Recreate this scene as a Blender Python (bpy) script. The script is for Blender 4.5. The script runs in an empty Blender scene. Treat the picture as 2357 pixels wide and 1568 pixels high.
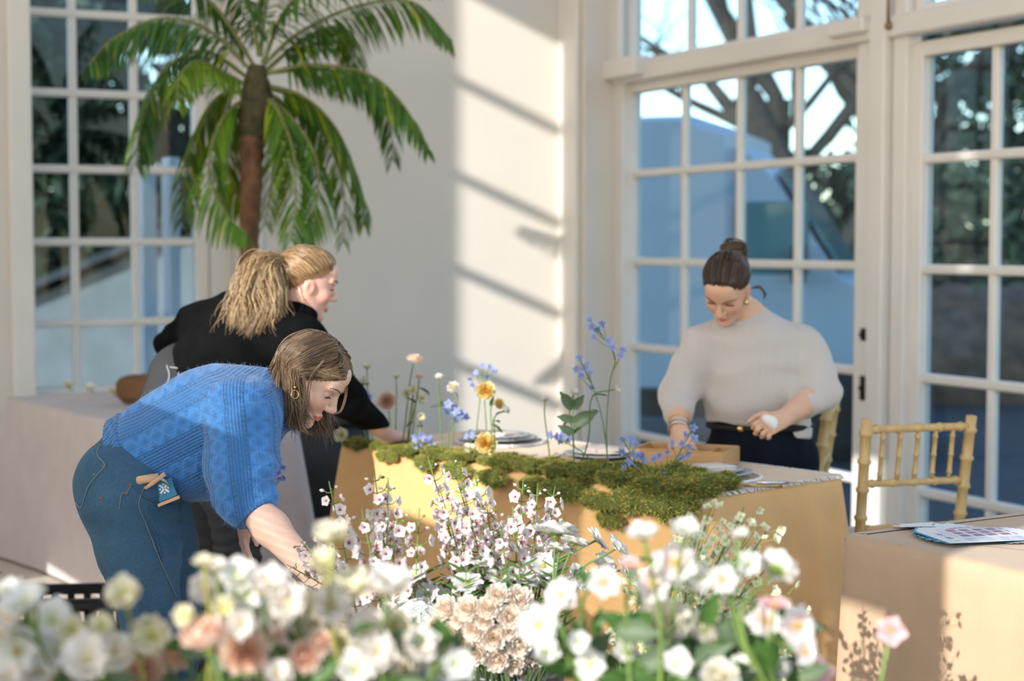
import bpy, math, random
import numpy as np
from mathutils import Vector, Matrix, Quaternion, noise as mnoise
from mathutils.bvhtree import BVHTree

scene = bpy.context.scene
COL = scene.collection
rnd = random.Random(7)
rng = np.random.default_rng(7)

# ------------------------------------------------------------------ camera
F_PX, CX, CY = 3900.0, 1178.5, 784.0
PITCH = math.atan(224 / F_PX)
CAM_H = 1.5
cam_d = bpy.data.cameras.new('camera')
cam = bpy.data.objects.new('camera', cam_d)
COL.objects.link(cam)
cam.location = (0, 0, CAM_H)
cam.rotation_euler = (math.pi / 2 - PITCH, 0, 0)
cam_d.sensor_width = 36.0
cam_d.lens = 36.0 * F_PX / 2357.0
cam_d.clip_end = 400
cam_d.dof.use_dof = True
cam_d.dof.focus_distance = 4.1
cam_d.dof.aperture_fstop = 2.6
scene.camera = cam

# ------------------------------------------------------------------ light
SUN_DIR = Vector((-0.60, -0.80, 0.365)).normalized()
world = bpy.data.worlds.new('sky_world')
scene.world = world
world.use_nodes = True
wn = world.node_tree.nodes
wl = world.node_tree.links
sky = wn.new('ShaderNodeTexSky')
sky.sky_type = 'NISHITA'
sky.sun_disc = False
sky.sun_elevation = math.radians(20)
sky.sun_rotation = math.atan2(SUN_DIR.x, SUN_DIR.y)
sky.air_density = 1.0
sky.dust_density = 0.6
sky.ozone_density = 1.2
wn['Background'].inputs['Strength'].default_value = 0.30
wl.new(sky.outputs[0], wn['Background'].inputs['Color'])
sun_l = bpy.data.lights.new('sun', 'SUN')
sun_l.energy = 4.6
sun_l.angle = math.radians(0.55)
sun_l.color = (1.0, 0.95, 0.88)
sun_o = bpy.data.objects.new('sun', sun_l)
COL.objects.link(sun_o)
sun_o.rotation_euler = SUN_DIR.to_track_quat('Z', 'Y').to_euler()
sun_o.location = (-8, -8, 6)
vs = scene.view_settings
vs.view_transform = 'Standard'
vs.look = 'None'
vs.gamma = 1.0
vs.use_curve_mapping = False
vs.exposure = 0.50

# ------------------------------------------------------------------ helpers
def P(x, y, d):
    """photo pixel (2357x1568 frame) at horizontal distance d -> world point"""
    u = (x - CX) / F_PX
    v = (CY - y) / F_PX
    c, s = math.cos(PITCH), math.sin(PITCH)
    k = d / (c + v * s)
    return np.array([u * k, d, CAM_H + (-s + v * c) * k])

RC = np.array([0.33, 10.5])
RE1 = np.array([-0.8988, -0.4384])
RE2 = np.array([0.4384, -0.8988])
def RM(V):
    """room frame (u from right wall, v from left wall, z) -> world"""
    V = np.asarray(V, float)
    out = np.empty_like(V)
    out[:, :2] = RC + V[:, :1] * RE1 + V[:, 1:2] * RE2
    out[:, 2] = V[:, 2]
    return out
ROOM_ANG = math.atan2(RE1[1], RE1[0])

def nrm(v):
    v = np.asarray(v, float)
    n = np.linalg.norm(v, axis=-1, keepdims=True)
    return v / np.maximum(n, 1e-9)

def box(x0, x1, y0, y1, z0, z1, bev=0.0):
    if bev <= 0:
        V = np.array([[x, y, z] for z in (z0, z1) for y in (y0, y1) for x in (x0, x1)], float)
        F = [(0, 2, 3, 1), (4, 5, 7, 6), (0, 1, 5, 4), (2, 6, 7, 3), (0, 4, 6, 2), (1, 3, 7, 5)]
        return V, F
    b = min(bev, (x1 - x0) * .45, (y1 - y0) * .45, (z1 - z0) * .45)
    pts = []
    idx = {}
    for iz, z in enumerate((z0, z1)):
        for iy, y in enumerate((y0, y1)):
            for ix, x in enumerate((x0, x1)):
                sx, sy, sz = (1, -1)[ix] * b, (1, -1)[iy] * b, (1, -1)[iz] * b
                for ax, q in enumerate(((x, y + sy, z + sz), (x + sx, y, z + sz), (x + sx, y + sy, z))):
                    idx[(ix, iy, iz, ax)] = len(pts)
                    pts.append(q)
    F = []
    for ax in range(3):
        o = [a for a in range(3) if a != ax]
        for s in (0, 1):
            q = []
            for a, bb in ((0, 0), (1, 0), (1, 1), (0, 1)):
                k = [0, 0, 0]; k[ax] = s; k[o[0]] = a; k[o[1]] = bb
                q.append(idx[(*k, ax)])
            F.append(tuple(q))
    for ax in range(3):
        o = [a for a in range(3) if a != ax]
        for a in (0, 1):
            for bb in (0, 1):
                k0 = [0, 0, 0]; k0[o[0]] = a; k0[o[1]] = bb
                k1 = list(k0); k1[ax] = 1
                F.append((idx[(*k0, o[0])], idx[(*k1, o[0])], idx[(*k1, o[1])], idx[(*k0, o[1])]))
    for ix in (0, 1):
        for iy in (0, 1):
            for iz in (0, 1):
                F.append(tuple(idx[(ix, iy, iz, a)] for a in range(3)))
    V = np.array(pts, float)
    c = V.mean(0)
    G = []
    for f in F:
        n = np.cross(V[f[1]] - V[f[0]], V[f[2]] - V[f[0]])
        G.append(f if n @ (V[list(f)].mean(0) - c) > 0 else f[::-1])
    return V, G

def merge(*parts):
    Vs, Fs, o = [], [], 0
    for V, F in parts:
        V = np.asarray(V, float)
        Vs.append(V)
        Fs += [tuple(i + o for i in f) for f in F]
        o += len(V)
    return np.concatenate(Vs), Fs

def frames(path):
    path = np.asarray(path, float)
    T = np.gradient(path, axis=0)
    T = nrm(T)
    a = np.array([0, 0, 1.0]) if abs(T[0][2]) < .9 else np.array([1.0, 0, 0])
    n = nrm(a - T[0] * (a @ T[0]))
    N = [n]
    for i in range(1, len(path)):
        n = N[-1] - T[i] * (N[-1] @ T[i])
        N.append(nrm(n))
    N = np.array(N)
    return T, N, np.cross(T, N)

def tube(path, r, n=6, cap=True, flat=1.0):
    path = np.asarray(path, float)
    m = len(path)
    r = np.broadcast_to(np.asarray(r, float), (m,))
    T, N, B = frames(path)
    a = np.arange(n) / n * 2 * math.pi
    ring = np.cos(a)[None, :, None] * N[:, None] + flat * np.sin(a)[None, :, None] * B[:, None]
    V = (path[:, None] + ring * r[:, None, None]).reshape(-1, 3)
    F = []
    for i in range(m - 1):
        for j in range(n):
            k = (j + 1) % n
            F.append((i * n + j, i * n + k, (i + 1) * n + k, (i + 1) * n + j))
    if cap:
        F.append(tuple(range(n - 1, -1, -1)))
        F.append(tuple((m - 1) * n + j for j in range(n)))
    return V, F

def lathe(prof, n=24, c=(0, 0, 0)):
    """profile list of (r,z)"""
    a = np.arange(n) / n * 2 * math.pi
    V = []
    for r, z in prof:
        V.append(np.stack([c[0] + r * np.cos(a), c[1] + r * np.sin(a), np.full(n, c[2] + z)], 1))
    V = np.concatenate(V)
    F = []
    for i in range(len(prof) - 1):
        for j in range(n):
            k = (j + 1) % n
            F.append((i * n + j, i * n + k, (i + 1) * n + k, (i + 1) * n + j))
    F.append(tuple(range(n - 1, -1, -1)))
    F.append(tuple((len(prof) - 1) * n + j for j in range(n)))
    return V, F

def ball(c, r, nu=12, nv=8):
    r = np.broadcast_to(np.asarray(r, float), (3,))
    V = [(0, 0, -1)]
    for i in range(1, nv):
        t = math.pi * i / nv
        for j in range(nu):
            p = 2 * math.pi * j / nu
            V.append((math.sin(t) * math.cos(p), math.sin(t) * math.sin(p), -math.cos(t)))
    V.append((0, 0, 1))
    V = np.array(V) * r + np.asarray(c)
    F = []
    for j in range(nu):
        F.append((0, 1 + (j + 1) % nu, 1 + j))
    for i in range(nv - 2):
        for j in range(nu):
            a, b = 1 + i * nu + j, 1 + i * nu + (j + 1) % nu
            F.append((a, b, b + nu, a + nu))
    last = len(V) - 1
    for j in range(nu):
        F.append((last, last - nu + j, last - nu + (j + 1) % nu))
    return V, F

def xf(VF, M=None, loc=(0, 0, 0), s=1.0):
    V, F = VF
    V = np.asarray(V, float) * s
    if M is not None:
        V = V @ np.asarray(M, float).T
    return V + np.asarray(loc, float), F

def rotz(a):
    c, s = math.cos(a), math.sin(a)
    return np.array([[c, -s, 0], [s, c, 0], [0, 0, 1.0]])
def roty(a):
    c, s = math.cos(a), math.sin(a)
    return np.array([[c, 0, s], [0, 1, 0], [-s, 0, c]])
def rotx(a):
    c, s = math.cos(a), math.sin(a)
    return np.array([[1, 0, 0], [0, c, -s], [0, s, c]])
def zto(d, spin=0.0):
    """rotation matrix taking +Z to direction d"""
    d = nrm(d)
    q = Vector((0, 0, 1)).rotation_difference(Vector(d))
    return np.array((q @ Quaternion((0, 0, 1), spin)).to_matrix())

def mesh(name, VF, mat, smooth=True, colors=None, attrs=None):
    V, F = VF
    me = bpy.data.meshes.new(name)
    V = np.asarray(V, np.float32)
    if isinstance(F, np.ndarray):
        nf, k = F.shape
        me.vertices.add(len(V)); me.vertices.foreach_set('co', V.ravel())
        me.loops.add(nf * k); me.loops.foreach_set('vertex_index', F.astype(np.int32).ravel())
        me.polygons.add(nf)
        me.polygons.foreach_set('loop_start', np.arange(nf, dtype=np.int32) * k)
        me.polygons.foreach_set('loop_total', np.full(nf, k, np.int32))
        me.update(calc_edges=True)
    else:
        me.from_pydata(V.tolist(), [], F)
        me.update()
    if smooth:
        me.polygons.foreach_set('use_smooth', np.ones(len(me.polygons), bool))
    if colors is not None:
        ca = me.color_attributes.new('tint', 'FLOAT_COLOR', 'POINT')
        c = np.ones((len(V), 4), np.float32)
        c[:, :3] = colors
        ca.data.foreach_set('color', c.ravel())
    if attrs:
        for k, a in attrs.items():
            at = me.attributes.new(k, 'FLOAT_VECTOR', 'POINT')
            at.data.foreach_set('vector', np.asarray(a, np.float32).ravel())
    if mat is not None:
        me.materials.append(mat)
    return me

def tag(o, label=None, cat=None, group=None, kind=None):
    if label: o['label'] = label
    if cat: o['category'] = cat
    if group: o['group'] = group
    if kind: o['kind'] = kind
    return o

def empty(name, loc=(0, 0, 0), rz=0.0, label=None, cat=None, group=None):
    o = bpy.data.objects.new(name, None)
    o.empty_display_size = 0.05
    COL.objects.link(o)
    o.location = tuple(float(c) for c in loc)
    o.rotation_euler = (0, 0, rz)
    return tag(o, label, cat, group)

def inst(name, me, parent=None, loc=(0, 0, 0), M=None, s=1.0):
    o = bpy.data.objects.new(name, me)
    COL.objects.link(o)
    if parent is not None:
        o.parent = parent
    m = Matrix.Identity(3) if M is None else Matrix(np.asarray(M, float).tolist())
    if np.ndim(s) == 0:
        m = m * float(s)
    else:
        m = m @ Matrix.Diagonal([float(c) for c in s])
    m4 = m.to_4x4()
    m4.translation = Vector([float(c) for c in loc])
    o.matrix_local = m4
    return o

def part(name, VF, mat, root, world=True, smooth=True, **k):
    """a child mesh; world=True: coordinates are world, root is unrotated"""
    V, F = VF
    V = np.asarray(V, float)
    if world:
        p = root
        while p is not None:
            V = V - np.array(p.location)
            p = p.parent
    return inst(name, mesh(name, (V, F), mat, smooth, **k), root)

def top(name, VF, mat, label=None, cat=None, group=None, kind=None, smooth=True, origin=None, **k):
    V, F = VF
    V = np.asarray(V, float)
    if origin is None:
        origin = np.array([V[:, 0].mean(), V[:, 1].mean(), V[:, 2].min()])
    o = inst(name, mesh(name, (V - origin, F), mat, smooth, **k), None, origin)
    return tag(o, label, cat, group, kind)

# ------------------------------------------------------------------ materials
class X:
    """tiny expression wrapper around shader math nodes"""
    def __init__(self, nt, s): self.nt, self.s = nt, s
    def _m(self, op, *o):
        n = self.nt.nodes.new('ShaderNodeMath'); n.operation = op
        for i, q in enumerate((self,) + o):
            if isinstance(q, X): self.nt.links.new(q.s, n.inputs[i])
            else: n.inputs[i].default_value = q
        return X(self.nt, n.outputs[0])
    def __add__(a, b): return a._m('ADD', b)
    def __sub__(a, b): return a._m('SUBTRACT', b)
    def __mul__(a, b): return a._m('MULTIPLY', b)
    def __truediv__(a, b): return a._m('DIVIDE', b)
    def sin(a): return a._m('SINE')
    def fract(a): return a._m('FRACT')
    def abs(a): return a._m('ABSOLUTE')
    def gt(a, b): return a._m('GREATER_THAN', b)
    def lt(a, b): return a._m('LESS_THAN', b)
    def pow(a, b): return a._m('POWER', b)

def new_mat(name):
    m = bpy.data.materials.new(name)
    m.use_nodes = True
    nt = m.node_tree
    b = nt.nodes['Principled BSDF']
    return m, nt, b

def coords(nt, kind='Object'):
    return nt.nodes.new('ShaderNodeTexCoord').outputs[kind]

def noise_tex(nt, scale, detail=3, rough=.5, vec=None):
    n = nt.nodes.new('ShaderNodeTexNoise')
    n.inputs['Scale'].default_value = scale
    n.inputs['Detail'].default_value = detail
    n.inputs['Roughness'].default_value = rough
    nt.links.new(vec if vec is not None else coords(nt), n.inputs['Vector'])
    return n.outputs['Fac']

def mixc(nt, fac, a, b):
    n = nt.nodes.new('ShaderNodeMix'); n.data_type = 'RGBA'
    for i, q in ((0, fac), (6, a), (7, b)):
        if isinstance(q, X): q = q.s
        if hasattr(q, 'is_linked'): nt.links.new(q, n.inputs[i])
        elif isinstance(q, (int, float)): n.inputs[i].default_value = q
        else: n.inputs[i].default_value = (*q, 1)
    return n.outputs[2]

def ramp(nt, fac, lo, hi):
    n = nt.nodes.new('ShaderNodeMapRange')
    n.inputs['From Min'].default_value = lo
    n.inputs['From Max'].default_value = hi
    nt.links.new(fac, n.inputs['Value'])
    return n.outputs[0]

def bump(nt, b, h, strength=.3, dist=.01):
    n = nt.nodes.new('ShaderNodeBump')
    n.inputs['Strength'].default_value = strength
    n.inputs['Distance'].default_value = dist
    nt.links.new(h.s if isinstance(h, X) else h, n.inputs['Height'])
    nt.links.new(n.outputs[0], b.inputs['Normal'])

def hexc(r, g, b):
    f = lambda c: ((c / 255 + .055) / 1.055) ** 2.4 if c > 10 else c / 255 / 12.92
    return (f(r), f(g), f(b))

def plain(name, col, rough=.6, var=.12, vscale=6, metal=0, bmp=0, bscale=60, trans=0, attr=False, sheen=0, spec=.4):
    m, nt, b = new_mat(name)
    c2 = tuple(max(0, c * (1 - 2 * var)) for c in col)
    src = mixc(nt, ramp(nt, noise_tex(nt, vscale, 4), .3, .7), c2, col)
    if attr:
        a = nt.nodes.new('ShaderNodeAttribute'); a.attribute_name = 'tint'
        n = nt.nodes.new('ShaderNodeMix'); n.data_type = 'RGBA'; n.blend_type = 'MULTIPLY'
        n.inputs[0].default_value = 1
        nt.links.new(src, n.inputs[6]); nt.links.new(a.outputs['Color'], n.inputs[7])
        src = n.outputs[2]
    nt.links.new(src, b.inputs['Base Color'])
    b.inputs['Roughness'].default_value = rough
    b.inputs['Metallic'].default_value = metal
    b.inputs['Specular IOR Level'].default_value = spec
    if sheen: b.inputs['Sheen Weight'].default_value = sheen
    if bmp: bump(nt, b, noise_tex(nt, bscale, 4), bmp)
    if trans:
        t = nt.nodes.new('ShaderNodeBsdfTranslucent')
        nt.links.new(src, t.inputs['Color'])
        mx = nt.nodes.new('ShaderNodeMixShader'); mx.inputs[0].default_value = trans
        nt.links.new(b.outputs[0], mx.inputs[1]); nt.links.new(t.outputs[0], mx.inputs[2])
        nt.links.new(mx.outputs[0], nt.nodes['Material Output'].inputs['Surface'])
    return m

def fabric(name, col, thread=700, var=.06, bmp=.25, trans=0.0, fold=True):
    m, nt, b = new_mat(name)
    co = coords(nt)
    sep = nt.nodes.new('ShaderNodeSeparateXYZ'); nt.links.new(co, sep.inputs[0])
    x, y, z = (X(nt, sep.outputs[i]) for i in range(3))
    w = (((x + y) * thread).sin() + (z * thread).sin() + ((x - y) * thread).sin()) * .33
    n = noise_tex(nt, 9, 4)
    src = mixc(nt, ramp(nt, n, .25, .75), tuple(c * (1 - var * 2) for c in col), col)
    nt.links.new(src, b.inputs['Base Color'])
    b.inputs['Roughness'].default_value = .85
    b.inputs['Specular IOR Level'].default_value = .2
    b.inputs['Sheen Weight'].default_value = .15
    bump(nt, b, w * .5 + X(nt, noise_tex(nt, 220, 2)), bmp, .002)
    if trans:
        t = nt.nodes.new('ShaderNodeBsdfTranslucent')
        nt.links.new(src, t.inputs['Color'])
        mx = nt.nodes.new('ShaderNodeMixShader'); mx.inputs[0].default_value = trans
        nt.links.new(b.outputs[0], mx.inputs[1]); nt.links.new(t.outputs[0], mx.inputs[2])
        nt.links.new(mx.outputs[0], nt.nodes['Material Output'].inputs['Surface'])
    return m

def wood(name, c1, c2, axis=0, scale=14):
    m, nt, b = new_mat(name)
    mp = nt.nodes.new('ShaderNodeMapping')
    s = [scale] * 3; s[axis] = scale * .08
    mp.inputs['Scale'].default_value = s
    nt.links.new(coords(nt), mp.inputs['Vector'])
    n = noise_tex(nt, 4, 6, .6, mp.outputs[0])
    nt.links.new(mixc(nt, ramp(nt, n, .3, .7), c1, c2), b.inputs['Base Color'])
    b.inputs['Roughness'].default_value = .5
    bump(nt, b, n, .15, .004)
    return m

M = {}
M['wall'] = plain('wall_paint', (.70, .645, .57), .75, .02, 2, bmp=.04, bscale=180)
M['paint'] = plain('white_gloss_paint', (.75, .715, .66), .4, .03, 3)
M['outer_paint'] = plain('white_paint_in_shade', (.62, .66, .74), .6, .05, 3)  # white paint given the blue of outdoor shade

def glass_mat():
    m, nt, b = new_mat('window_glass')
    out = nt.nodes['Material Output']
    t = nt.nodes.new('ShaderNodeBsdfTransparent'); t.inputs[0].default_value = (.80, .90, .95, 1)
    g = nt.nodes.new('ShaderNodeBsdfGlossy'); g.inputs['Roughness'].default_value = .02
    lw = nt.nodes.new('ShaderNodeLayerWeight')
    fac = X(nt, lw.outputs['Facing']).pow(4.0) * .5 + .025
    nb = nt.nodes.new('ShaderNodeBump'); nb.inputs['Strength'].default_value = .05
    nt.links.new(noise_tex(nt, 3, 2), nb.inputs['Height'])
    nt.links.new(nb.outputs[0], g.inputs['Normal'])
    mx = nt.nodes.new('ShaderNodeMixShader')
    nt.links.new(fac.s, mx.inputs[0]); nt.links.new(t.outputs[0], mx.inputs[1]); nt.links.new(g.outputs[0], mx.inputs[2])
    nt.links.new(mx.outputs[0], out.inputs['Surface'])
    return m
M['glass'] = glass_mat()

# ------------------------------------------------------------------ room shell
def rbox(u0, u1, v0, v1, z0, z1, bev=0.0):
    V, F = box(u0, u1, v0, v1, z0, z1, bev)
    return RM(V), F

def struct(name, parts, mat, label=None, smooth=False):
    return top(name, merge(*parts), mat, label, kind='structure', smooth=smooth)

ROOM_U, ROOM_V, CEIL = 6.0, 12.0, 5.8
WT = .34      # wall thickness, glass sits at its outer face

# left wall (v=0): opening for window_1
L0, L1, LZ0, LZ1 = 2.05, 3.24, .62, 3.9
struct('wall_left', [
    rbox(-WT, L0, -WT, 0, 0, CEIL), rbox(L1, ROOM_U + .3, -WT, 0, 0, CEIL),
    rbox(L0, L1, -WT, 0, 0, LZ0), rbox(L0, L1, -WT, 0, LZ1, CEIL)], M['wall'], 'plain off-white plaster wall behind the palm')
# right wall (u=0): door openings, and unseen ones added to admit sky light
R0, R1, RZ1 = .25, 5.35, 3.9
struct('wall_right', [
    rbox(-WT, 0, 0, R0, 0, CEIL), rbox(-WT, 0, R0, R1, RZ1, CEIL), rbox(-WT, 0, R1, 6.2, 0, CEIL),
    rbox(-WT, 0, 6.2, ROOM_V, 4.6, CEIL), rbox(-WT, 0, 6.2, ROOM_V, 0, .3),
    rbox(-WT, 0, 8.9, 9.4, .3, 4.6)], M['wall'], 'off-white plaster wall around the tall glazed doors')
# sun-side wall (u=ROOM_U): unseen, with openings shaped to place the patches of sun
holes = [(2.71, 3.085, 2.45, 5.16), (2.86, 3.9, .80, 1.10), (5.0, 6.04, 1.93, 3.0), 
         (7.25, 7.90, 1.62, 2.12), (8.10, 9.6, 1.35, 2.6), (10.2, 11.8, .4, 5.0)]
holes += [(6.52, 7.16, z, z + .0095) for z in np.arange(1.50, 2.24, .021)]      # slits added to thin the sun on table, jumper and post
holes += [(6.08, 6.48, z, z + .0105) for z in np.arange(1.98, 2.46, .021)]
holes += [(6.50, 6.60, z, z + .0090) for z in np.arange(3.95, 4.5, .021)]
vs_ = sorted({0.0, ROOM_V} | {h[0] for h in holes} | {h[1] for h in holes})
slabs = []
for a, b in zip(vs_[:-1], vs_[1:]):
    mid = (a + b) / 2
    zz = sorted((h[2], h[3]) for h in holes if h[0] < mid < h[1])
    z = 0.0
    for z0, z1 in zz:
        if z0 > z: slabs.append(rbox(ROOM_U, ROOM_U + .004, a, b, z, z0))
        z = max(z, z1)
    slabs.append(rbox(ROOM_U, ROOM_U + .004, a, b, z, CEIL))
M['added_blind'] = plain('added_translucent_blind', (.84, .80, .74), .9, .03, 4, trans=.62)  # unseen blinds, added to spread soft warm light from this side
struct('added_side_blinds', slabs, M['added_blind'], 'pale translucent blinds added out of view to soften the sun')
# window bars of the side wall window that stripe the left wall
sb = [rbox(ROOM_U + .02, ROOM_U + .07, 2.71, 3.085, z - .028, z + .028) for z in (2.95, 3.52, 4.08, 4.65)]
struct('window_4', sb, M['paint'], 'horizontal glazing bars of the tall side window')
KU0, KU1, KV0, KV1 = 1.2, 4.8, 1.6, 10.0     # unseen roof lantern, added for light from above
struct('ceiling', [rbox(-WT, KU0, -WT, ROOM_V, CEIL, CEIL + .2), rbox(KU1, ROOM_U + .3, -WT, ROOM_V, CEIL, CEIL + .2),
                   rbox(KU0, KU1, -WT, KV0, CEIL, CEIL + .2), rbox(KU0, KU1, KV1, ROOM_V, CEIL, CEIL + .2)], M['wall'], 'white ceiling around a roof lantern added for top light')
struct('added_lantern_bars', [rbox(KU0, KU1, v - .03, v + .03, CEIL + .02, CEIL + .12) for v in np.linspace(KV0, KV1, 9)] + [rbox(2.97, 3.03, KV0, KV1, CEIL + .02, CEIL + .12)], M['paint'], 'white bars of the unseen roof lantern added for top light')
# trims
struct('trim_1', [rbox(-.0, .035, .02, .20, 0, CEIL, .01), rbox(0, .05, .0, .03, 0, CEIL, .005)], M['paint'], 'flat white pilaster strip beside the glazed doors')
struct('baseboard_left', [rbox(0.06, L0 - .05, 0, .025, 0, .20, .006), rbox(L0 - .05, ROOM_U, 0, .025, 0, .20, .006)], M['paint'])
struct('trim_2', [rbox(L0 - .10, L0 + .02, 0, .03, 0, LZ1 + .1, .008), rbox(L1 - .02, L1 + .10, 0, .03, 0, LZ1 + .1, .008),
                  rbox(L0 - .14, L1 + .14, -.02, .06, LZ0 - .05, LZ0 + .004, .01)], M['paint'], 'white window casing and sill on the left wall')

def window(name, wall, bounds, bars_a, bars_z, frame=.07, depth=.05, off=-.30, barw=.045, label=None):
    """glazed frame; wall 'L': plane v=off, coordinate a is u;  wall 'R': plane u=off, a is v"""
    a0, a1, z0, z1 = bounds
    def bx(p0, p1, q0, q1, d0, d1, bev=.006):
        if wall == 'L': return rbox(p0, p1, d0, d1, q0, q1, bev)
        return rbox(d0, d1, p0, p1, q0, q1, bev)
    fr = merge(bx(a0 - frame, a0, z0 - frame, z1 + frame, off - depth / 2, off + depth), bx(a1, a1 + frame, z0 - frame, z1 + frame, off - depth / 2, off + depth),
               bx(a0, a1, z0 - frame, z0, off - depth / 2, off + depth), bx(a0, a1, z1, z1 + frame, off - depth / 2, off + depth))
    root = top(name, fr, M['paint'], label, kind='structure', smooth=False)
    h = barw / 2
    for a in bars_a:
        part('glazing_bar', bx(a - h, a + h, z0 - .01, z1 + .01, off - .02, off + .025, .008), M['paint'], root, smooth=False)
    ed = [a0] + list(bars_a) + [a1]
    for z in bars_z:
        part('glazing_bar', bx(a0 - .01, a1 + .01, z - h, z + h, off - .025, off + .032, .010), M['paint'], root, smooth=False)
    ez = [z0] + list(bars_z) + [z1]
    for i in range(len(ed) - 1):
        for j in range(len(ez) - 1):
            part('pane', bx(ed[i], ed[i + 1], ez[j], ez[j + 1], off - .004, off + .002, 0), M['glass'], root, smooth=False)
    return root

w1 = window('window_1', 'L', (2.265, 3.62, .70, 3.80), (2.60, 2.94, 3.28), (1.055, 1.507, 1.912, 2.332, 2.77, 3.2), frame=.09, depth=.06, label='tall small-paned white sash window behind the palm')
part('frame_board', rbox(L0, 2.20, -.30, -.24, LZ0, LZ1, .006), M['paint'], w1, smooth=False)
part('outer_frame', merge(rbox(2.30, 2.36, -.62, -.45, .6, 2.0), rbox(2.42, 2.50, -.60, -.52, .6, 1.95)), M['outer_paint'], w1, smooth=False)
zb = (.335, .872, 1.39, 1.92)
w2 = window('window_2', 'R', (.37, 2.555, -.02, 2.40), (.925, 1.49, 2.03), zb[:], frame=.07, label='tall white glazed door behind the person in cream')
w2t = window('window_3', 'R', (.37, 2.555, 2.60, 3.75), (.98, 1.49, 2.03), (3.17,), frame=.06, label='white small-paned transom above the glazed door')
part('hopper_ledge', rbox(-.27, -.12, .20, .64, 2.485, 2.60, .01), M['paint'], w2t, smooth=False)
part('hopper_ledge', rbox(-.27, -.14, 2.46, 2.74, 2.50, 2.58, .01), M['paint'], w2t, smooth=False)
part('hopper_side', rbox(-.26, -.17, .22, .36, 2.6, 3.75, .01), M['paint'], w2t, smooth=False)
w3 = window('window_5', 'R', (3.05, 5.15, -.02, 2.36), (3.50, 4.02, 4.55), (.335, .872, 1.38, 1.89), frame=.07, label='white glazed door beside the gilt chair')
w3t = window('window_6', 'R', (3.05, 5.15, 2.60, 3.75), (3.55, 4.02, 4.55), (3.17,), frame=.06, label='white transom above the glazed door by the gilt chair')
post = struct('trim_3', [rbox(-.30, -.21, 2.62, 2.74, 0, 3.9, .006), rbox(-.30, -.17, 2.755, 2.87, 0, 3.9, .008), rbox(-.30, -.21, 2.885, 2.985, 0, 3.9, .006),
                         rbox(-.30, -.18, .25, R1, 2.46, 2.56, .01), rbox(-.30, -.20, .25, .36, 0, 3.9, .006)], M['paint'], 'white door posts and transom rail between the glazed doors')
M['brass'] = plain('aged_brass', (.34, .24, .10), .35, .15, 30, metal=1)
M['iron'] = plain('dark_iron', (.03, .028, .025), .5, .1, 30, metal=.6)
stay = empty('window_stay', RM([[-.16, 2.9, 2.60]])[0], 0, 'brass casement stay hanging on the white post', 'window fitting')
part('rod', (RM(tube([(-.165, 2.905, 2.52), (-.165, 2.905, 2.80)], .007)[0]), tube([(0, 0, 0), (0, 0, 1)], 1)[1]), M['brass'], stay)
part('hook', (RM(tube([(-.165, 2.905, 2.78), (-.15, 2.87, 2.80), (-.14, 2.86, 2.83), (-.15, 2.90, 2.85), (-.16, 2.94, 2.82)], .010)[0]), tube([(0, 0, i) for i in range(5)], 1)[1]), M['iron'], stay)
part('knob', xf(ball((0, 0, 0), .018), loc=RM([[-.165, 2.905, 2.51]])[0]), M['brass'], stay)
for i, zz in enumerate((.80, 1.06)):
    hd = empty('door_handle', RM([[-.20, 2.69, zz]])[0], 0, ('small dark keyhole plate on the glazed door stile', 'round dark lock on the glazed door stile')[i], 'door fitting')
    part('plate', rbox(-.212, -.203, 2.67, 2.71, zz - .06 + .03 * i, zz + .06 - .03 * i, .003), M['iron'], hd)
    part('knob', xf(ball((0, 0, 0), .012), loc=RM([[-.195, 2.69, zz]])[0]), M['iron'], hd)

# floor: pale slabs with small dark diamond insets
M['grout'] = plain('floor_grout', (.30, .27, .24), .8, .1, 20)
M['slab'] = plain('pale_stone', (.60, .53, .46), .45, .08, 3, bmp=.03, bscale=40)
M['slate'] = plain('dark_slate', (.035, .042, .055), .4, .15, 8)
floor = struct('floor', [rbox(-WT, ROOM_U + .3, -WT, ROOM_V + 3, -.10, -.012)], M['grout'], 'pale stone floor with small dark diamond insets')
TS, CUT = .56, .125
def octa(s, c, h=.012):
    q = s / 2 - .004
    xy = [(-q + c, -q), (q - c, -q), (q, -q + c), (q, q - c), (q - c, q), (-q + c, q), (-q, q - c), (-q, -q + c)]
    V = np.array([(*p, -h) for p in xy] + [(*p, 0) for p in xy])
    F = [tuple(range(8, 16))] + [(i, (i + 1) % 8, 8 + (i + 1) % 8, 8 + i) for i in range(8)]
    return V, F
def diam(c, h=.012):
    q = c - .006
    xy = [(-q, 0), (0, -q), (q, 0), (0, q)]
    V = np.array([(*p, -h) for p in xy] + [(*p, 0) for p in xy])
    return V, [(4, 5, 6, 7)] + [(i, (i + 1) % 4, 4 + (i + 1) % 4, 4 + i) for i in range(4)]
me_o = mesh('floor_tile', octa(TS, CUT), M['slab'], False)
me_d = mesh('dark_inset', diam(CUT), M['slate'], False)
fl = np.array(floor.location)
for i in range(1, 11):
    for j in range(1, 16):
        c = RM([[i * TS + .11, j * TS - .02, 0.0]])[0]
        if -3.6 < c[0] < 2.2 and 3.0 < c[1] < 9.8:
            inst('floor_tile', me_o, floor, c - fl, rotz(ROOM_ANG))
            d = RM([[i * TS + .11 + TS / 2, j * TS - .02 + TS / 2, .0005]])[0]
            inst('dark_inset', me_d, floor, d - fl, rotz(ROOM_ANG))
far = [rbox(-.1, ROOM_U + .2, 8.6, 14.9, -.012, 0)]
part('floor_slab_area', far[0], M['slab'], floor, smooth=False)

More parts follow.
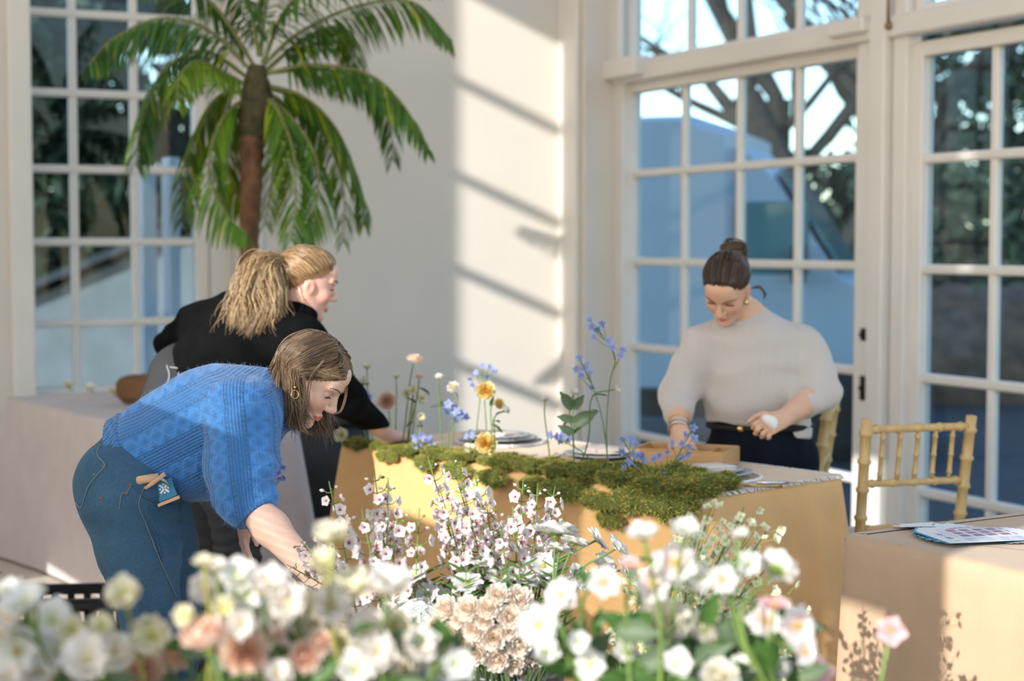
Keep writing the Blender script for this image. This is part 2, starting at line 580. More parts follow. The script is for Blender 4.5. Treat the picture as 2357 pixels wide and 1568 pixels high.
# ------------------------------------------------------------------ outside
M['tarmac'] = plain('shade_dark_tarmac', (.055, .06, .07), .7, .2, 3, bmp=.2, bscale=90)  # tarmac coloured dark and bluish for the building's shadow
M['gravel'] = plain('pale_gravel', (.26, .26, .27), .9, .25, 2, bmp=.3, bscale=60)
M['lawn'] = plain('lawn', (.16, .26, .05), .9, .25, 4, bmp=.4, bscale=120)
M['bark'] = plain('bark', (.05, .042, .035), .9, .3, 12, bmp=.5, bscale=40)
M['evergreen'] = plain('evergreen_leaf', (.035, .07, .04), .6, .35, 2, trans=.15)
M['earth'] = plain('bare_earth', (.20, .13, .09), .95, .3, 5, bmp=.5, bscale=20)
M['van'] = plain('van_white_in_shade', (.40, .52, .62), .3, .03, 2)  # white van with the blue of sky-lit shade in its colour
M['van_glass'] = plain('van_glass', (.06, .22, .26), .05, .1, 2)
M['rubber'] = plain('black_rubber', (.012, .012, .013), .7, .1, 20)
M['render_wall'] = plain('grey_render', (.18, .20, .21), .9, .1, 3)

def sheet(cx, cy, w, d, z, n=24, amp=.04, ang=0.0, seed=0):
    g = np.linspace(-.5, .5, n)
    xx, yy = np.meshgrid(g * w, g * d)
    zz = np.array([mnoise.noise(Vector((a * .3 + seed, b * .3, 0))) for a, b in zip(xx.ravel(), yy.ravel())]) * amp
    V = np.stack([xx.ravel(), yy.ravel(), zz], 1) @ rotz(ang).T + np.array([cx, cy, z])
    F = [(i * n + j, i * n + j + 1, (i + 1) * n + j + 1, (i + 1) * n + j) for i in range(n - 1) for j in range(n - 1)]
    return V, F
top('ground', sheet(0, 30, 160, 120, -.25, 30, .05), M['gravel'], 'pale gravel and ground outside the windows', kind='structure')
drive = RM([[-4.6, 3.0, -.16]])[0]
top('driveway', sheet(*drive[:2], 8.2, 16, -.17, 20, .01, ROOM_ANG), M['tarmac'], 'dark tarmac driveway outside the glazed doors', kind='structure')
top('lawn', sheet(14, 30, 46, 14, -.14, 30, .12), M['lawn'], 'bright green lawn beyond the driveway', kind='structure')
top('lawn', sheet(-10, 27, 20, 5, -.12, 30, .08), M['lawn'], 'strip of lawn beyond the small-paned window', kind='structure')

# white delivery van parked outside
vx = P(1545, 600, 14.2)
van = empty('van', (vx[0], vx[1], -.16), math.radians(-16), 'white delivery van parked outside the glazed doors', 'van')
def vprof(pts, w, bulge=.12):
    n = len(pts)
    V = []
    for s, k in ((-1, .94), (-.8, 1.0), (.8, 1.0), (1, .94)):
        cxm = np.mean([p[0] for p in pts]); czm = np.mean([p[1] for p in pts])
        V += [(cxm + (p[0] - cxm) * k, s * w / 2, czm + (p[1] - czm) * k) for p in pts]
    F = [tuple(range(n - 1, -1, -1)), tuple(3 * n + i for i in range(n))]
    for r in range(3):
        F += [(r * n + i, r * n + (i + 1) % n, (r + 1) * n + (i + 1) % n, (r + 1) * n + i) for i in range(n)]
    return np.array(V), F
part('body', vprof([(-3.6, .45), (-3.65, 2.35), (-3.3, 2.62), (.30, 2.66), (.72, 2.52), (.78, .45)], 2.0), M['van'], van, world=False, smooth=False)
part('cab', vprof([(.70, .45), (.70, 2.45), (.95, 2.2), (1.45, 1.42), (1.85, 1.2), (2.0, .95), (2.0, .45)], 1.92), M['van'], van, world=False, smooth=False)
part('windscreen', xf(box(-.02, .02, -.80, .80, -.46, .46, .01), roty(math.radians(-32)), (1.24, 0, 1.84)), M['van_glass'], van, world=False, smooth=False)
part('side_window', xf(box(-.28, .26, -.015, .015, -.28, .28, .01), None, (.98, -.955, 1.70)), M['van_glass'], van, world=False, smooth=False)
part('mirror', xf(box(-.05, .05, -.09, .09, -.16, .16, .03), None, (1.18, -1.10, 1.50)), M['rubber'], van, world=False)
part('bumper', xf(box(-.12, .12, -.96, .96, -.18, .18, .04), None, (1.98, 0, .52)), M['rubber'], van, world=False)
for x in (-2.6, 1.45):
    for s in (-1, 1):
        part('wheel', xf(lathe([(.20, -.10), (.34, -.11), (.36, -.05), (.36, .05), (.34, .11), (.20, .10)], 20), rotx(math.pi / 2), (x, s * .90, .34)), M['rubber'], van, world=False)
part('sill', xf(box(-3.5, 2.1, -.97, .97, -.1, .1, .02), None, (0, 0, .40)), M['rubber'], van, world=False, smooth=False)

# bare trees
def bare_tree(base, h, seed, lean=(0, 0), spread=.75, levels=5):
    r = random.Random(seed)
    out = []
    def grow(p, d, L, rad, lev):
        n = 5
        pts = [np.array(p)]
        dd = np.array(d)
        for i in range(n):
            dd = nrm(dd + np.array([r.uniform(-.16, .16), r.uniform(-.16, .16), r.uniform(-.04, .12)]))
            pts.append(pts[-1] + dd * L / n)
        rr = np.linspace(rad, rad * .62, n + 1)
        out.append(tube(pts, rr, 6 if lev < 2 else 4, cap=False))
        if lev >= levels: return
        for k in range(3 if lev < 3 else 4):
            a = r.uniform(0, 6.28)
            t = r.choice((2, 3, 4, 5)) if k else n
            q = pts[t]
            s = np.array([math.cos(a), math.sin(a), r.uniform(-.15, .7)])
            grow(q, nrm(dd * .55 + s * spread), L * r.uniform(.58, .78), rr[t] * .62, lev + 1)
    grow(np.asarray(base, float), nrm(np.array([lean[0], lean[1], 1.0])), h * .34, h * .026, 0)
    return merge(*out)
tb = [(P(2010, 700, 19), 11, 3, (-.25, 0), 'bare winter tree with a leaning trunk behind the van'),
      (P(2330, 700, 24), 13, 11, (-.5, .1), 'bare tree with long drooping branches beyond the lawn'),
      (P(1700, 700, 27), 12, 23, (.2, 0), 'bare leafless tree rising above the van roof'),
      (P(2170, 700, 30), 13, 31, (.1, 0), 'tall bare tree far behind the earth heap')]
for b, h, sd, ln, lb in tb:
    top('bare_tree', bare_tree((b[0], b[1], -.2), h, sd, ln), M['bark'], lb, 'tree', 'bare trees outside')

# evergreens: trunk + a crown of many leaf sprays
def leaf_cloud(blobs, n, size, seed, flat=.5):
    g = np.random.default_rng(seed)
    Vs = []
    for c, r in blobs:
        d = nrm(g.normal(size=(n, 3)))
        rad = g.uniform(.55, 1.0, (n, 1)) ** .5
        Vs.append(np.asarray(c) + d * rad * np.asarray(r))
    p = np.concatenate(Vs)
    m = len(p)
    a = nrm(g.normal(size=(m, 3))) * size * g.uniform(.6, 1.4, (m, 1))
    b = nrm(np.cross(a, g.normal(size=(m, 3)))) * size * flat * g.uniform(.6, 1.3, (m, 1))
    V = np.stack([p - a, p + b, p + a, p - b], 1).reshape(-1, 3)
    return V, np.arange(m * 4).reshape(-1, 4)
ev = [((-5.6, 19.5), 7.5, 2.1, 'dark conifer outside the window, nearest its left reveal'),
      ((-3.9, 21.5), 9.0, 2.3, 'tall dark conifer outside the window behind the palm'),
      ((-2.5, 18.0), 6.8, 1.5, 'dark yew tree close to the right side of the small-paned window'),
      ((-7.6, 25.0), 8.5, 2.6, 'broad dark conifer at the far edge of the gravel'),
      ((9.6, 33.0), 7.6, 3.4, 'rounded dark evergreen across the lawn from the glazed doors'),
      ((14.0, 36.0), 8.5, 4.0, 'broad dark evergreen at the end of the lawn')]
for i, ((x, y), h, r, lb) in enumerate(ev):
    t = empty('evergreen_tree', (x, y, -.25), 0, lb, 'tree', 'evergreen trees outside')
    part('trunk', tube([(x, y, -.3), (x + .05, y, h * .3), (x, y, h * .8)], [.22, .17, .05], 8), M['bark'], t)
    bl = [((x + rnd.uniform(-.3, .3) * r, y + rnd.uniform(-.3, .3) * r, h * (k + .9) / 7.5), (r * (1.05 - .11 * k) * rnd.uniform(.8, 1.1),) * 2 + (h * .11,)) for k in range(6)]
    V, F = leaf_cloud(bl, 900, .17, 40 + i)
    part('crown', (V, F), M['evergreen'], t, smooth=False)
# low stone gable of an outbuilding, earth heap, hedge
ob = empty('outbuilding', (-4.3, 16.6, -.25), math.radians(8), 'small grey outbuilding with a sloping roof beyond the window', 'building')
part('wall', (np.array([(-1.0, -.6, 0), (1.3, -.6, 0), (1.3, -.6, 1.9), (-1.0, -.6, .95), (-1.0, .8, 0), (1.3, .8, 0), (1.3, .8, 1.9), (-1.0, .8, .95)]),
     [(0, 1, 2, 3), (5, 4, 7, 6), (1, 5, 6, 2), (4, 0, 3, 7), (3, 2, 6, 7)]), M['render_wall'], ob, world=False, smooth=False)
part('roof', (np.array([(-1.3, -.8, .90), (1.5, -.8, 2.06), (1.5, 1.0, 2.06), (-1.3, 1.0, .90), (-1.3, -.8, .98), (1.5, -.8, 2.14), (1.5, 1.0, 2.14), (-1.3, 1.0, .98)]),
     [(0, 3, 2, 1), (4, 5, 6, 7), (0, 1, 5, 4), (1, 2, 6, 5), (2, 3, 7, 6), (3, 0, 4, 7)]), M['slate'], ob, world=False, smooth=False)
eh = P(2215, 745, 18.5)
V, F = ball((0, 0, 0), (1.7, 1.1, .95), 26, 16)
V = V * (1 + .25 * np.array([mnoise.noise(Vector(v * 1.7)) for v in V]))[:, None]
top('earth_heap', (V + np.array([eh[0], eh[1], .05]), F), M['earth'], 'heap of bare brown earth beyond the driveway', 'earth heap', origin=(eh[0], eh[1], -.2))
h0 = P(2250, 500, 24)
hb = [((h0[0] - 5 + 2.2 * k, h0[1] + rnd.uniform(-.5, .5), 1.4), (1.6, 1.2, 1.5)) for k in range(7)]
top('hedge', leaf_cloud(hb, 1000, .16, 77), M['evergreen'], 'long dark clipped hedge beyond the lawn', 'hedge', smooth=False, origin=(h0[0], h0[1], -.2))
# small fallen planter shapes under the left window outside

# ------------------------------------------------------------------ tables and cloths
M['pink_cloth'] = fabric('pale_pink_linen', (.50, .455, .46))
M['beige_cloth'] = fabric('beige_linen', (.52, .37, .245))
M['ochre_cloth'] = fabric('ochre_cloth', (.92, .57, .25), trans=.22)
M['linen_top'] = fabric('tan_linen', (.78, .58, .40))
M['fringe'] = plain('white_fringe', (.78, .74, .68), .9)
M['ply'] = wood('table_ply', (.42, .30, .18), (.55, .40, .25))
M['steel'] = plain('grey_steel', (.30, .30, .31), .4, .1, 10, metal=.8)

def drape(L, W, zt, zb, fold, amp, flare, seed=0, rows=18, r=.035, n=260, corner=.06, sag=0.0):
    """cloth over a table top L x W centred on the origin, hanging from zt to zb"""
    g = np.random.default_rng(seed)
    per = 2 * (L + W)
    s = np.arange(n) / n * per
    pts, nor = [], []
    hl, hw = L / 2, W / 2
    cr = .05
    for q in s:
        if q < L: p, d = (q - hl, -hw), (0, -1)
        elif q < L + W: p, d = (hl, q - L - hw), (1, 0)
        elif q < 2 * L + W: p, d = (hl - (q - L - W), hw), (0, 1)
        else: p, d = (-hl, hw - (q - 2 * L - W)), (-1, 0)
        c = (np.clip(p[0], -hl + cr, hl - cr), np.clip(p[1], -hw + cr, hw - cr))
        v = np.array(p) - np.array(c)
        if np.linalg.norm(v) > cr and abs(v[0]) > 1e-6 and abs(v[1]) > 1e-6:
            d = v / np.linalg.norm(v); p = np.array(c) + d * cr
        pts.append(p); nor.append(d)
    pts, nor = np.array(pts), np.array(nor, float)
    fo = np.zeros(n)
    for k in range(7):
        fr = fold * g.uniform(.5, 1.6)
        fr = round(fr * per) / per
        fo += np.sin(2 * math.pi * fr * s + g.uniform(0, 6.28)) * g.uniform(.4, 1)
    fo /= 3.0
    cd = np.min(np.abs(s[:, None] - np.array([0, L, L + W, 2 * L + W, per])[None]), 1)
    cf = np.exp(-(cd / .10) ** 2)
    V = []
    for t, o in ((0, -.06), (0, -.025)):
        V.append(np.c_[pts + nor * o, np.full(n, zt)])
    for i in range(rows):
        t = i / (rows - 1)
        if t < .12:
            a = t / .12 * math.pi / 2
            off, z = -.02 + .02 * math.sin(a), zt - .02 * (1 - math.cos(a)) - .02 * t
        else:
            off, z = 0.0, zt - .022 - (zt - zb - .022) * (t - .12) / .88
        w = max(0, (zt - z) / (zt - zb))
        o = off + flare * w + amp * w ** .8 * (fo + .6) + corner * cf * w ** 1.0
        V.append(np.c_[pts + nor * o[:, None], np.full(n, z) + sag * np.sin(s * 3) * w])
    V = np.concatenate(V)
    m = rows + 2
    F = [tuple(range(n))]
    F = [F[0]]
    for i in range(m - 1):
        for j in range(n):
            k = (j + 1) % n
            F.append((i * n + j, (i + 1) * n + j, (i + 1) * n + k, i * n + k))
    return V, F

def trestle(name, c, ang, L, W, zt, label, mat='ply'):
    t = empty(name, (c[0], c[1], 0), ang, label, 'table')
    part('table_top', box(-L / 2, L / 2, -W / 2, W / 2, zt - .035, zt, .006), M[mat], t, world=False, smooth=False)
    for x in (-L / 2 + .12, L / 2 - .12):
        for y in (-W / 2 + .08, W / 2 - .08):
            part('leg', tube([(x, y, 0.003), (x, y, zt - .03)], .016, 8), M['steel'], t, world=False)
        part('brace', tube([(x, -W / 2 + .08, .3), (x, W / 2 - .08, .3)], .012, 6), M['steel'], t, world=False)
    return t

def clothed(tname, tlabel, cname, clabel, c, ang, L, W, zt, mat, **k):
    trestle(tname, c, ang, L - .02, W - .02, zt - .006, tlabel)
    V, F = drape(L, W, zt, .012, **k)
    V = V @ rotz(ang).T + np.array([c[0], c[1], 0])
    return top(cname, (V, F), mat, clabel, 'tablecloth', origin=(c[0], c[1], 0))

TZ = .76
# pink table at the back left: corners A (far left) and B (near)
A2, B2 = P(6, 914, 8.12)[:2], P(400, 1003, 6.52)[:2]
ax = nrm(B2 - A2); ay = np.array([-ax[1], ax[0]])
L2, W2 = float(np.linalg.norm(B2 - A2)), .56
c2 = (A2 + B2) / 2 + ay * W2 / 2
ang2 = math.atan2(ax[1], ax[0])
clothed('trestle_table', 'folding trestle table under the pink cloth by the window', 'tablecloth', 'floor-length dusty pink cloth on the table by the small-paned window',
        c2, ang2, L2, W2, TZ, M['pink_cloth'], fold=.55, amp=.022, flare=.03, seed=3, corner=.07)
# ochre dining table
A1, B1 = P(782, 1037, 6.2)[:2], P(1612, 1165, 4.9)[:2]
bx_ = nrm(B1 - A1); by_ = np.array([-bx_[1], bx_[0]])
L1_, W1_ = float(np.linalg.norm(B1 - A1)) + .04, .68
c1 = (A1 + B1) / 2 + by_ * W1_ / 2
ang1 = math.atan2(bx_[1], bx_[0])
def T1(a, b, z=TZ):
    """dining-table frame: a along the front edge from the far-left corner, b inwards"""
    q = A1 + bx_ * a + by_ * b
    return np.array([q[0], q[1], z])
clothed('dining_table', 'folding dining table under the ochre cloth', 'tablecloth', 'ochre yellow cloth draped over the moss-edged dining table',
        c1, ang1, L1_, W1_, TZ, M['ochre_cloth'], fold=3.2, amp=.032, flare=.05, seed=5, corner=.05)
# linen runner on top with a white fringe
V, F = box(-L1_ / 2 + .05, L1_ / 2 + .012, -W1_ / 2 + .06, W1_ / 2 + .03, 0, .004)
g = np.linspace(0, 1, 30)
def strip(L, W, n=40, m=14, drop=.0):
    xs = np.linspace(-L / 2, L / 2, n); ys = np.linspace(-W / 2, W / 2, m)
    Vs, Fs = [], []
    for zz in (0.0, .004):
        for y in ys:
            for x in xs:
                Vs.append((x, y, zz))
    o = n * m
    for i in range(m - 1):
        for j in range(n - 1):
            a = i * n + j
            Fs.append((o + a, o + a + 1, o + a + n + 1, o + a + n)); Fs.append((a, a + n, a + n + 1, a + 1))
    for j in range(n - 1):
        Fs.append((j, j + 1, o + j + 1, o + j)); b = (m - 1) * n + j; Fs.append((b + 1, b, o + b, o + b + 1))
    for i in range(m - 1):
        a = i * n; Fs.append((a + n, a, o + a, o + a + n)); b = a + n - 1; Fs.append((b, b + n, o + b + n, o + b))
    return np.array(Vs), Fs
run = empty('table_runner', (c1[0], c1[1], TZ + .001), ang1, 'tan linen runner with a white fringe on the dining table', 'table runner')
RL, RW = L1_ - .05, W1_ - .07
part('cloth', xf(strip(RL, RW), None, (.0, .02, 0)), M['linen_top'], run, world=False, smooth=False)
fr = []
for i in range(170):
    x = -RL / 2 + RL * i / 169
    y = .02 + RW / 2
    fr.append(tube([(x, y - .003, .003), (x + rnd.uniform(-.006, .006), y + .012, .004), (x + rnd.uniform(-.01, .01), y + .024 + rnd.uniform(0, .006), -.002)], .0028, 4))
for i in range(64):
    y = .02 - RW / 2 + RW * i / 63
    fr.append(tube([(RL / 2 - .003, y, .003), (RL / 2 + .012, y + rnd.uniform(-.006, .006), .004), (RL / 2 + .022, y + rnd.uniform(-.01, .01), -.004)], .0028, 4))
tag(part('fringe', merge(*fr), M['fringe'], run, world=False), kind='stuff')
# beige table at the right
A3, Bk3, Fr3 = P(1926, 1232, 4.30)[:2], P(2215, 1163, 4.80)[:2], P(2357, 1318, 3.78)[:2]
fx = nrm(Fr3 - A3)
fy = np.array([-fx[1], fx[0]])
W3_ = .70
L3_ = 1.5
c3 = A3 + fx * L3_ / 2 + fy * W3_ / 2
ang3 = math.atan2(fx[1], fx[0])
clothed('trestle_table', 'folding table under the beige cloth', 'tablecloth', 'floor-length beige cloth on the table holding leaflets',
        c3, ang3, L3_, W3_, TZ, M['beige_cloth'], fold=.35, amp=.010, flare=.015, seed=9, corner=.02)
def T3(a, b, z=TZ):
    q = A3 + fx * a + fy * b
    return np.array([q[0], q[1], z])

# ------------------------------------------------------------------ gilt ballroom chairs
M['gilt'] = wood('gilt_wood', (.52, .34, .13), (.68, .47, .21), 2, 20)
M['gilt_d'] = plain('gilt_ring', (.40, .24, .08), .5, .1, 30)
M['cushion'] = fabric('ivory_cushion', (.75, .70, .62))
def bamboo(p0, p1, r, rings=4, n=10, taper=1.0):
    p0, p1 = np.asarray(p0, float), np.asarray(p1, float)
    ts, rr = [0], [r]
    for k in range(rings):
        t = (k + .5) / rings
        for dt, q in ((-.022, 1), (-.010, 1.28), (.010, 1.28), (.022, 1)):
            ts.append(t + dt); rr.append(r * q * (1 + (taper - 1) * t))
    ts.append(1); rr.append(r * taper)
    return tube([p0 + (p1 - p0) * t for t in ts], rr, n)
def chair(loc, rz, label):
    c = empty('ballroom_chair', loc, rz, label, 'chair', 'gilt ballroom chairs')
    w, d, h = .39, .38, .92
    # back posts lean backwards (+y)
    for s in (-1, 1):
        pth = [(s * (w / 2 - .012), d / 2 - .02, 0.0), (s * (w / 2 - .012), d / 2 - .02, .44), (s * (w / 2), d / 2 + .05, h)]
        part('back_post', merge(bamboo(pth[0], pth[1], .018, 4), bamboo(pth[1], pth[2], .018, 5)), M['gilt'], c, world=False)
        part('front_leg', bamboo((s * (w / 2 - .01), -d / 2 + .01, 0.0), (s * (w / 2 - .01), -d / 2 + .01, .44), .015, 4), M['gilt'], c, world=False)
        for z in (.14, .25):
            part('side_stretcher', bamboo((s * (w / 2 - .012), -d / 2 + .01, z), (s * (w / 2 - .012), d / 2 - .02, z), .009, 3), M['gilt'], c, world=False)
    by = lambda z: d / 2 - .02 + .07 * max(0, (z - .44) / (h - .44))
    for z, r in ((.885, .013), (.70, .012), (.545, .011)):
        part('back_rail', bamboo((-w / 2, by(z), z), (w / 2, by(z), z), r, 5), M['gilt'], c, world=False)
    for k in range(5):
        x = -w / 2 + w * (k + 1) / 6
        part('back_spindle', bamboo((x, by(.70), .70), (x, by(.885), .885), .008, 3), M['gilt'], c, world=False)
    for z in (.18, .30):
        part('back_stretcher', bamboo((-w / 2 + .01, d / 2 - .02, z), (w / 2 - .01, d / 2 - .02, z), .009, 4), M['gilt'], c, world=False)
        part('front_stretcher', bamboo((-w / 2 + .01, -d / 2 + .01, z), (w / 2 - .01, -d / 2 + .01, z), .009, 4), M['gilt'], c, world=False)
    part('seat', box(-w / 2 - .01, w / 2 + .01, -d / 2 - .01, d / 2 - .0, .43, .455, .008), M['gilt'], c, world=False)
    part('cushion', box(-w / 2 + .005, w / 2 - .005, -d / 2 + .005, d / 2 - .05, .455, .49, .015), M['cushion'], c, world=False)
    return c
cc = P(2046, 1200, 5.85)
chair((cc[0] - .02, cc[1], 0), math.radians(196), 'gilt bamboo-style ballroom chair pushed up near the beige table')
cc = P(1766, 1000, 6.25)
chair((cc[0], cc[1] + .02, 0), math.radians(255), 'gilt bamboo-style ballroom chair standing behind the person in cream')

# ------------------------------------------------------------------ implicit-surface modeller for bodies and clothes
class Field:
    """distance field on a rectilinear grid (finer where asked), polygonised by surface nets"""
    def __init__(self, lo, hi, step, fine=()):
        self.ax = []
        for k in range(3):
            x, out = lo[k], []
            while x < hi[k]:
                out.append(x)
                st = step
                for flo, fhi, fs in fine:
                    if flo[k] - .01 <= x <= fhi[k] + .01: st = min(st, fs)
                x += st
            self.ax.append(np.array(out, np.float32))
        self.D = np.full([len(a) for a in self.ax], .2, np.float32)
    def _sub(self, lo, hi):
        sl, cs = [], []
        for k in range(3):
            i0 = int(np.searchsorted(self.ax[k], lo[k])); i1 = int(np.searchsorted(self.ax[k], hi[k]))
            sl.append(slice(i0, max(i1, i0))); cs.append(self.ax[k][sl[-1]])
        return tuple(sl), cs
    def _blend(self, sl, d, k, sub):
        o = self.D[sl]
        if sub: o2 = -o
        else: o2 = o
        if k > 0:
            h = np.clip(.5 + .5 * (o2 - d) / k, 0, 1)
            r = o2 + (d - o2) * h - k * h * (1 - h)
        else:
            r = np.minimum(o2, d)
        self.D[sl] = -r if sub else r
    def cone(self, a, b, ra, rb, k=.02, w=None, wr=1.0, sub=False):
        a, b = np.asarray(a, np.float32), np.asarray(b, np.float32)
        R = max(ra, rb) * max(1, wr) + .06 + k
        sl, (xs, ys, zs) = self._sub(np.minimum(a, b) - R, np.maximum(a, b) + R)
        if not (len(xs) and len(ys) and len(zs)): return self
        X_, Y_, Z_ = xs[:, None, None] - a[0], ys[None, :, None] - a[1], zs[None, None, :] - a[2]
        ab = b - a
        L = max(float(ab @ ab), 1e-9)
        t = np.clip((X_ * ab[0] + Y_ * ab[1] + Z_ * ab[2]) / L, 0, 1)
        qx, qy, qz = X_ - t * ab[0], Y_ - t * ab[1], Z_ - t * ab[2]
        if w is not None:
            w = np.asarray(w, np.float32); w = w / np.linalg.norm(w)
            dw = qx * w[0] + qy * w[1] + qz * w[2]
            f = dw * (1 / wr - 1)
            qx, qy, qz = qx + f * w[0], qy + f * w[1], qz + f * w[2]
        d = np.sqrt(qx * qx + qy * qy + qz * qz) - (ra + (rb - ra) * t)
        self._blend(sl, d.astype(np.float32), k, sub)
        return self
    def ell(self, c, r, R=None, k=.02, sub=False):
        c = np.asarray(c, np.float32); r = np.broadcast_to(np.asarray(r, np.float32), (3,))
        m = float(r.max()) + .05 + k
        sl, (xs, ys, zs) = self._sub(c - m, c + m)
        if not (len(xs) and len(ys) and len(zs)): return self
        X_, Y_, Z_ = xs[:, None, None] - c[0], ys[None, :, None] - c[1], zs[None, None, :] - c[2]
        if R is None: R = np.eye(3)
        R = np.asarray(R, np.float32)
        q = [X_ * R[0, i] + Y_ * R[1, i] + Z_ * R[2, i] for i in range(3)]
        k0 = np.sqrt(sum((q[i] / r[i]) ** 2 for i in range(3)))
        k1 = np.sqrt(sum((q[i] / r[i] ** 2) ** 2 for i in range(3)))
        d = k0 * (k0 - 1) / np.maximum(k1, 1e-6)
        self._blend(sl, d.astype(np.float32), k, sub)
        return self
    def chain(self, pts, rs, k=.02, w=None, wr=1.0):
        for i in range(len(pts) - 1):
            self.cone(pts[i], pts[i + 1], rs[i], rs[i + 1], k, w, wr)
        return self
    def cut_plane(self, p, n, margin=.0):
        p, n = np.asarray(p, np.float32), nrm(n).astype(np.float32)
        d = (self.ax[0][:, None, None] - p[0]) * n[0] + (self.ax[1][None, :, None] - p[1]) * n[1] + (self.ax[2][None, None, :] - p[2]) * n[2]
        self.D = np.maximum(self.D, d)
        return self
    def mesh(self, smooth=2):
        D = self.D
        D[0], D[-1], D[:, 0], D[:, -1], D[:, :, 0], D[:, :, -1] = (.2,) * 6
        S = D < 0
        n = [s - 1 for s in D.shape]
        cnt = np.zeros(n, np.int8)
        for i in (0, 1):
            for j in (0, 1):
                for k in (0, 1):
                    cnt += S[i:i + n[0], j:j + n[1], k:k + n[2]]
        act = (cnt > 0) & (cnt < 8)
        I = np.argwhere(act)
        idx = np.full(n, -1, np.int32)
        idx[tuple(I.T)] = np.arange(len(I), dtype=np.int32)
        acc = np.zeros((len(I), 3)); num = np.zeros(len(I))
        cor = [(i, j, k) for i in (0, 1) for j in (0, 1) for k in (0, 1)]
        dv = {c: D[I[:, 0] + c[0], I[:, 1] + c[1], I[:, 2] + c[2]] for c in cor}
        pv = {c: np.stack([self.ax[q][I[:, q] + c[q]] for q in range(3)], 1) for c in cor}
        for c in cor:
            for q in range(3):
                if c[q] == 0:
                    e = list(c); e[q] = 1; e = tuple(e)
                    x = (dv[c] < 0) != (dv[e] < 0)
                    t = dv[c] / np.where(x, dv[c] - dv[e], 1)
                    acc += np.where(x[:, None], pv[c] + (pv[e] - pv[c]) * t[:, None], 0)
                    num += x
        V = acc / num[:, None]
        Fs = []
        for q in range(3):
            a, b = (q + 1) % 3, (q + 2) % 3
            sl0 = [slice(1, -1)] * 3; sl0[q] = slice(0, -1)
            sl1 = [slice(1, -1)] * 3; sl1[q] = slice(1, None)
            s0, s1 = S[tuple(sl0)], S[tuple(sl1)]
            E = np.argwhere(s0 != s1)
            if not len(E): continue
            flip = s0[tuple(E.T)]
            base = E.copy(); base[:, a] += 1; base[:, b] += 1
            def cell(da, db):
                c = base.copy(); c[:, a] -= da; c[:, b] -= db
                return idx[c[:, 0], c[:, 1], c[:, 2]]
            Q = np.stack([cell(1, 1), cell(0, 1), cell(0, 0), cell(1, 0)], 1)
            Q[~flip] = Q[~flip][:, ::-1]
            Fs.append(Q)
        Fc = np.concatenate(Fs)
        Fc = Fc[(Fc >= 0).all(1)]
        for _ in range(smooth):
            s_ = np.zeros_like(V); c_ = np.zeros(len(V))
            for i in range(4):
                for j in (1, 3):
                    np.add.at(s_, Fc[:, i], V[Fc[:, (i + j) % 4]]); np.add.at(c_, Fc[:, i], 1)
            V = V * .5 + .5 * s_ / np.maximum(c_, 1)[:, None]
        return V, Fc

def head_frame(fwd, roll=0.0):
    f = nrm(fwd)
    left = nrm(np.cross([0, 0, 1.0], f))
    upv = np.cross(f, left)
    c, s = math.cos(roll), math.sin(roll)
    l2 = left * c + upv * s
    u2 = np.cross(f, l2)
    return np.stack([f, l2, u2], 1)   # columns: forward, left, up

def add_head(fd, H, R, sc=1.0, eye_open=.006):
    """female head: local x forward, y left, z up; H is the point between the ears"""
    T = lambda *p: H + R @ (np.array(p) * sc)
    e = lambda c, r, k=.02, sub=False: fd.ell(T(*c), np.array(r) * sc, R, k, sub)
    c = lambda a, b, ra, rb, k=.015, sub=False: fd.cone(T(*a), T(*b), ra * sc, rb * sc, k, sub=sub)
    e((-.012, 0, .042), (.092, .073, .080), .0)
    e((.028, 0, .004), (.064, .064, .082), .03)          # mid face
    e((.040, 0, -.050), (.046, .046, .050), .03)         # mouth block
    for s in (-1, 1):
        c((.0, .058 * s, -.035), (.062, .020 * s, -.098), .016, .013, .03)   # jaw line
        e((.062, .040 * s, -.026), (.020, .018, .018), .025)   # cheek
        e((.086, .032 * s, .008), (.018, .021, .015), .010, True)    # socket
        e((.0735, .032 * s, .006), (.0135, .0155, .0125), .004)   # lids over the eyeball
        e((.0905, .032 * s, .0005), (.008, .0135, eye_open), .002, True)   # lid slit
        c((.092, .014 * s, .028), (.078, .050 * s, .030), .007, .006, .012)  # brow ridge
        e((.1005, .0125 * s, -.033), (.010, .0085, .0085), .007)   # nostril wing
        e((.106, .0075 * s, -.0415), (.006, .0035, .0035), .003, True)
        e((-.004, .074 * s, -.006), (.021, .009, .030), .006)   # ear
        e((.001, .083 * s, -.004), (.010, .006, .018), .004, True)
    e((.070, 0, .062), (.030, .048, .034), .03)          # forehead
    c((.091, 0, .018), (.113, 0, -.026), .0075, .0085, .012)
    e((.1135, 0, -.029), (.0105, .0105, .0095), .008)    # nose tip
    e((.070, 0, -.106), (.019, .021, .015), .02)         # chin
    # lips
    c((.0895, -.018, -.0665), (.0942, -.004, -.0635), .0032, .0052, .006)
    c((.0895, .018, -.0665), (.0942, .004, -.0635), .0032, .0052, .006)
    c((.0880, -.016, -.0725), (.0912, 0, -.0755), .0032, .0060, .006)
    c((.0880, .016, -.0725), (.0912, 0, -.0755), .0032, .0060, .006)
    c((.091, -.017, -.0693), (.105, 0, -.0690), .0006, .0010, .002, True)
    c((.091, .017, -.0693), (.105, 0, -.0690), .0006, .0010, .002, True)

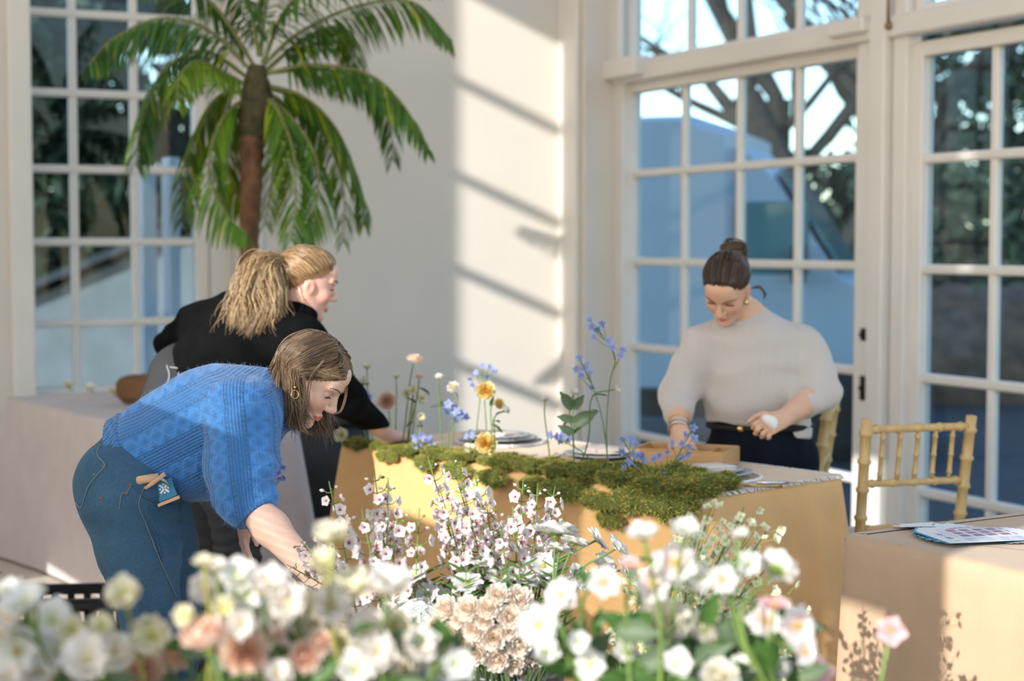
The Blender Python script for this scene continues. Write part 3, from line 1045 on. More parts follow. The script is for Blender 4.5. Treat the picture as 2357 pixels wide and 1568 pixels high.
def head_colors(V, H, R, sc=1.0):
    """skin tint: lips, cheeks, nose, brows in the head frame"""
    q = ((V - H) @ R) / sc
    col = np.ones((len(V), 3))
    def blob(c, r, tint, a):
        d = (((q - np.array(c)) / np.array(r)) ** 2).sum(1)
        w = (np.exp(-d * 1.2) * a)[:, None]
        col[:] = col * (1 - w) + np.array(tint) * w
    for s in (-1, 1):
        blob((.068, .044 * s, -.030), (.03, .024, .026), (1.0, .62, .55), .65)
        blob((.0, .078 * s, -.01), (.03, .015, .035), (1.0, .60, .52), .6)
        blob((.082, .032 * s, .010), (.012, .020, .011), (.72, .52, .46), .55)
    blob((.113, 0, -.03), (.014, .014, .013), (1, .70, .64), .6)
    lip = (np.abs(q[:, 2] + .0695) < .0105 - .30 * np.abs(q[:, 1])) & (np.abs(q[:, 1]) < .023) & (q[:, 0] > .080)
    col[lip] = np.array([.88, .42, .38])
    return col

def add_hand(fd, W_, d, n, side, curl=.5, sc=1.0, spread=.18, thumb=.6, k=.006):
    """hand from wrist W_, pointing along d, palm facing n; side=+1 when the thumb lies towards cross(d,n)"""
    d = nrm(d); n = nrm(np.asarray(n, float) - d * (np.asarray(n, float) @ d)); t = np.cross(d, n) * side
    B = lambda a, b, c: W_ + (d * a + t * b + n * c) * sc
    fd.cone(B(0, 0, 0), B(.035, 0, 0), .022 * sc, .024 * sc, .012, w=t, wr=1.15)
    fd.cone(B(.025, .014, 0), B(.078, .026, 0), .014 * sc, .0115 * sc, .012)
    fd.cone(B(.025, 0, 0), B(.082, .008, 0), .0145 * sc, .0115 * sc, .012)
    fd.cone(B(.025, -.012, 0), B(.078, -.011, 0), .014 * sc, .011 * sc, .012)
    fd.cone(B(.022, -.020, 0), B(.070, -.028, 0), .012 * sc, .010 * sc, .012)
    for i, (b, L) in enumerate(((.027, .070), (.009, .078), (-.010, .072), (-.027, .058))):
        p = B(.080 - .004 * abs(i - 1), b, 0)
        ang = curl * (.65 + .12 * i)
        dr = nrm(d + t * spread * (b / .03) * .5)
        r = (.0088, .0090, .0086, .0076)[i] * sc
        for j, f in enumerate((.46, .30, .24)):
            v = dr * math.cos(ang) + n * math.sin(ang)
            q = p + v * L * f * sc
            fd.cone(p, q, r, r * .90, .004 if j else k)
            p = q; r *= .90; ang += curl * (1.0, .7, .5)[j]
    p = B(.022, .022, .006)
    q = p + nrm(d * .75 + t * .75 + n * .35 * thumb) * .040 * sc
    fd.cone(p, q, .0135 * sc, .0105 * sc, .010)
    r_ = q + nrm(d * 1.0 + t * .25 + n * .5 * thumb) * .030 * sc
    fd.cone(q, r_, .0100 * sc, .0090 * sc, .005)
    fd.cone(r_, r_ + nrm(d * 1.0 - t * .05 + n * .6 * thumb) * .022 * sc, .0090 * sc, .0072 * sc, .004)

def skin_mat(name, base):
    m, nt, b = new_mat(name)
    a = nt.nodes.new('ShaderNodeAttribute'); a.attribute_name = 'tint'
    src = mixc(nt, ramp(nt, noise_tex(nt, 30, 4), .3, .7), tuple(c * .92 for c in base), base)
    n = nt.nodes.new('ShaderNodeMix'); n.data_type = 'RGBA'; n.blend_type = 'MULTIPLY'; n.inputs[0].default_value = 1
    nt.links.new(src, n.inputs[6]); nt.links.new(a.outputs['Color'], n.inputs[7])
    nt.links.new(n.outputs[2], b.inputs['Base Color'])
    b.inputs['Roughness'].default_value = .5
    b.inputs['Specular IOR Level'].default_value = .3
    b.inputs['Subsurface Weight'].default_value = .12
    b.inputs['Subsurface Radius'].default_value = (.010, .004, .002)
    b.inputs['Subsurface Scale'].default_value = .6
    return m
def hair_mat(name):
    m, nt, b = new_mat(name)
    a = nt.nodes.new('ShaderNodeAttribute'); a.attribute_name = 'tint'
    n = noise_tex(nt, 40, 3)
    mx = nt.nodes.new('ShaderNodeMix'); mx.data_type = 'RGBA'; mx.blend_type = 'MULTIPLY'; mx.inputs[0].default_value = 1
    nt.links.new(a.outputs['Color'], mx.inputs[6])
    nt.links.new(mixc(nt, n, (.75, .75, .75), (1, 1, 1)), mx.inputs[7])
    nt.links.new(mx.outputs[2], b.inputs['Base Color'])
    b.inputs['Roughness'].default_value = .38
    b.inputs['Specular IOR Level'].default_value = .45
    return m
M['skin'] = skin_mat('fair_skin', (.80, .52, .40))
M['skin_rosy'] = skin_mat('rosy_skin', (.80, .48, .38))
M['skin_warm'] = skin_mat('warm_skin', (.74, .45, .31))
M['hair'] = hair_mat('hair_strands')
M['eye'] = plain('eye_white', (.70, .66, .62), .2, .02)
M['iris'] = plain('dark_iris', (.04, .03, .025), .15, .1)
M['lash'] = plain('dark_lashes', (.05, .03, .025), .7)
M['brow'] = plain('brown_brow', (.16, .09, .055), .8)
M['gold'] = plain('polished_gold', (.75, .50, .18), .25, .05, 20, metal=1)
M['silver'] = plain('polished_silver', (.70, .70, .72), .25, .05, 20, metal=1)

def strands(paths, cols, r=.0012, sides=3):
    """many tapered hair strands as one mesh; paths (n,m,3)"""
    P_ = np.asarray(paths, float)
    n, m, _ = P_.shape
    T = nrm(np.gradient(P_, axis=1))
    ref = np.array([.3, .8, .52])
    N = nrm(np.cross(T, ref)); B = np.cross(T, N)
    a = np.arange(sides) / sides * 2 * math.pi
    rr = np.broadcast_to(np.asarray(r, float), (n,))[:, None] * np.interp(np.linspace(0, 1, m), [0, .1, .75, 1], [.8, 1, 1, .25])[None]
    V = P_[:, :, None] + rr[:, :, None, None] * (np.cos(a)[None, None, :, None] * N[:, :, None] + np.sin(a)[None, None, :, None] * B[:, :, None])
    base = np.arange(n)[:, None, None] * (m * sides)
    i = np.arange(m - 1)[None, :, None] * sides
    j = np.arange(sides)[None, None, :]
    k = (j + 1) % sides
    F = np.stack([base + i + j, base + i + k, base + i + sides + k, base + i + sides + j], -1).reshape(-1, 4)
    C = np.repeat(np.asarray(cols), m * sides, axis=0)
    return V.reshape(-1, 3), F, C

def spline(pts, m):
    """Catmull-Rom through (k,...,3) control points stacked on axis 0 -> (m,...)"""
    pts = np.asarray(pts, float)
    k = len(pts)
    q = np.concatenate([2 * pts[:1] - pts[1:2], pts, 2 * pts[-1:] - pts[-2:-1]])
    out = []
    for t in np.linspace(0, k - 1 - 1e-6, m):
        i = int(t); f = t - i
        a, b, c, d = q[i], q[i + 1], q[i + 2], q[i + 3]
        out.append(.5 * (2 * b + (c - a) * f + (2 * a - 5 * b + 4 * c - d) * f * f + (3 * b - a - 3 * c + d) * f ** 3))
    return np.array(out)

def face_bits(root, H, R, look, sc=1.0, lid=.55, brow=True):
    T = lambda p: H + (np.asarray(p, float) * sc) @ R.T
    for s in (-1, 1):
        c = T([(.0722, .032 * s, .004)])[0]
        ey = part('eye', ball(c, .0122 * sc, 16, 10), M['eye'], root)
        g = nrm(R @ np.array(look))
        V, F = ball((0, 0, 0), (.0062 * sc, .0062 * sc, .0022 * sc), 12, 6)
        part('iris', (V @ zto(g).T + c + g * .0112 * sc, F), M['iris'], ey)
        # upper lash line
        y = np.linspace(-.0145, .0155, 9)
        pts = [(.0868 - 8.0 * (yy) ** 2 - .004 * (abs(yy) / .0155) ** 2, .032 * s + yy * s, .0035 - 18 * (yy - .001) ** 2) for yy in y]
        lash = [tube(T(pts), .0011 * sc, 4)]
        for yy, p in zip(y, pts):
            lash.append(tube(T([p, (p[0] + .005, p[1] + .002 * s, p[2] - .001), (p[0] + .0085, p[1] + .004 * s, p[2] + .0005)]), [.0006, .0005, .0002], 3))
        part('lashes', merge(*lash), M['lash'], root)
        if brow:
            bp = []
            for i in range(34):
                t = i / 33
                yy = .012 + .040 * t
                x = .1035 - .026 * t ** 1.6
                z = .0275 + .010 * math.sin(t * 2.4) - .004 * t
                bp.append(tube(T([(x + .001, yy * s, z - .0022), (x + .0015, (yy + .004) * s, z), (x, (yy + .009) * s, z + .0018)]), [.0013, .0017, .0005], 3))
            part('eyebrow', merge(*bp), M['brow'], root)

def limb_w(p):  # convenience
    return np.asarray(p, float)

# ------------------------------------------------------------------ woman in the blue jumper
def knit_mat(name, col, cable=True, rib=.008):
    m, nt, b = new_mat(name)
    at = nt.nodes.new('ShaderNodeAttribute'); at.attribute_name = 'knit'
    sp = nt.nodes.new('ShaderNodeSeparateXYZ'); nt.links.new(at.outputs['Vector'], sp.inputs[0])
    a, x = X(nt, sp.outputs[0]), X(nt, sp.outputs[1])
    TAU = 2 * math.pi
    st = ((x * (TAU / rib)).sin() + 1.0) * .5
    st2 = ((a * (TAU / (rib * .75))).sin() + 1.0) * .5
    fine = st * (st2 * .35 + .65)
    nz = X(nt, noise_tex(nt, 420, 2)) * .5
    if cable:
        per = .105
        col_ = (x / per).fract()
        inc = (col_ - .5).abs().lt(.23)
        w = (col_ - .5) * (per / .016)
        c1 = (w - (a * (TAU / .075)).sin() * 1.2).abs()
        c2 = (w + (a * (TAU / .075)).sin() * 1.2).abs()
        hb = (c1._m('MINIMUM', c2) * -1.0 + 1.2)._m('MAXIMUM', 0.0)
        eye = ((col_ - .5).abs() - .30).abs().lt(.035) * ((a * (TAU / .012)).sin().gt(.1))
        hgt = inc * (hb * .9 + fine * .25) + (inc * -1.0 + 1.0) * (fine * .8) - eye * .9
    else:
        hgt = fine
        eye = None
    h = hgt + nz
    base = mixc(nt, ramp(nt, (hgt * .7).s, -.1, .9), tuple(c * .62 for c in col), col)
    nt.links.new(base, b.inputs['Base Color'])
    b.inputs['Roughness'].default_value = .9
    b.inputs['Specular IOR Level'].default_value = .15
    b.inputs['Sheen Weight'].default_value = .35
    b.inputs['Sheen Roughness'].default_value = .4
    bump(nt, b, h, .85, .004)
    return m

M['blue_knit'] = knit_mat('blue_cable_knit', (.080, .265, .62))
M['blue_rib'] = knit_mat('blue_rib_knit', (.072, .245, .58), False, .011)
def denim(name, c1, c2):
    m, nt, b = new_mat(name)
    at = coords(nt)
    sp = nt.nodes.new('ShaderNodeSeparateXYZ'); nt.links.new(at, sp.inputs[0])
    x, y, z = (X(nt, sp.outputs[i]) for i in range(3))
    tw = ((x * 1.0 + z * 1.6 + y * .6) * 2100).sin()
    n1 = noise_tex(nt, 5, 5); n2 = noise_tex(nt, 160, 3)
    f = X(nt, ramp(nt, n1, .25, .75)) * .6 + X(nt, n2) * .5
    nt.links.new(mixc(nt, f, c1, c2), b.inputs['Base Color'])
    b.inputs['Roughness'].default_value = .85
    b.inputs['Specular IOR Level'].default_value = .15
    bump(nt, b, tw * .3 + X(nt, n2), .3, .002)
    return m
M['denim'] = denim('mid_blue_denim', (.014, .048, .095), (.085, .180, .275))
M['thread'] = plain('pale_thread', (.26, .29, .31), .8)
M['rust_thread'] = plain('rust_thread', (.38, .14, .05), .8)

def scarf_disp(V, amp, sc, seed=0):
    return np.array([mnoise.noise(Vector((v * sc + seed).tolist())) for v in V]) * amp

def normals(V, F):
    n = np.zeros_like(V)
    a = np.cross(V[F[:, 2]] - V[F[:, 0]], V[F[:, 3]] - V[F[:, 1]])
    for i in range(4): np.add.at(n, F[:, i], a)
    return nrm(n)

D1 = 4.38
q = lambda x, y, d=D1: P(x, y, d)
H1 = q(709, 872, 4.38)
R1h = head_frame((math.cos(math.radians(37)) * math.cos(math.radians(-9)), math.cos(math.radians(37)) * math.sin(math.radians(-9)), -math.sin(math.radians(37))), 0)
S1 = .90
hipR, hipL = q(298, 1128, 4.29), q(330, 1132, 4.48)
kneeR, kneeL = q(352, 1462, 4.30), q(405, 1440, 4.55)
ankR, ankL = np.array([kneeR[0] - .03, kneeR[1] + .03, .075]), np.array([kneeL[0] - .03, kneeL[1] + .03, .075])
shR, shL = q(556, 955, 4.23), q(560, 955, 4.53)
elR, wrR = q(576, 1162, 4.16), q(742, 1345, 3.98)
elL, wrL = q(566, 1120, 4.62), q(566, 1196, 4.50)
pel, ch, nk = q(312, 1082), q(500, 968), q(604, 928)
fd = Field(np.minimum(q(150, 1200), np.array([-1.3, 3.8, -.02])), np.array([-.25, 4.8, 1.42]), .011,
           [((H1 - .135), (H1 + .14), .0027), (wrR - np.array([.02, .08, .16]), wrR + np.array([.12, .08, .03]), .0035), (wrL - np.array([.05, .05, .13]), wrL + np.array([.05, .05, .02]), .0035)])
fd.chain([pel, q(400, 1025), ch, nk], [.11, .10, .11, .06], .04, w=(0, 1, 0), wr=1.25)
fd.chain([nk, H1 + R1h @ np.array([-.02, 0, -.04]) * S1], [.052, .05], .02)
add_head(fd, H1, R1h, S1)
fd.chain([shR, elR, elR + (wrR - elR) * .3, wrR], [.05, .042, .043, .027], .02)
fd.chain([shL, elL, wrL], [.05, .042, .027], .02)
fd.chain([ch, shR], [.06, .05], .04); fd.chain([ch, shL], [.06, .05], .04)
for h_, k_, a_ in ((hipR, kneeR, ankR), (hipL, kneeL, ankL)):
    fd.chain([h_, k_, a_], [.085, .055, .04], .03)
    fd.cone(a_ + np.array([-.03, 0, -.04]), a_ + np.array([.15, -.02, -.05]), .03, .022, .02)
dR = nrm(q(765, 1400, 3.92) - wrR)
add_hand(fd, wrR, dR, (.75, .1, -.25), -1, .75, .95)
dL = nrm(q(561, 1262, 4.46) - wrL)
add_hand(fd, wrL, dL, (.85, .35, 0), 1, .25, .85)
V, F = fd.mesh(1)
base1 = np.array([ankR[0], ankR[1] + .1, 0])
col = head_colors(V, H1, R1h, S1)
blue = top('person', (V, F), M['skin'], 'person in a blue cable-knit jumper and jeans bending over the flowers', 'person', origin=base1, colors=col)
face_bits(blue, H1, R1h, (.75, -.25, -.60), S1)

# jumper body
ax_t = nrm(q(600, 920) - q(330, 1060)); bx_t = np.cross([0, 1, 0], ax_t)
fd = Field(q(230, 1240) - np.array([0, .45, 0]), q(690, 800) + np.array([0, .45, 0]), .0065)
fd.chain([q(338, 1040), q(395, 1018), q(480, 985), q(552, 955), q(600, 930)], [.108, .138, .148, .128, .085], .03, w=(0, 1, 0), wr=1.18)
fd.ell(q(458, 1058), (.135, .15, .105), roty(.35), .05)
fd.ell(q(350, 1010), (.085, .13, .075), roty(.6), .03)
fd.chain([ch, shR], [.10, .095], .04); fd.chain([ch, shL], [.10, .095], .04)
fd.ell(q(545, 925), (.10, .19, .075), roty(.4), .04)
V, F = fd.mesh(2)
N_ = normals(V, F)
kn = np.stack([(V - pel) @ ax_t, (V - pel) @ bx_t + .0 * V[:, 1], V[:, 1]], 1)
wr_ = np.sin(((V - pel) @ ax_t) * 30 + scarf_disp(V, 3, 5)) * .004 + scarf_disp(V, .007, 9, 3)
V = V + N_ * wr_[:, None]
part('jumper', (V, F), M['blue_knit'], blue, attrs={'knit': kn})
# ribbed hem
hem_p = [q(262, 1072), q(300, 1056), q(345, 1036)]
T_, N1, B1_ = frames(hem_p)
def band(path, radii, w, wr, n=120, ribs=42, amp=.0022, kmat='blue_rib', name='ribbed_hem', root=None, tilt=None):
    path = np.asarray(path, float)
    m = 14
    pp = spline(path, m); rr = np.interp(np.linspace(0, 1, m), np.linspace(0, 1, len(radii)), radii)
    Tn = nrm(np.gradient(pp, axis=0))
    w = nrm(w)
    a = np.arange(n) / n * 2 * math.pi
    Vs, kn_ = [], []
    for i in range(m):
        o = nrm(np.cross(Tn[i], w))
        rib = 1 + amp / rr[i] * np.sin(ribs * a)
        Vs.append(pp[i] + (np.cos(a) * wr * rr[i] * rib)[:, None] * w + (np.sin(a) * rr[i] * rib)[:, None] * o)
        kn_.append(np.stack([np.full(n, i * .01), a * rr[i] * 1.0, a * 0], 1))
    Vs = np.array(Vs)
    inner = Vs[::-1] * 1.0
    c = pp[::-1, None]
    inner = c + (inner - c) * .93
    A = np.concatenate([Vs, inner]).reshape(-1, 3)
    K = np.concatenate([np.array(kn_), np.array(kn_)[::-1]]).reshape(-1, 3)
    Fq = []
    for i in range(2 * m):
        for j in range(n):
            k = (j + 1) % n; i2 = (i + 1) % (2 * m)
            Fq.append((i * n + j, i * n + k, i2 * n + k, i2 * n + j))
    return part(name, (A, np.array(Fq)), M[kmat], root, attrs={'knit': K})
band([q(280, 1062), q(315, 1050), q(350, 1034)], [.112, .121, .112], (0, 1, 0), 1.22, root=blue)
band([q(602, 944, 4.38), q(626, 934, 4.38), q(648, 926, 4.38)], [.088, .080, .074], (0, 1, 0), .95, ribs=34, name='rolled_collar', root=blue)
# sleeves
def sleeve(pts, rs, lo, hi, cuff, name='sleeve', mat='blue_knit', ribmat='blue_rib', step=.006, wrin=.004, root=None, ribs=30):
    f_ = Field(lo, hi, step)
    f_.chain(pts, rs, .03)
    V, F = f_.mesh(2)
    N_ = normals(V, F)
    axs = nrm(np.asarray(pts[-1]) - np.asarray(pts[0])); b_ = nrm(np.cross([0, 1, 0], axs))
    kn = np.stack([(V - pts[0]) @ axs, (V - pts[0]) @ b_, V[:, 1]], 1)
    V = V + N_ * (np.sin(kn[:, 0] * 55 + scarf_disp(V, 3, 8)) * wrin + scarf_disp(V, .006, 10, 5))[:, None]
    s = part(name, (V, F), M[mat], root, attrs={'knit': kn})
    if cuff:
        band(cuff[0], cuff[1], np.cross(nrm(np.asarray(cuff[0][-1]) - cuff[0][0]), [.3, .8, .1]), 1.0, ribs=ribs, kmat=ribmat, name='cuff', root=root, n=96)
    return s
cuR = q(587, 1176, 4.15)
sleeve([shR, q(556, 1050, 4.20), q(560, 1130, 4.17), q(572, 1156, 4.16)], [.098, .090, .078, .062], np.array(shR) - np.array([.16, .16, .34]), np.array(shR) + np.array([.22, .18, .14]),
       ([q(560, 1140, 4.165), q(578, 1165, 4.155), q(594, 1186, 4.145)], [.066, .060, .056]), root=blue)
sleeve([shL, q(548, 1050, 4.58), elL, q(562, 1150, 4.6)], [.095, .085, .072, .06], np.array(shL) - np.array([.18, .14, .34]), np.array(shL) + np.array([.18, .24, .14]),
       ([q(564, 1135, 4.61), q(564, 1165, 4.57), q(564, 1190, 4.53)], [.060, .056, .052]), root=blue)
# loose mohair fibres along the jumper
gz = np.random.default_rng(3)
jm = [o for o in blue.children if o.name.split('.')[0] in ('jumper', 'sleeve')]
fz = []
for o in jm:
    nv = len(o.data.vertices)
    co = np.empty(nv * 3, np.float32); o.data.vertices.foreach_get('co', co); co = co.reshape(-1, 3) + base1
    no = np.empty(nv * 3, np.float32); o.data.vertices.foreach_get('normal', no); no = no.reshape(-1, 3)
    ii = gz.integers(0, nv, 2600)
    d0 = nrm(no[ii] + gz.normal(0, .7, (2600, 3))); d1 = nrm(d0 + gz.normal(0, .8, (2600, 3)))
    L_ = gz.uniform(.004, .011, (2600, 1))
    fz.append(np.stack([co[ii] - no[ii] * .002, co[ii] + d0 * L_ * .6, co[ii] + d0 * L_ * .6 + d1 * L_ * .7], 1))
V, F, C = strands(np.concatenate(fz), np.repeat([[.20, .40, .75]], sum(len(f) for f in fz), 0), .00028)
tag(part('mohair_fuzz', (V, F), M['hair'], blue, colors=C), kind='stuff')
# jeans
fd = Field(np.array([-1.35, 4.05, 0.02]), np.array([-.55, 4.85, 1.12]), .0075)
fd.cone(q(325, 1046), q(308, 1095), .104, .122, .03, w=(0, 1, 0), wr=1.28)
fd.ell(q(268, 1128, 4.30), (.105, .095, .125), roty(-.2), .04)
fd.ell(q(285, 1125, 4.47), (.105, .095, .125), roty(-.2), .04)
fd.ell(q(352, 1112, 4.38), (.085, .13, .10), None, .04)
for h_, k_, a_, kx in ((hipR, kneeR, ankR, 0), (hipL, kneeL, ankL, .0)):
    fd.chain([h_ + np.array([.0, 0, -.02]), h_ + (k_ - h_) * .4, k_, k_ + (a_ - k_) * .5, a_ + np.array([0, 0, .02])], [.128, .104, .072, .062, .060], .03)
V, F = fd.mesh(2)
N_ = normals(V, F)
cre = scarf_disp(V, .004, 14, 9)
hipd = np.linalg.norm(V - q(400, 1170, 4.33), axis=1)
cre += np.exp(-(hipd / .14) ** 2) * np.sin((V[:, 2] * 1.0 + V[:, 0] * .35) * 150) * .004
V = V + N_ * cre[:, None]
jeans = part('jeans', (V, F), M['denim'], blue)
bv = BVHTree.FromPolygons([Vector(v) for v in V.tolist()], F.tolist())
def on_jeans(pts, lift=.002):
    out = []
    o = Vector((0, 0, CAM_H))
    for x, y in pts:
        d = (Vector(P(x, y, 4.3)) - o).normalized()
        h = bv.ray_cast(o, d)
        if h[0] is not None:
            out.append(np.array(h[0] + h[1] * lift))
    return np.array(out)
def px_path(pts, n=40):
    return spline([np.array((*p, 0.0)) for p in pts], n)[:, :2]
def seam(name, pts, r=.0016, mat='thread', n=50, parent=None):
    w = on_jeans(px_path(pts, n))
    if len(w) > 3:
        part(name, tube(w, r, 5), M[mat], parent or jeans)
seam('side_seam', [(347, 1088), (337, 1112), (326, 1135), (319, 1165), (333, 1200), (352, 1250), (372, 1300), (392, 1345), (405, 1375)], .0011)
seam('back_pocket_stitching', [(232, 1024), (224, 1045), (240, 1068), (241, 1076), (221, 1098), (204, 1122), (196, 1145), (188, 1168), (176, 1158)], .0011)
seam('front_pocket_stitching', [(303, 1115), (293, 1132), (281, 1138), (277, 1155), (274, 1172)], .0011)
seam('pocket_edge', [(304, 1116), (320, 1132), (340, 1148), (366, 1158)], .0026, 'denim')
seam('pocket_edge', [(366, 1158), (390, 1150), (404, 1138), (410, 1120)], .0026, 'denim')
seam('crotch_seam', [(340, 1170), (356, 1182), (362, 1172), (372, 1164), (400, 1160)], .0022, 'denim')
seam('leg_crease', [(340, 1200), (348, 1215), (354, 1222), (362, 1250), (372, 1290)], .0022, 'denim')
for p_ in ((218, 1093), (239, 1074), (234, 1147), (292, 1136), (300, 1117)):
    w = on_jeans([p_], .001)
    if len(w): part('bar_tack', ball(w[0], (.004, .003, .003), 8, 6), M['rust_thread'], jeans)
# belt loops of the pocket tools: wooden-handled snips and a small printed card case in the front pocket
M['pale_wood'] = wood('pale_handle_wood', (.58, .33, .18), (.72, .45, .27), 0, 30)
M['teal_card'] = plain('teal_card', (.03, .22, .36), .5, .05)
M['white_ink'] = plain('white_ink', (.8, .82, .82), .6, .02)
M['navy_card'] = plain('navy_card', (.02, .05, .09), .5, .05)
pk = on_jeans([(370, 1134)], .006)[0]
SC_ = .74
cxv = nrm(P(385, 1128, 4.2) - P(355, 1140, 4.2)); czv = nrm(np.array([0, -1, .25])); cyv = np.cross(czv, cxv)
MC = np.stack([cxv, cyv, czv], 1) * SC_
case = empty('card_case', pk, 0, 'small teal printed card case with a white cross mark in the jeans pocket', 'card case')
cb = lambda x0, x1, y0, y1, z0, z1, b=.001: (lambda VF: (VF[0] @ MC.T, VF[1]))(box(x0, x1, y0, y1, z0, z1, b))
part('card', cb(-.028, .045, -.030, .034, -.003, .003), M['teal_card'], case, world=False, smooth=False)
part('navy_panel', cb(-.040, -.018, -.034, .024, -.002, .0035), M['navy_card'], case, world=False, smooth=False)
for a in (math.radians(35), math.radians(125)):
    bar = box(-.021, .021, -.0036, .0036, .003, .0042)
    part('cross_mark', ((bar[0] @ rotz(a).T + np.array([.010, .008, 0])) @ MC.T, bar[1]), M['white_ink'], case, world=False, smooth=False)
for a in range(4):
    an = math.radians(80 + 90 * a)
    d_ = lathe([(.0001, .003), (.0036, .003), (.0036, .0043), (.0001, .0043)], 10)
    part('dot_mark', ((d_[0] + np.array([.010 + .014 * math.cos(an), .008 + .014 * math.sin(an), 0])) @ MC.T, d_[1]), M['white_ink'], case, world=False, smooth=False)
part('edge_strip', cb(-.030, .050, -.044, -.032, -.003, .003), M['pale_wood'], case, world=False, smooth=False)
sn = empty('flower_snips', on_jeans([(332, 1106)], .010)[0], 0, 'wooden-handled flower snips tucked in the jeans pocket', 'snips')
hd_ = tube(np.array([(-.030, .006, 0), (-.022, .004, .0), (.0, 0, 0), (.045, -.010, 0)]) @ MC.T, [.008, .0115, .011, .010], 10, flat=.5)
part('handle', hd_, M['pale_wood'], sn, world=False)
hd_ = tube(np.array([(-.012, -.030, .002), (.02, -.022, .002), (.07, -.008, .002)]) @ MC.T, [.004, .006, .006], 8, flat=.5)
part('handle', hd_, M['pale_wood'], sn, world=False)
bd_ = tube(np.array([(.04, -.010, .0), (.06, -.03, 0), (.07, -.06, 0)]) @ MC.T, [.006, .005, .001], 6, flat=.3)
part('blade', bd_, M['steel'], sn, world=False)
# shoes
M['shoe'] = plain('pale_trainer', (.7, .68, .65), .6)
for a_ in (ankR, ankL):
    f_ = Field(a_ - np.array([.12, .10, .09]), a_ + np.array([.25, .10, .08]), .008)
    f_.cone(a_ + np.array([-.035, 0, -.035]), a_ + np.array([.15, -.01, -.045]), .042, .030, .02).cut_plane((0, 0, .004), (0, 0, -1))
    part('shoe', f_.mesh(1), M['shoe'], blue)
# hair: a shoulder-length bob falling straight down from a bent head
def cap(root, H, R, sc, rad, cen, keep, col, seed=0):
    V, F = ball((0, 0, 0), 1.0, 64, 44)
    Vl = ell_proj(V * np.array(rad) + np.array(cen))
    ok = keep(Vl)
    F2 = [f for f in F if all(ok[i] for i in f)]
    used = sorted({i for f in F2 for i in f}); mp = {o: i for i, o in enumerate(used)}
    W = H + (Vl[used] * sc) @ R.T
    c = np.repeat(np.array([col]), len(used), 0)
    return part('hair_cap', (W, [tuple(mp[i] for i in f) for f in F2]), M['scalp'], root, colors=c)
M['scalp'] = plain('hair_roots', (1, 1, 1), .95, .05, 60, attr=True, spec=.05)
BROWN = np.array([[.10, .052, .026], [.15, .085, .045], [.22, .135, .075], [.34, .22, .125], [.46, .32, .20]])
CEN, RAD = np.array([-.010, 0, .040]), np.array([.101, .080, .090])
def ell_proj(p, k=1.0):
    d = (p - CEN) / RAD
    n = np.linalg.norm(d, axis=-1, keepdims=True)
    q_ = CEN + d / n * RAD * k
    f_ = np.clip((q_[..., :1] - .025) / .05, 0, 1) * np.clip(q_[..., 2:] / .03, 0, 1)     # the brow stands proud of the skull
    return CEN + (q_ - CEN) * (1 + .105 * f_)
hairline = lambda p: (p[:, 2] > .000 + .48 * np.maximum(p[:, 0] + .01, 0) + .35 * np.maximum(p[:, 0] - .05, 0) * 1 - .8 * np.maximum(-p[:, 0] - .02, 0))
cap(blue, H1, R1h, S1, RAD * 1.0, CEN, hairline, (.24, .15, .085))
def bob(H, R, sc, n, g, side):
    # roots along the parting and sides
    t = g.uniform(0, 1, n)
    part_x = .090 - .170 * t
    root = np.stack([part_x, side * g.uniform(.0, .02, n), np.full(n, .2)], 1)
    root = ell_proj(root, 1.0)
    vx = (-.022 if side < 0 else .03) - (.085 if side < 0 else .11) * t ** .8 + g.normal(0, .006, n)
    via = np.stack([vx, np.full(n, side * .08), (.004 if side < 0 else -.004) + g.normal(0, .010, n)], 1)
    lay = g.uniform(1.02, 1.13, (n, 1))
    via_s = ell_proj(via, 1.0) * 1
    kk = np.clip(t / .35, 0, 1)[:, None]
    m1 = ell_proj(root * .70 + via_s * .30 + np.array([0, 0, 1.0]) * (-.030 + .060 * kk), lay)
    m2 = ell_proj(root * .36 + via_s * .64 + np.array([0, side * .01, 0]) + np.array([0, 0, 1.0]) * (-.016 + .030 * kk), lay * 1.01)
    m3 = ell_proj(via_s, lay * 1.02)
    W = lambda p: H + (p * sc) @ R.T
    r0, a, b, c = W(root), W(m1), W(m2), W(m3)
    down = np.array([0, 0, -1.0])
    L = g.uniform(.105, .150, (n, 1)) * np.where(side > 0, 1.08, 1.0)
    jit = g.normal(0, .004, (n, 3))
    e1 = c + down * L * .35 + jit + np.array([.004, 0, 0])
    e2 = c + down * L * .7 + jit * 2 + np.array([.009, 0, 0])
    e3 = c + down * L + jit * 3 + np.array([.022, 0, 0]) * g.uniform(.2, 1.5, (n, 1))
    return spline(np.stack([r0, a, b, c, e1, e2, e3]), 26).transpose(1, 0, 2)
g = np.random.default_rng(11)
def bob_back(H, R, sc, n, g):
    root = ell_proj(np.stack([g.uniform(-.10, -.02, n), g.normal(0, .012, n), np.full(n, .2)], 1), 1.0)
    via = np.stack([np.full(n, -.13), g.uniform(-.085, .075, n), g.normal(-.005, .012, n)], 1)
    lay = g.uniform(1.02, 1.12, (n, 1))
    W = lambda p: H + (p * sc) @ R.T
    m1 = ell_proj(root * .65 + via * .35 + np.array([-.01, 0, .04]), lay); m2 = ell_proj(root * .3 + via * .7 + np.array([-.01, 0, .02]), lay)
    c = W(ell_proj(via, lay * 1.03))
    L = g.uniform(.07, .13, (n, 1)); jit = g.normal(0, .005, (n, 3))
    dn = np.array([-.12, -.25, -1.0]) * L
    return spline(np.stack([W(root), W(m1), W(m2), c, c + dn * .35 + jit, c + dn * .7 + jit * 2, c + dn + jit * 3]), 26).transpose(1, 0, 2)
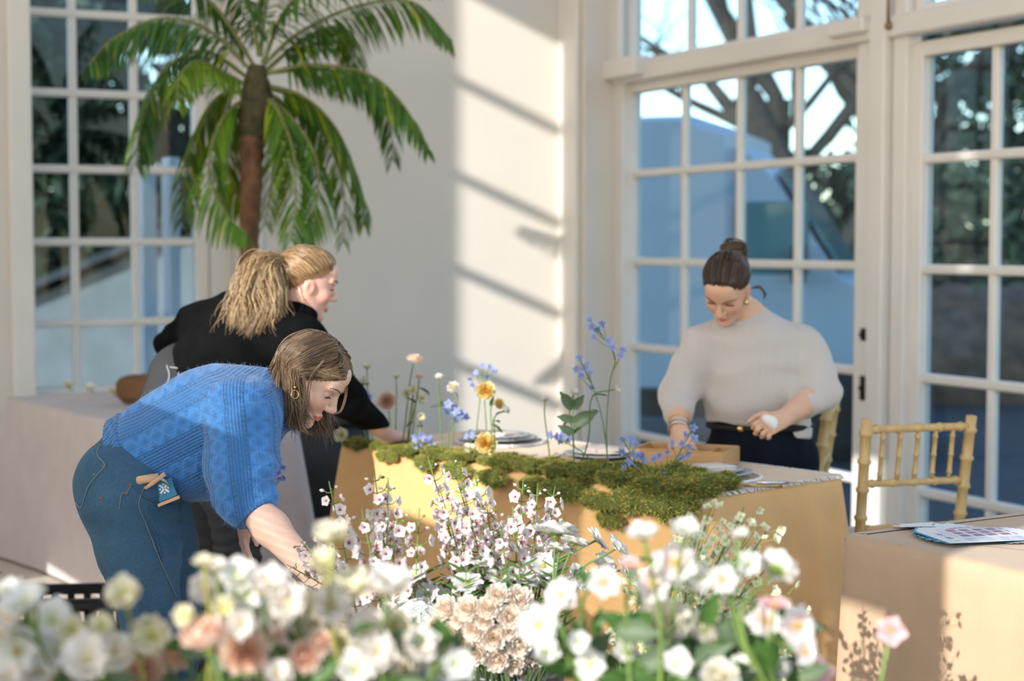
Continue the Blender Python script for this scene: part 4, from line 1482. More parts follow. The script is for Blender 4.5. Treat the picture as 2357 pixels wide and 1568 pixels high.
def fringe(H, R, sc, n, g, side):
    a = g.uniform(0, 1, n)
    root = ell_proj(np.stack([.098 - .054 * a, side * (.001 + .064 * a), .074 - .032 * a + g.uniform(0, .045, n) * (1 - a)], 1), 1.0)
    via = ell_proj(np.stack([-.018 - .05 * a + g.normal(0, .006, n), np.full(n, side * .08), .010 + g.normal(0, .008, n)], 1), 1.0)
    lay = g.uniform(1.03, 1.10, (n, 1))
    W = lambda p: H + (p * sc) @ R.T
    m = [W(ell_proj(root * (1 - f) + via * f + np.array([.004 * (f < .3), side * (.006 + .008 * (f < .3)), .010 * math.sin(f * 3.1)]), lay)) for f in (.25, .5, .75)]
    c = W(ell_proj(via, lay * 1.02))
    L = g.uniform(.09, .14, (n, 1)); jit = g.normal(0, .004, (n, 3)); dn = np.array([0, 0, -1.0])
    return spline(np.stack([W(root)] + m + [c, c + dn * L * .5 + jit, c + dn * L + jit * 2 + np.array([.012, 0, 0])]), 26).transpose(1, 0, 2)
paths = np.concatenate([fringe(H1, R1h, S1, 650, g, -1), fringe(H1, R1h, S1, 320, g, 1), bob(H1, R1h, S1, 1500, g, -1), bob(H1, R1h, S1, 700, g, 1), bob_back(H1, R1h, S1, 900, g)])
cols = BROWN[np.clip((g.normal(2.0, 1.1, len(paths))).round().astype(int), 0, 4)] * g.uniform(.8, 1.2, (len(paths), 1))
V, F, C = strands(paths, cols, g.uniform(.0008, .0015, len(paths)))
tag(part('hair', (V, F), M['hair'], blue, colors=C), kind='stuff')
# loose strands by the face
lo_ = []
for x0, pts in ((0, [(745, 830), (715, 870), (705, 930), (690, 985), (720, 1003)]), (0, [(795, 862), (797, 905), (785, 945), (765, 955)]), (0, [(700, 865), (702, 910), (694, 960), (700, 985), (712, 1000)])):
    for k in range(9):
        o = g.normal(0, 1.6, 2)
        lo_.append(spline([P(p[0] + o[0], p[1] + o[1], 4.29 if x0 == 0 and pts[0][0] < 790 else 4.36) for p in pts], 26))
V, F, C = strands(np.array(lo_), BROWN[g.integers(1, 4, len(lo_))], .0011)
tag(part('hair_strand', (V, F), M['hair'], blue, colors=C), kind='stuff')
# hoop earring
ec = H1 + R1h @ (np.array([.010, -.101, -.030]) * S1)
er = part('earring', ball(ec + np.array([0, 0, .012]), .0045, 10, 8), M['gold'], blue)
a = np.linspace(0, 2 * math.pi, 33)
part('hoop', tube(np.stack([ec[0] + .0095 * np.cos(a), np.full(33, ec[1]) + .003 * np.sin(a), ec[2] - .006 + .0105 * np.sin(a)], 1), .0011, 6, cap=False), M['gold'], er)

# ------------------------------------------------------------------ fair-haired woman in black
M['black_knit'] = plain('black_jumper', (.006, .0065, .007), .95, .2, 20, bmp=.2, bscale=300, spec=.06)
M['black_denim'] = denim('washed_black_denim', (.022, .023, .026), (.060, .062, .068))
D2 = 5.62
p2 = lambda x, y, d=D2: P(x, y, d)
H2 = p2(704, 654, 5.62)
yw, pt = math.radians(20), math.radians(13)
R2h = head_frame((math.cos(pt) * math.cos(yw), math.cos(pt) * math.sin(yw), -math.sin(pt)), math.radians(4))
S2 = .95
pel2, nk2, ch2 = p2(432, 925, 5.66), p2(660, 728, 5.66), p2(590, 780, 5.66)
hip2R, hip2L = p2(480, 960, 5.58), p2(440, 955, 5.78)
kn2R, kn2L = p2(548, 1235, 5.55), p2(490, 1230, 5.80)
an2R, an2L = np.array([kn2R[0] + .02, kn2R[1] + .02, .075]), np.array([kn2L[0] - .0, kn2L[1] + .02, .075])
sh2R, sh2L = p2(690, 790, 5.50), p2(545, 722, 5.72)
el2R, wr2R = p2(800, 920, 5.72), p2(892, 1004, 5.98)
el2L, wr2L = p2(400, 795, 5.78), p2(425, 880, 5.98)
fd = Field(np.array([-1.35, 5.2, -.02]), np.array([-.30, 6.35, 1.60]), .013,
           [(H2 - .13, H2 + .14, .0036), (wr2R - np.array([.03, .05, .06]), wr2R + np.array([.16, .14, .07]), .004)])
fd.chain([pel2, p2(520, 850, 5.66), ch2, nk2], [.12, .11, .11, .06], .04, w=(.3, 1, 0), wr=1.1)
fd.chain([nk2, H2 + R2h @ np.array([-.015, 0, -.05]) * S2], [.056, .054], .02)
add_head(fd, H2, R2h, S2)
fd.chain([sh2R, el2R, wr2R], [.05, .043, .028], .02); fd.chain([sh2L, el2L, wr2L], [.05, .042, .03], .02)
fd.chain([ch2, sh2R], [.06, .05], .04); fd.chain([ch2, sh2L], [.06, .05], .04)
for h_, k_, a_ in ((hip2R, kn2R, an2R), (hip2L, kn2L, an2L)):
    fd.chain([pel2, h_], [.1, .09], .04); fd.chain([h_, k_, a_], [.085, .055, .04], .03)
    fd.cone(a_ + np.array([-.03, 0, -.04]), a_ + np.array([.14, .05, -.05]), .03, .022, .02)
add_hand(fd, wr2R, nrm(p2(948, 1004, 6.06) - wr2R), (.2, .45, -.85), 1, .55, .98)
V, F = fd.mesh(1)
blonde = top('person', (V, F), M['skin_rosy'], 'person in a black jumper and dark jeans reaching over the moss', 'person',
             origin=np.array([an2R[0], an2R[1], 0]), colors=head_colors(V, H2, R2h, S2))
face_bits(blonde, H2, R2h, (.8, 0, -.5), S2)
fd = Field(np.array([-1.40, 5.15, .85]), np.array([-.28, 6.30, 1.48]), .0085)
fd.chain([p2(445, 890, 5.66), p2(500, 850, 5.66), p2(570, 790, 5.66), p2(640, 745, 5.66)], [.135, .145, .145, .10], .04, w=(.3, 1, 0), wr=1.12)
fd.chain([p2(630, 770, 5.62), sh2R], [.11, .085], .05); fd.chain([p2(590, 745, 5.66), sh2L], [.10, .080], .05)
fd.chain([p2(650, 745, 5.64), p2(690, 712, 5.62)], [.085, .066], .03)
fd.chain([sh2R, p2(750, 860, 5.62), el2R, p2(868, 988, 5.92)], [.088, .072, .062, .048], .03)
fd.chain([sh2L, p2(455, 745, 5.76), el2L], [.082, .070, .058], .03)
fd.chain([el2L, wr2L], [.058, .045], .03)
V, F = fd.mesh(2)
N_ = normals(V, F)
wd = (V - pel2) @ nrm(nk2 - pel2)
V = V + N_ * (np.sin(wd * 75 + scarf_disp(V, 4, 5)) * .005 * np.clip(1 - wd / .35, 0, 1) + scarf_disp(V, .008, 8))[:, None]
part('jumper', (V, F), M['black_knit'], blonde)
fd = Field(np.array([-1.45, 5.2, .02]), np.array([-.55, 6.2, 1.18]), .0095)
fd.cone(p2(432, 872, 5.66), p2(430, 925, 5.66), .128, .150, .03, w=(.2, 1, 0), wr=1.15)
fd.ell(p2(415, 935, 5.60), (.12, .13, .13), None, .04)
for h_, k_, a_ in ((hip2R, kn2R, an2R), (hip2L, kn2L, an2L)):
    fd.chain([pel2, h_, h_ + (k_ - h_) * .5, k_, a_ + np.array([0, 0, .02])], [.12, .128, .098, .074, .062], .03)
V, F = fd.mesh(2)
N_ = normals(V, F)
V = V + N_ * (np.sin(V[:, 2] * 110 + scarf_disp(V, 5, 6)) * .004 * np.clip((.75 - V[:, 2]) * 4, 0, 1) + scarf_disp(V, .004, 10))[:, None]
jb = part('jeans', (V, F), M['black_denim'], blonde)
bvb = BVHTree.FromPolygons([Vector(v) for v in V.tolist()], F.tolist())
def on_b(pts, lift=.003):
    o = Vector((0, 0, CAM_H)); out = []
    for x, y in px_path(pts, 30):
        h = bvb.ray_cast(o, (Vector(P(x, y, 5.5)) - o).normalized())
        if h[0] is not None: out.append(np.array(h[0] + h[1] * lift))
    return np.array(out)
M['grey_thread'] = plain('grey_thread', (.35, .35, .36), .8)
for pts in ([(385, 842), (390, 870), (372, 915), (362, 925)], [(392, 846), (412, 852), (406, 880), (388, 925)]):
    w = on_b(pts)
    if len(w) > 3: part('waist_stitching', tube(w, .0025, 5), M['grey_thread'], jb)
M['black_boot'] = plain('black_boot', (.015, .015, .016), .5)
for a_ in (an2R, an2L):
    f_ = Field(a_ - np.array([.12, .12, .09]), a_ + np.array([.25, .16, .10]), .009)
    f_.cone(a_ + np.array([-.035, 0, -.035]), a_ + np.array([.14, .05, -.045]), .045, .032, .02).cone(a_ + np.array([0, 0, .03]), a_ + np.array([-.01, 0, -.03]), .05, .05).cut_plane((0, 0, .004), (0, 0, -1))
    part('boot', f_.mesh(1), M['black_boot'], blonde)
BLOND = np.array([[.16, .085, .036], [.26, .15, .066], [.40, .25, .12], [.52, .36, .19], [.62, .46, .27]])
hl2 = lambda p: (p[:, 2] > .012 + .55 * np.maximum(p[:, 0] + .01, 0) + .5 * np.maximum(p[:, 0] - .05, 0) - 1.2 * np.maximum(-p[:, 0] - .02, 0))
cap(blonde, H2, R2h, S2, RAD, CEN, hl2, (.22, .13, .06))
def gathered(H, R, sc, n, g, tie, back=.0):
    """strands from the hairline combed back to a tie point (head frame)"""
    th = g.uniform(-2.2, 2.2, n); t = g.uniform(0, 1, n) ** .7
    front = np.stack([.085 * np.cos(th) - .01, .082 * np.sin(th), .024 + .060 * np.maximum(np.cos(th), 0) ** .8 - .03 * np.maximum(-np.cos(th), 0)], 1)
    root = ell_proj(front * (1 - (1 - t[:, None]) * .7) + (np.asarray(tie) * .6 + np.array([0, 0, .06])) * (1 - t[:, None]) * .7, 1.0)
    lay = g.uniform(1.02, 1.06, (n, 1))
    mids = [ell_proj(root * (1 - f) + np.asarray(tie) * f + np.array([0, 0, .025 * math.sin(f * 3.1)]), lay) for f in (.2, .45, .7, .9)]
    W = lambda p: H + (p * sc) @ R.T
    end = np.asarray(tie) + g.normal(0, .006, (n, 3))
    return spline(np.stack([W(root)] + [W(m) for m in mids] + [W(end)]), 20).transpose(1, 0, 2)
g = np.random.default_rng(21)
tie2 = (R2h.T @ (p2(655, 628, 5.62) - H2)) / S2
pa = gathered(H2, R2h, S2, 1300, g, tie2)
cols = BLOND[np.clip(g.normal(1.6, 1.0, len(pa)).round().astype(int), 0, 4)]
V, F, C = strands(pa, cols, g.uniform(.0013, .0022, len(pa)))
tag(part('hair', (V, F), M['hair'], blonde, colors=C), kind='stuff')
# wavy ponytail
n = 1700
t0 = p2(655, 628, 5.62)
off = g.normal(0, 1, (n, 3)) * np.array([.026, .034, .017])
k = g.uniform(.75, 1.08, (n, 1))
ctl = [t0 + g.normal(0, .008, (n, 3)), p2(640, 602, 5.58) + off * .35, p2(612, 606, 5.55) + off * .8, p2(598, 655, 5.53) + off * np.array([1.2, 1, 1.2]),
       p2(598, 655, 5.53) * (1 - k) + p2(596, 710, 5.52) * k + off * np.array([1.5, 1, 1]), p2(598, 655, 5.53) * (1 - k) + p2(585, 755, 5.52) * k + off * np.array([1.75, 1, .8])]
pa = spline(np.stack(ctl), 34)
ph = off[:, 0] * 60
tt = np.linspace(0, 1, 34)[:, None]
pa[:, :, 0] += np.sin(tt * 17 + ph[None]) * .010 * tt
pa[:, :, 2] += np.cos(tt * 15 + ph[None] * 1.3) * .006 * tt
pa = pa.transpose(1, 0, 2)
cols = BLOND[np.clip(g.normal(2.4, 1.0, n).round().astype(int), 0, 4)]
V, F, C = strands(pa, cols, g.uniform(.0009, .0017, n))
tag(part('ponytail', (V, F), M['hair'], blonde, colors=C), kind='stuff')
part('hair_tie', tube(spline([t0 + R2h @ np.array(v) for v in ((0, .02, .018), (0, -.02, .018), (0, -.02, -.018), (0, .02, -.018), (0, .02, .018))], 20), .006, 6), M['black_knit'], blonde)

# ------------------------------------------------------------------ woman in the cream jumper
M['cream_knit'] = knit_mat('cream_fluffy_knit', (.92, .84, .77), False, .006)
M['navy_trouser'] = plain('navy_trouser', (.008, .011, .020), .85, .2, 12, bmp=.15, bscale=200, spec=.12)
D3 = 5.82
p3 = lambda x, y, d=D3: P(x, y, d)
H3 = p3(1673, 661, 5.72)
yw, pt = math.radians(-118), math.radians(45)
R3h = head_frame((math.cos(pt) * math.cos(yw), math.cos(pt) * math.sin(yw), -math.sin(pt)), math.radians(-9))
S3 = .95
pel3, ch3, nk3 = p3(1748, 1010, 5.88), p3(1735, 820, 5.86), p3(1712, 725, 5.83)
sh3R, sh3L = p3(1622, 800, 5.84), p3(1836, 800, 5.84)
el3R, wr3R = p3(1563, 908, 5.82), p3(1562, 985, 5.66)
el3L, wr3L = p3(1888, 905, 5.76), p3(1806, 962, 5.58)
fd = Field(np.array([.42, 5.35, -.02]), np.array([1.25, 6.15, 1.62]), .013,
           [(H3 - .13, H3 + .14, .0036), (wr3R - np.array([.06, .07, .12]), wr3R + np.array([.07, .07, .03]), .004), (wr3L - np.array([.13, .09, .08]), wr3L + np.array([.04, .07, .05]), .004)])
fd.chain([pel3, p3(1742, 920, 5.87), ch3, nk3], [.12, .11, .115, .062], .04, w=(1, 0, 0), wr=1.25)
fd.chain([nk3, H3 + R3h @ np.array([-.015, 0, -.05]) * S3], [.056, .054], .02)
add_head(fd, H3, R3h, S3)
fd.chain([sh3R, el3R, el3R * .65 + wr3R * .35, wr3R], [.05, .045, .045, .029], .02)
fd.chain([sh3L, el3L, el3L * .65 + wr3L * .35, wr3L], [.05, .045, .045, .030], .02)
fd.chain([ch3, sh3R], [.06, .05], .04); fd.chain([ch3, sh3L], [.06, .05], .04)
hip3 = [pel3 + np.array([s * .085, 0, -.08]) for s in (-1, 1)]
an3 = [np.array([h_[0], h_[1] + .02, .075]) for h_ in hip3]
for h_, a_ in zip(hip3, an3):
    fd.chain([pel3, h_], [.1, .09], .04); fd.chain([h_, (h_ + a_) / 2, a_], [.085, .055, .04], .03)
    fd.cone(a_ + np.array([0, .03, -.04]), a_ + np.array([-.02, -.14, -.05]), .03, .022, .02)
add_hand(fd, wr3R, nrm(p3(1576, 1040, 5.56) - wr3R), (.3, .6, -.2), -1, .5, .98)
add_hand(fd, wr3L, nrm(p3(1752, 985, 5.52) - wr3L), (-.15, .75, -.6), -1, 1.0, 1.0, thumb=.9)
V, F = fd.mesh(1)
cream = top('person', (V, F), M['skin_warm'], 'person in a cream jumper and navy trousers reaching into the wooden tray', 'person',
            origin=np.array([an3[0][0] + .08, an3[0][1], 0]), colors=head_colors(V, H3, R3h, S3))
face_bits(cream, H3, R3h, (.7, 0, -.7), S3)
fd = Field(np.array([.44, 5.45, .84]), np.array([1.25, 6.12, 1.44]), .0075)
fd.chain([p3(1742, 958, 5.86), p3(1738, 900, 5.86), p3(1730, 835, 5.86), p3(1724, 778, 5.85)], [.142, .150, .148, .105], .04, w=(1, 0, 0), wr=1.20)
fd.chain([p3(1700, 778, 5.85), sh3R], [.085, .076], .05); fd.chain([p3(1745, 778, 5.85), sh3L], [.085, .078], .05)
fd.cone(p3(1724, 758, 5.85), p3(1720, 748, 5.84), .088, .074, .03)
fd.chain([sh3R, p3(1588, 855, 5.84), el3R, p3(1563, 945, 5.75)], [.076, .072, .064, .056], .03)
fd.chain([sh3L, p3(1866, 840, 5.82), el3L, p3(1856, 930, 5.69)], [.078, .073, .065, .056], .03)
J3 = fd.D.copy()
fd.D = np.where((fd.ax[2][None, None, :] < p3(1740, 972)[2]) & (np.abs(fd.ax[0][:, None, None] - pel3[0]) < .20) & (fd.ax[1][None, :, None] > 5.70), np.maximum(fd.D, p3(1740, 972)[2] - fd.ax[2][None, None, :]), fd.D).astype(np.float32)
V, F = fd.mesh(2)
N_ = normals(V, F)
V = V + N_ * (scarf_disp(V, .012, 7, 2) + np.sin(V[:, 2] * 60 + scarf_disp(V, 4, 6)) * .003)[:, None]
part('jumper', (V, F), M['cream_knit'], cream, attrs={'knit': np.stack([V[:, 2], V[:, 0], V[:, 1]], 1)})
M['shirt'] = plain('white_undershirt', (.72, .68, .64), .85)
fd = Field(p3(1620, 1020) - np.array([0, .3, 0]), p3(1890, 930) + np.array([0, .3, 0]), .007)
fd.chain([p3(1815, 965, 5.84), p3(1822, 992, 5.84)], [.075, .072], .02).cut_plane(p3(1822, 1004, 5.84), (-.15, 0, -1))
part('shirt_hem', fd.mesh(2), M['shirt'], cream)
fd = Field(np.array([.55, 5.5, .02]), np.array([1.25, 6.2, 1.0]), .0095)
fd.chain([p3(1748, 972, 5.88), p3(1749, 1060, 5.88)], [.138, .150], .03, w=(1, 0, 0), wr=1.24)
for h_, a_ in zip(hip3, an3):
    fd.chain([h_, (h_ + a_) / 2, a_ + np.array([0, 0, .02])], [.118, .105, .10], .03)
V, F = fd.mesh(2)
V = V + normals(V, F) * (scarf_disp(V, .008, 6, 4) + np.sin(V[:, 0] * 90) * .003)[:, None]
part('trousers', (V, F), M['navy_trouser'], cream)
bp = [pel3 + np.array([-.178 * math.cos(t_), -.144 * math.sin(t_), p3(1740, 982)[2] - pel3[2]]) for t_ in np.linspace(0, math.pi, 33)]
belt = part('belt', tube(bp, .012, 8), M['rubber'], cream)
part('buckle', ball(bp[11] + np.array([0, -.010, 0]), (.014, .005, .011), 10, 8), M['gold'], belt)
for h_, a_ in zip(hip3, an3):
    f_ = Field(a_ - np.array([.10, .25, .09]), a_ + np.array([.10, .12, .06]), .009)
    f_.cone(a_ + np.array([0, .035, -.035]), a_ + np.array([-.02, -.14, -.045]), .042, .032, .02).cut_plane((0, 0, .004), (0, 0, -1))
    part('shoe', f_.mesh(1), M['black_boot'], cream)
DARK = np.array([[.040, .024, .016], [.065, .040, .026], [.10, .062, .038], [.16, .105, .066], [.24, .165, .105]])
cap(cream, H3, R3h, S3, RAD, CEN, hl2, (.07, .043, .028))
g = np.random.default_rng(31)
bun_c = p3(1689, 578, 5.80)
tie3 = (R3h.T @ (p3(1687, 598, 5.79) - H3)) / S3
pa = gathered(H3, R3h, S3, 1000, g, tie3)
cols = DARK[np.clip(g.normal(1.5, 1.0, len(pa)).round().astype(int), 0, 4)]
V, F, C = strands(pa, cols, g.uniform(.0013, .0022, len(pa)))
tag(part('hair', (V, F), M['hair'], cream, colors=C), kind='stuff')
bn = []
for i in range(160):
    a0, rr_, tl = g.uniform(0, 6.28), g.uniform(.018, .042), g.uniform(-.8, .8)
    a = a0 + np.linspace(0, 5.2, 22)
    q_ = np.stack([np.cos(a) * rr_, np.sin(a) * rr_ * math.cos(tl), np.sin(a) * rr_ * math.sin(tl) + g.normal(0, .010) + np.linspace(-.006, .006, 22)], 1)
    bn.append(bun_c + q_ * np.array([1.12, 1.0, 1.0]))
for i in range(40):
    a = g.uniform(0, 6.28) + np.linspace(0, 6, 22)
    bn.append(p3(1681, 557, 5.80) + np.stack([np.cos(a) * .013, np.sin(a) * .014, np.sin(a * .7) * .012], 1) * g.uniform(.5, 1.1))
V, F, C = strands(np.array(bn), DARK[np.clip(g.normal(2.2, .9, len(bn)).round().astype(int), 0, 4)], .0022)
bun = part('hair_bun', (V, F), M['hair'], cream, colors=C); tag(bun, kind='stuff')
part('bun_core', ball(bun_c, (.036, .036, .032), 16, 12), M['hair'], bun, colors=np.repeat(DARK[1:2], 2 + 11 * 16, 0))
wsp = [spline([p3(1728 + g.normal(0, 1.5), 664, 5.76), p3(1748, 660 + g.normal(0, 3), 5.77), p3(1760 + g.normal(0, 3), 676, 5.78), p3(1757, 690 + g.normal(0, 3), 5.79)], 16) for _ in range(10)]
V, F, C = strands(np.array(wsp), np.repeat(DARK[2:3], 10, 0), .0009)
tag(part('hair_wisp', (V, F), M['hair'], cream, colors=C), kind='stuff')
e_ = p3(1718, 690, 5.70)
er = part('earring', ball(e_ + np.array([0, 0, .012]), .004, 8, 6), M['gold'], cream)
part('drop', lathe([(.001, -.020), (.006, -.016), (.0075, -.008), (.004, .0), (.001, .008)], 12, e_), M['gold'], er)
wb = nrm(wr3R - el3R)
for off_, m_ in ((.012, 'silver'), (-.010, 'silver'), (-.030, 'gold')):
    c_ = wr3R + wb * off_
    a = np.linspace(0, 2 * math.pi, 25)
    n1 = nrm(np.cross(wb, [0, 1, 0])); n2 = np.cross(wb, n1)
    part('bracelet', tube(c_ + np.cos(a)[:, None] * n1 * .034 + np.sin(a)[:, None] * n2 * .034, .0035 if m_ == 'silver' else .002, 6, cap=False), M[m_], cream)

# ------------------------------------------------------------------ palm
M['palm_leaf'] = plain('palm_leaflet', (.16, .26, .045), .45, .2, 8, trans=.35, attr=True)
M['palm_stem'] = plain('palm_rachis', (.26, .27, .09), .5, .2, 20)
M['palm_trunk'] = plain('palm_trunk', (.26, .13, .065), .9, .3, 14, bmp=.6, bscale=50)
M['palm_fibre'] = plain('palm_crownshaft', (.12, .10, .045), .9, .3, 20, bmp=.6, bscale=60)
M['terracotta'] = plain('terracotta', (.42, .20, .11), .8, .1, 8)
M['soil'] = plain('soil', (.04, .03, .02), .95, .2, 30)
PD = 7.62
pb = P(575, 900, PD)
palm = empty('palm_tree', (pb[0], pb[1], 0), 0, 'tall feathery potted palm with drooping fronds against the white wall', 'palm')
part('pot', lathe([(.12, 0.003), (.135, .02), (.16, .38), (.18, .39), (.18, .43), (.15, .43), (.145, .40), (.01, .40)], 28, (pb[0], pb[1], 0)), M['terracotta'], palm)
part('soil', lathe([(.01, .38), (.145, .385), (.145, .40), (.01, .405)], 20, (pb[0], pb[1], 0)), M['soil'], palm)
tp = [np.array([pb[0], pb[1], .38])] + [P(x, y, PD) for x, y in ((572, 700), (574, 560), (577, 440), (580, 330), (588, 240), (592, 150))]
tp_s = spline(tp, 60)
rr = np.interp(np.linspace(0, 1, 60), [0, .3, .6, .75, .88, 1], [.055, .042, .052, .066, .070, .035]) * (1 + .07 * np.sin(np.arange(60) * 2.1))
part('trunk', tube(tp_s[:44], rr[:44], 14), M['palm_trunk'], palm)
part('crownshaft', tube(tp_s[41:], rr[41:] * 1.05, 12), M['palm_fibre'], palm)
fronds = [([(590, 175), (480, 70), (370, 42), (260, 90), (205, 150)], -.35, .30, (.55, .85, .75)),
          ([(585, 190), (470, 118), (375, 165), (325, 290), (312, 385)], .25, .30, (.5, .8, .7)),
          ([(584, 205), (520, 170), (455, 140), (415, 175), (405, 240)], -.5, .22, (1.5, 1.5, .6)),
          ([(584, 210), (500, 225), (445, 320), (425, 430), (418, 515)], .15, .26, (.85, .95, .8)),
          ([(586, 215), (515, 270), (480, 380), (510, 480), (570, 540)], -.35, .30, (1.0, 1.35, .5)),
          ([(588, 215), (545, 260), (520, 350), (540, 430), (575, 500)], .2, .24, (1.6, 1.5, .45)),
          ([(600, 215), (640, 255), (675, 350), (680, 460), (670, 555)], -.4, .30, (1.0, 1.3, .45)),
          ([(602, 215), (670, 270), (725, 360), (730, 460), (705, 555)], -.2, .30, (.8, 1.1, .5)),
          ([(604, 212), (650, 240), (640, 330), (625, 420), (610, 520)], .35, .24, (1.5, 1.45, .5)),
          ([(608, 195), (700, 225), (775, 300), (825, 420), (838, 520)], .1, .22, (.8, .95, .7)),
          ([(608, 200), (690, 230), (745, 300), (790, 430), (790, 560)], .45, .22, (.8, 1.0, .6)),
          ([(610, 170), (720, 150), (850, 172), (930, 245), (988, 345)], -.2, .26, (.7, .95, .75)),
          ([(612, 168), (740, 160), (850, 190), (895, 270), (905, 375)], .35, .22, (.5, .75, .65)),
          ([(606, 150), (690, 75), (820, 15), (950, 5), (1042, 95)], .0, .32, (.6, .85, .6)),
          ([(604, 145), (660, 20), (760, -70), (900, -90), (1000, -40)], -.3, .32, (.7, .95, .6)),
          ([(598, 130), (615, 0), (650, -130), (720, -230)], .1, .30, (.7, .9, .6)),
          ([(596, 130), (570, -10), (520, -130), (440, -200)], -.1, .30, (.6, .85, .7)),
          ([(610, 165), (700, 90), (780, 60), (815, 110), (805, 180)], .5, .20, (.9, 1.0, .6)),
          ([(590, 160), (500, 20), (400, -60), (290, -50)], .3, .30, (.55, .85, .8))]
g = np.random.default_rng(5)
for pts, dd, ll, tint in fronds:
    n = len(pts)
    c = spline([P(x, y, PD + dd * (i / (n - 1)) ** 1.2) for i, (x, y) in enumerate(pts)], 64)
    fr_ = part('frond', tube(c, np.linspace(.011, .002, 64), 5), M['palm_stem'], palm)
    T = nrm(np.gradient(c, axis=0))
    Vs, Fs, Cs = [], [], []
    for i in range(8, 63):
        t = i / 63
        sd = nrm(np.cross(T[i], [0, 0, 1.0]) + 1e-6)
        L = ll * (.35 + .95 * math.sin(math.pi * min(1, t * 1.02) ** .85)) * .62 + .04
        for s in (-1, 1):
            dr = nrm(sd * s * .75 + T[i] * .55 + np.array([0, 0, -.25]) + g.normal(0, .08, 3))
            p0 = c[i]
            k = len(Vs)
            w = .0072
            wd = nrm(np.cross(dr, [0, 0, 1.0]) + g.normal(0, .2, 3))
            pa_ = []
            q_ = p0
            for j in range(4):
                pa_.append(q_)
                dr = nrm(dr + np.array([0, 0, -.42]))
                q_ = q_ + dr * L / 3.2
            for j, ww in enumerate((.5, 1.0, .8, .05)):
                Vs.append(pa_[j] + wd * w * ww); Vs.append(pa_[j] - wd * w * ww)
            for j in range(3):
                Fs.append((k + 2 * j, k + 2 * j + 1, k + 2 * j + 3, k + 2 * j + 2))
            cc_ = np.array(tint) * g.uniform(.7, 1.25)
            if g.uniform() < .10: cc_ = np.array([2.6, 1.9, .5])
            Cs += [cc_] * 8
    part('leaflets', (np.array(Vs), np.array(Fs)), M['palm_leaf'], fr_, smooth=True, colors=np.array(Cs))

# ------------------------------------------------------------------ things on the pink table and behind it
M['kraft'] = plain('brown_kraft', (.20, .098, .040), .75, .25, 9, bmp=.4, bscale=30)
kb = P(322, 912, 7.75)
kz = TZ + .002
bag = empty('paper_bag', (kb[0], kb[1], kz), math.radians(-40), 'crumpled brown paper bag with a rolled top lying on the pink table', 'bag')
V, F = ball((0, 0, .068), (.125, .075, .072), 30, 20)
V = np.sign(V - np.array([0, 0, .068])) * np.abs((V - np.array([0, 0, .068])) / np.array([.125, .075, .072])) ** .72 * np.array([.125, .075, .068]) + np.array([0, 0, .068])
V = V + nrm(V - np.array([0, 0, .07])) * (np.array([mnoise.noise(Vector(v * 22)) for v in V]) * .010)[:, None]
V[:, 2] = np.maximum(V[:, 2], 0)
part('body', (V, F), M['kraft'], bag, world=False)
a = np.linspace(0, 3.4 * math.pi, 60)
rr = np.linspace(.052, .012, 60)
sp_ = np.stack([np.full(60, .0), np.cos(a) * rr, np.sin(a) * rr], 1)
sv = []
for x in (.055, .135):
    sv.append(sp_ + np.array([x, -.005, .078]))
Vr = np.concatenate([sv[0], sv[1], sv[0] * 1.0 + nrm(sp_) * .003, sv[1] + nrm(sp_) * .003])
Fr_ = [(i, i + 1, 60 + i + 1, 60 + i) for i in range(59)] + [(120 + i, 180 + i, 180 + i + 1, 120 + i + 1) for i in range(59)] + [(60 + i, 60 + i + 1, 180 + i + 1, 180 + i) for i in range(59)] + [(i, 120 + i, 120 + i + 1, i + 1) for i in range(59)]
part('rolled_top', (Vr, Fr_), M['kraft'], bag, world=False)
bb = P(752, 1170, 9.35)
blk = empty('storage_box', (bb[0], bb[1], 0), ROOM_ANG, 'black lidded storage box on the floor against the wall', 'box')
M['black_plastic'] = plain('black_plastic', (.012, .013, .014), .45, .1, 20)
part('box_body', box(-.20, .20, -.16, .16, 0.003, .50, .02), M['black_plastic'], blk, world=False)
part('lid', box(-.215, .215, -.175, .175, .50, .54, .012), M['black_plastic'], blk, world=False)

# black crate on the floor
cp = P(190, 1500, 6.25)
crate = empty('plastic_crate', (cp[0], cp[1], 0), math.radians(6), 'black plastic stacking crate with cut-out sides on the floor', 'crate')
cw, cd_, chh = .18, .14, .20
part('base', box(-cw, cw, -cd_, cd_, .003, .016, .004), M['black_plastic'], crate, world=False, smooth=False)
for s in (-1, 1):
    for nm, (x0, x1, y0, y1) in (('side_panel', (-cw, cw, s * cd_ - .006, s * cd_ + .006)), ('end_panel', (s * cw - .006, s * cw + .006, -cd_, cd_))):
        L_ = [box(x0, x1, y0, y1, .165, chh, .003), box(x0, x1, y0, y1, .016, .055, .003)]
        lo_, hi_ = ((x0, x1) if nm == 'side_panel' else (y0, y1))
        nb = 6
        for k in range(nb + 1):
            c_ = lo_ + (hi_ - lo_) * k / nb
            w_ = .013
            if nm == 'side_panel': L_.append(box(max(lo_, c_ - w_), min(hi_, c_ + w_), y0, y1, .05, .17))
            else: L_.append(box(x0, x1, max(lo_, c_ - w_), min(hi_, c_ + w_), .05, .17))
        if nm == 'side_panel': L_.append(box(x0, x1, y0, y1, .098, .118))
        else: L_.append(box(x0, x1, y0, y1, .098, .118))
        part(nm, merge(*L_), M['black_plastic'], crate, world=False, smooth=False)
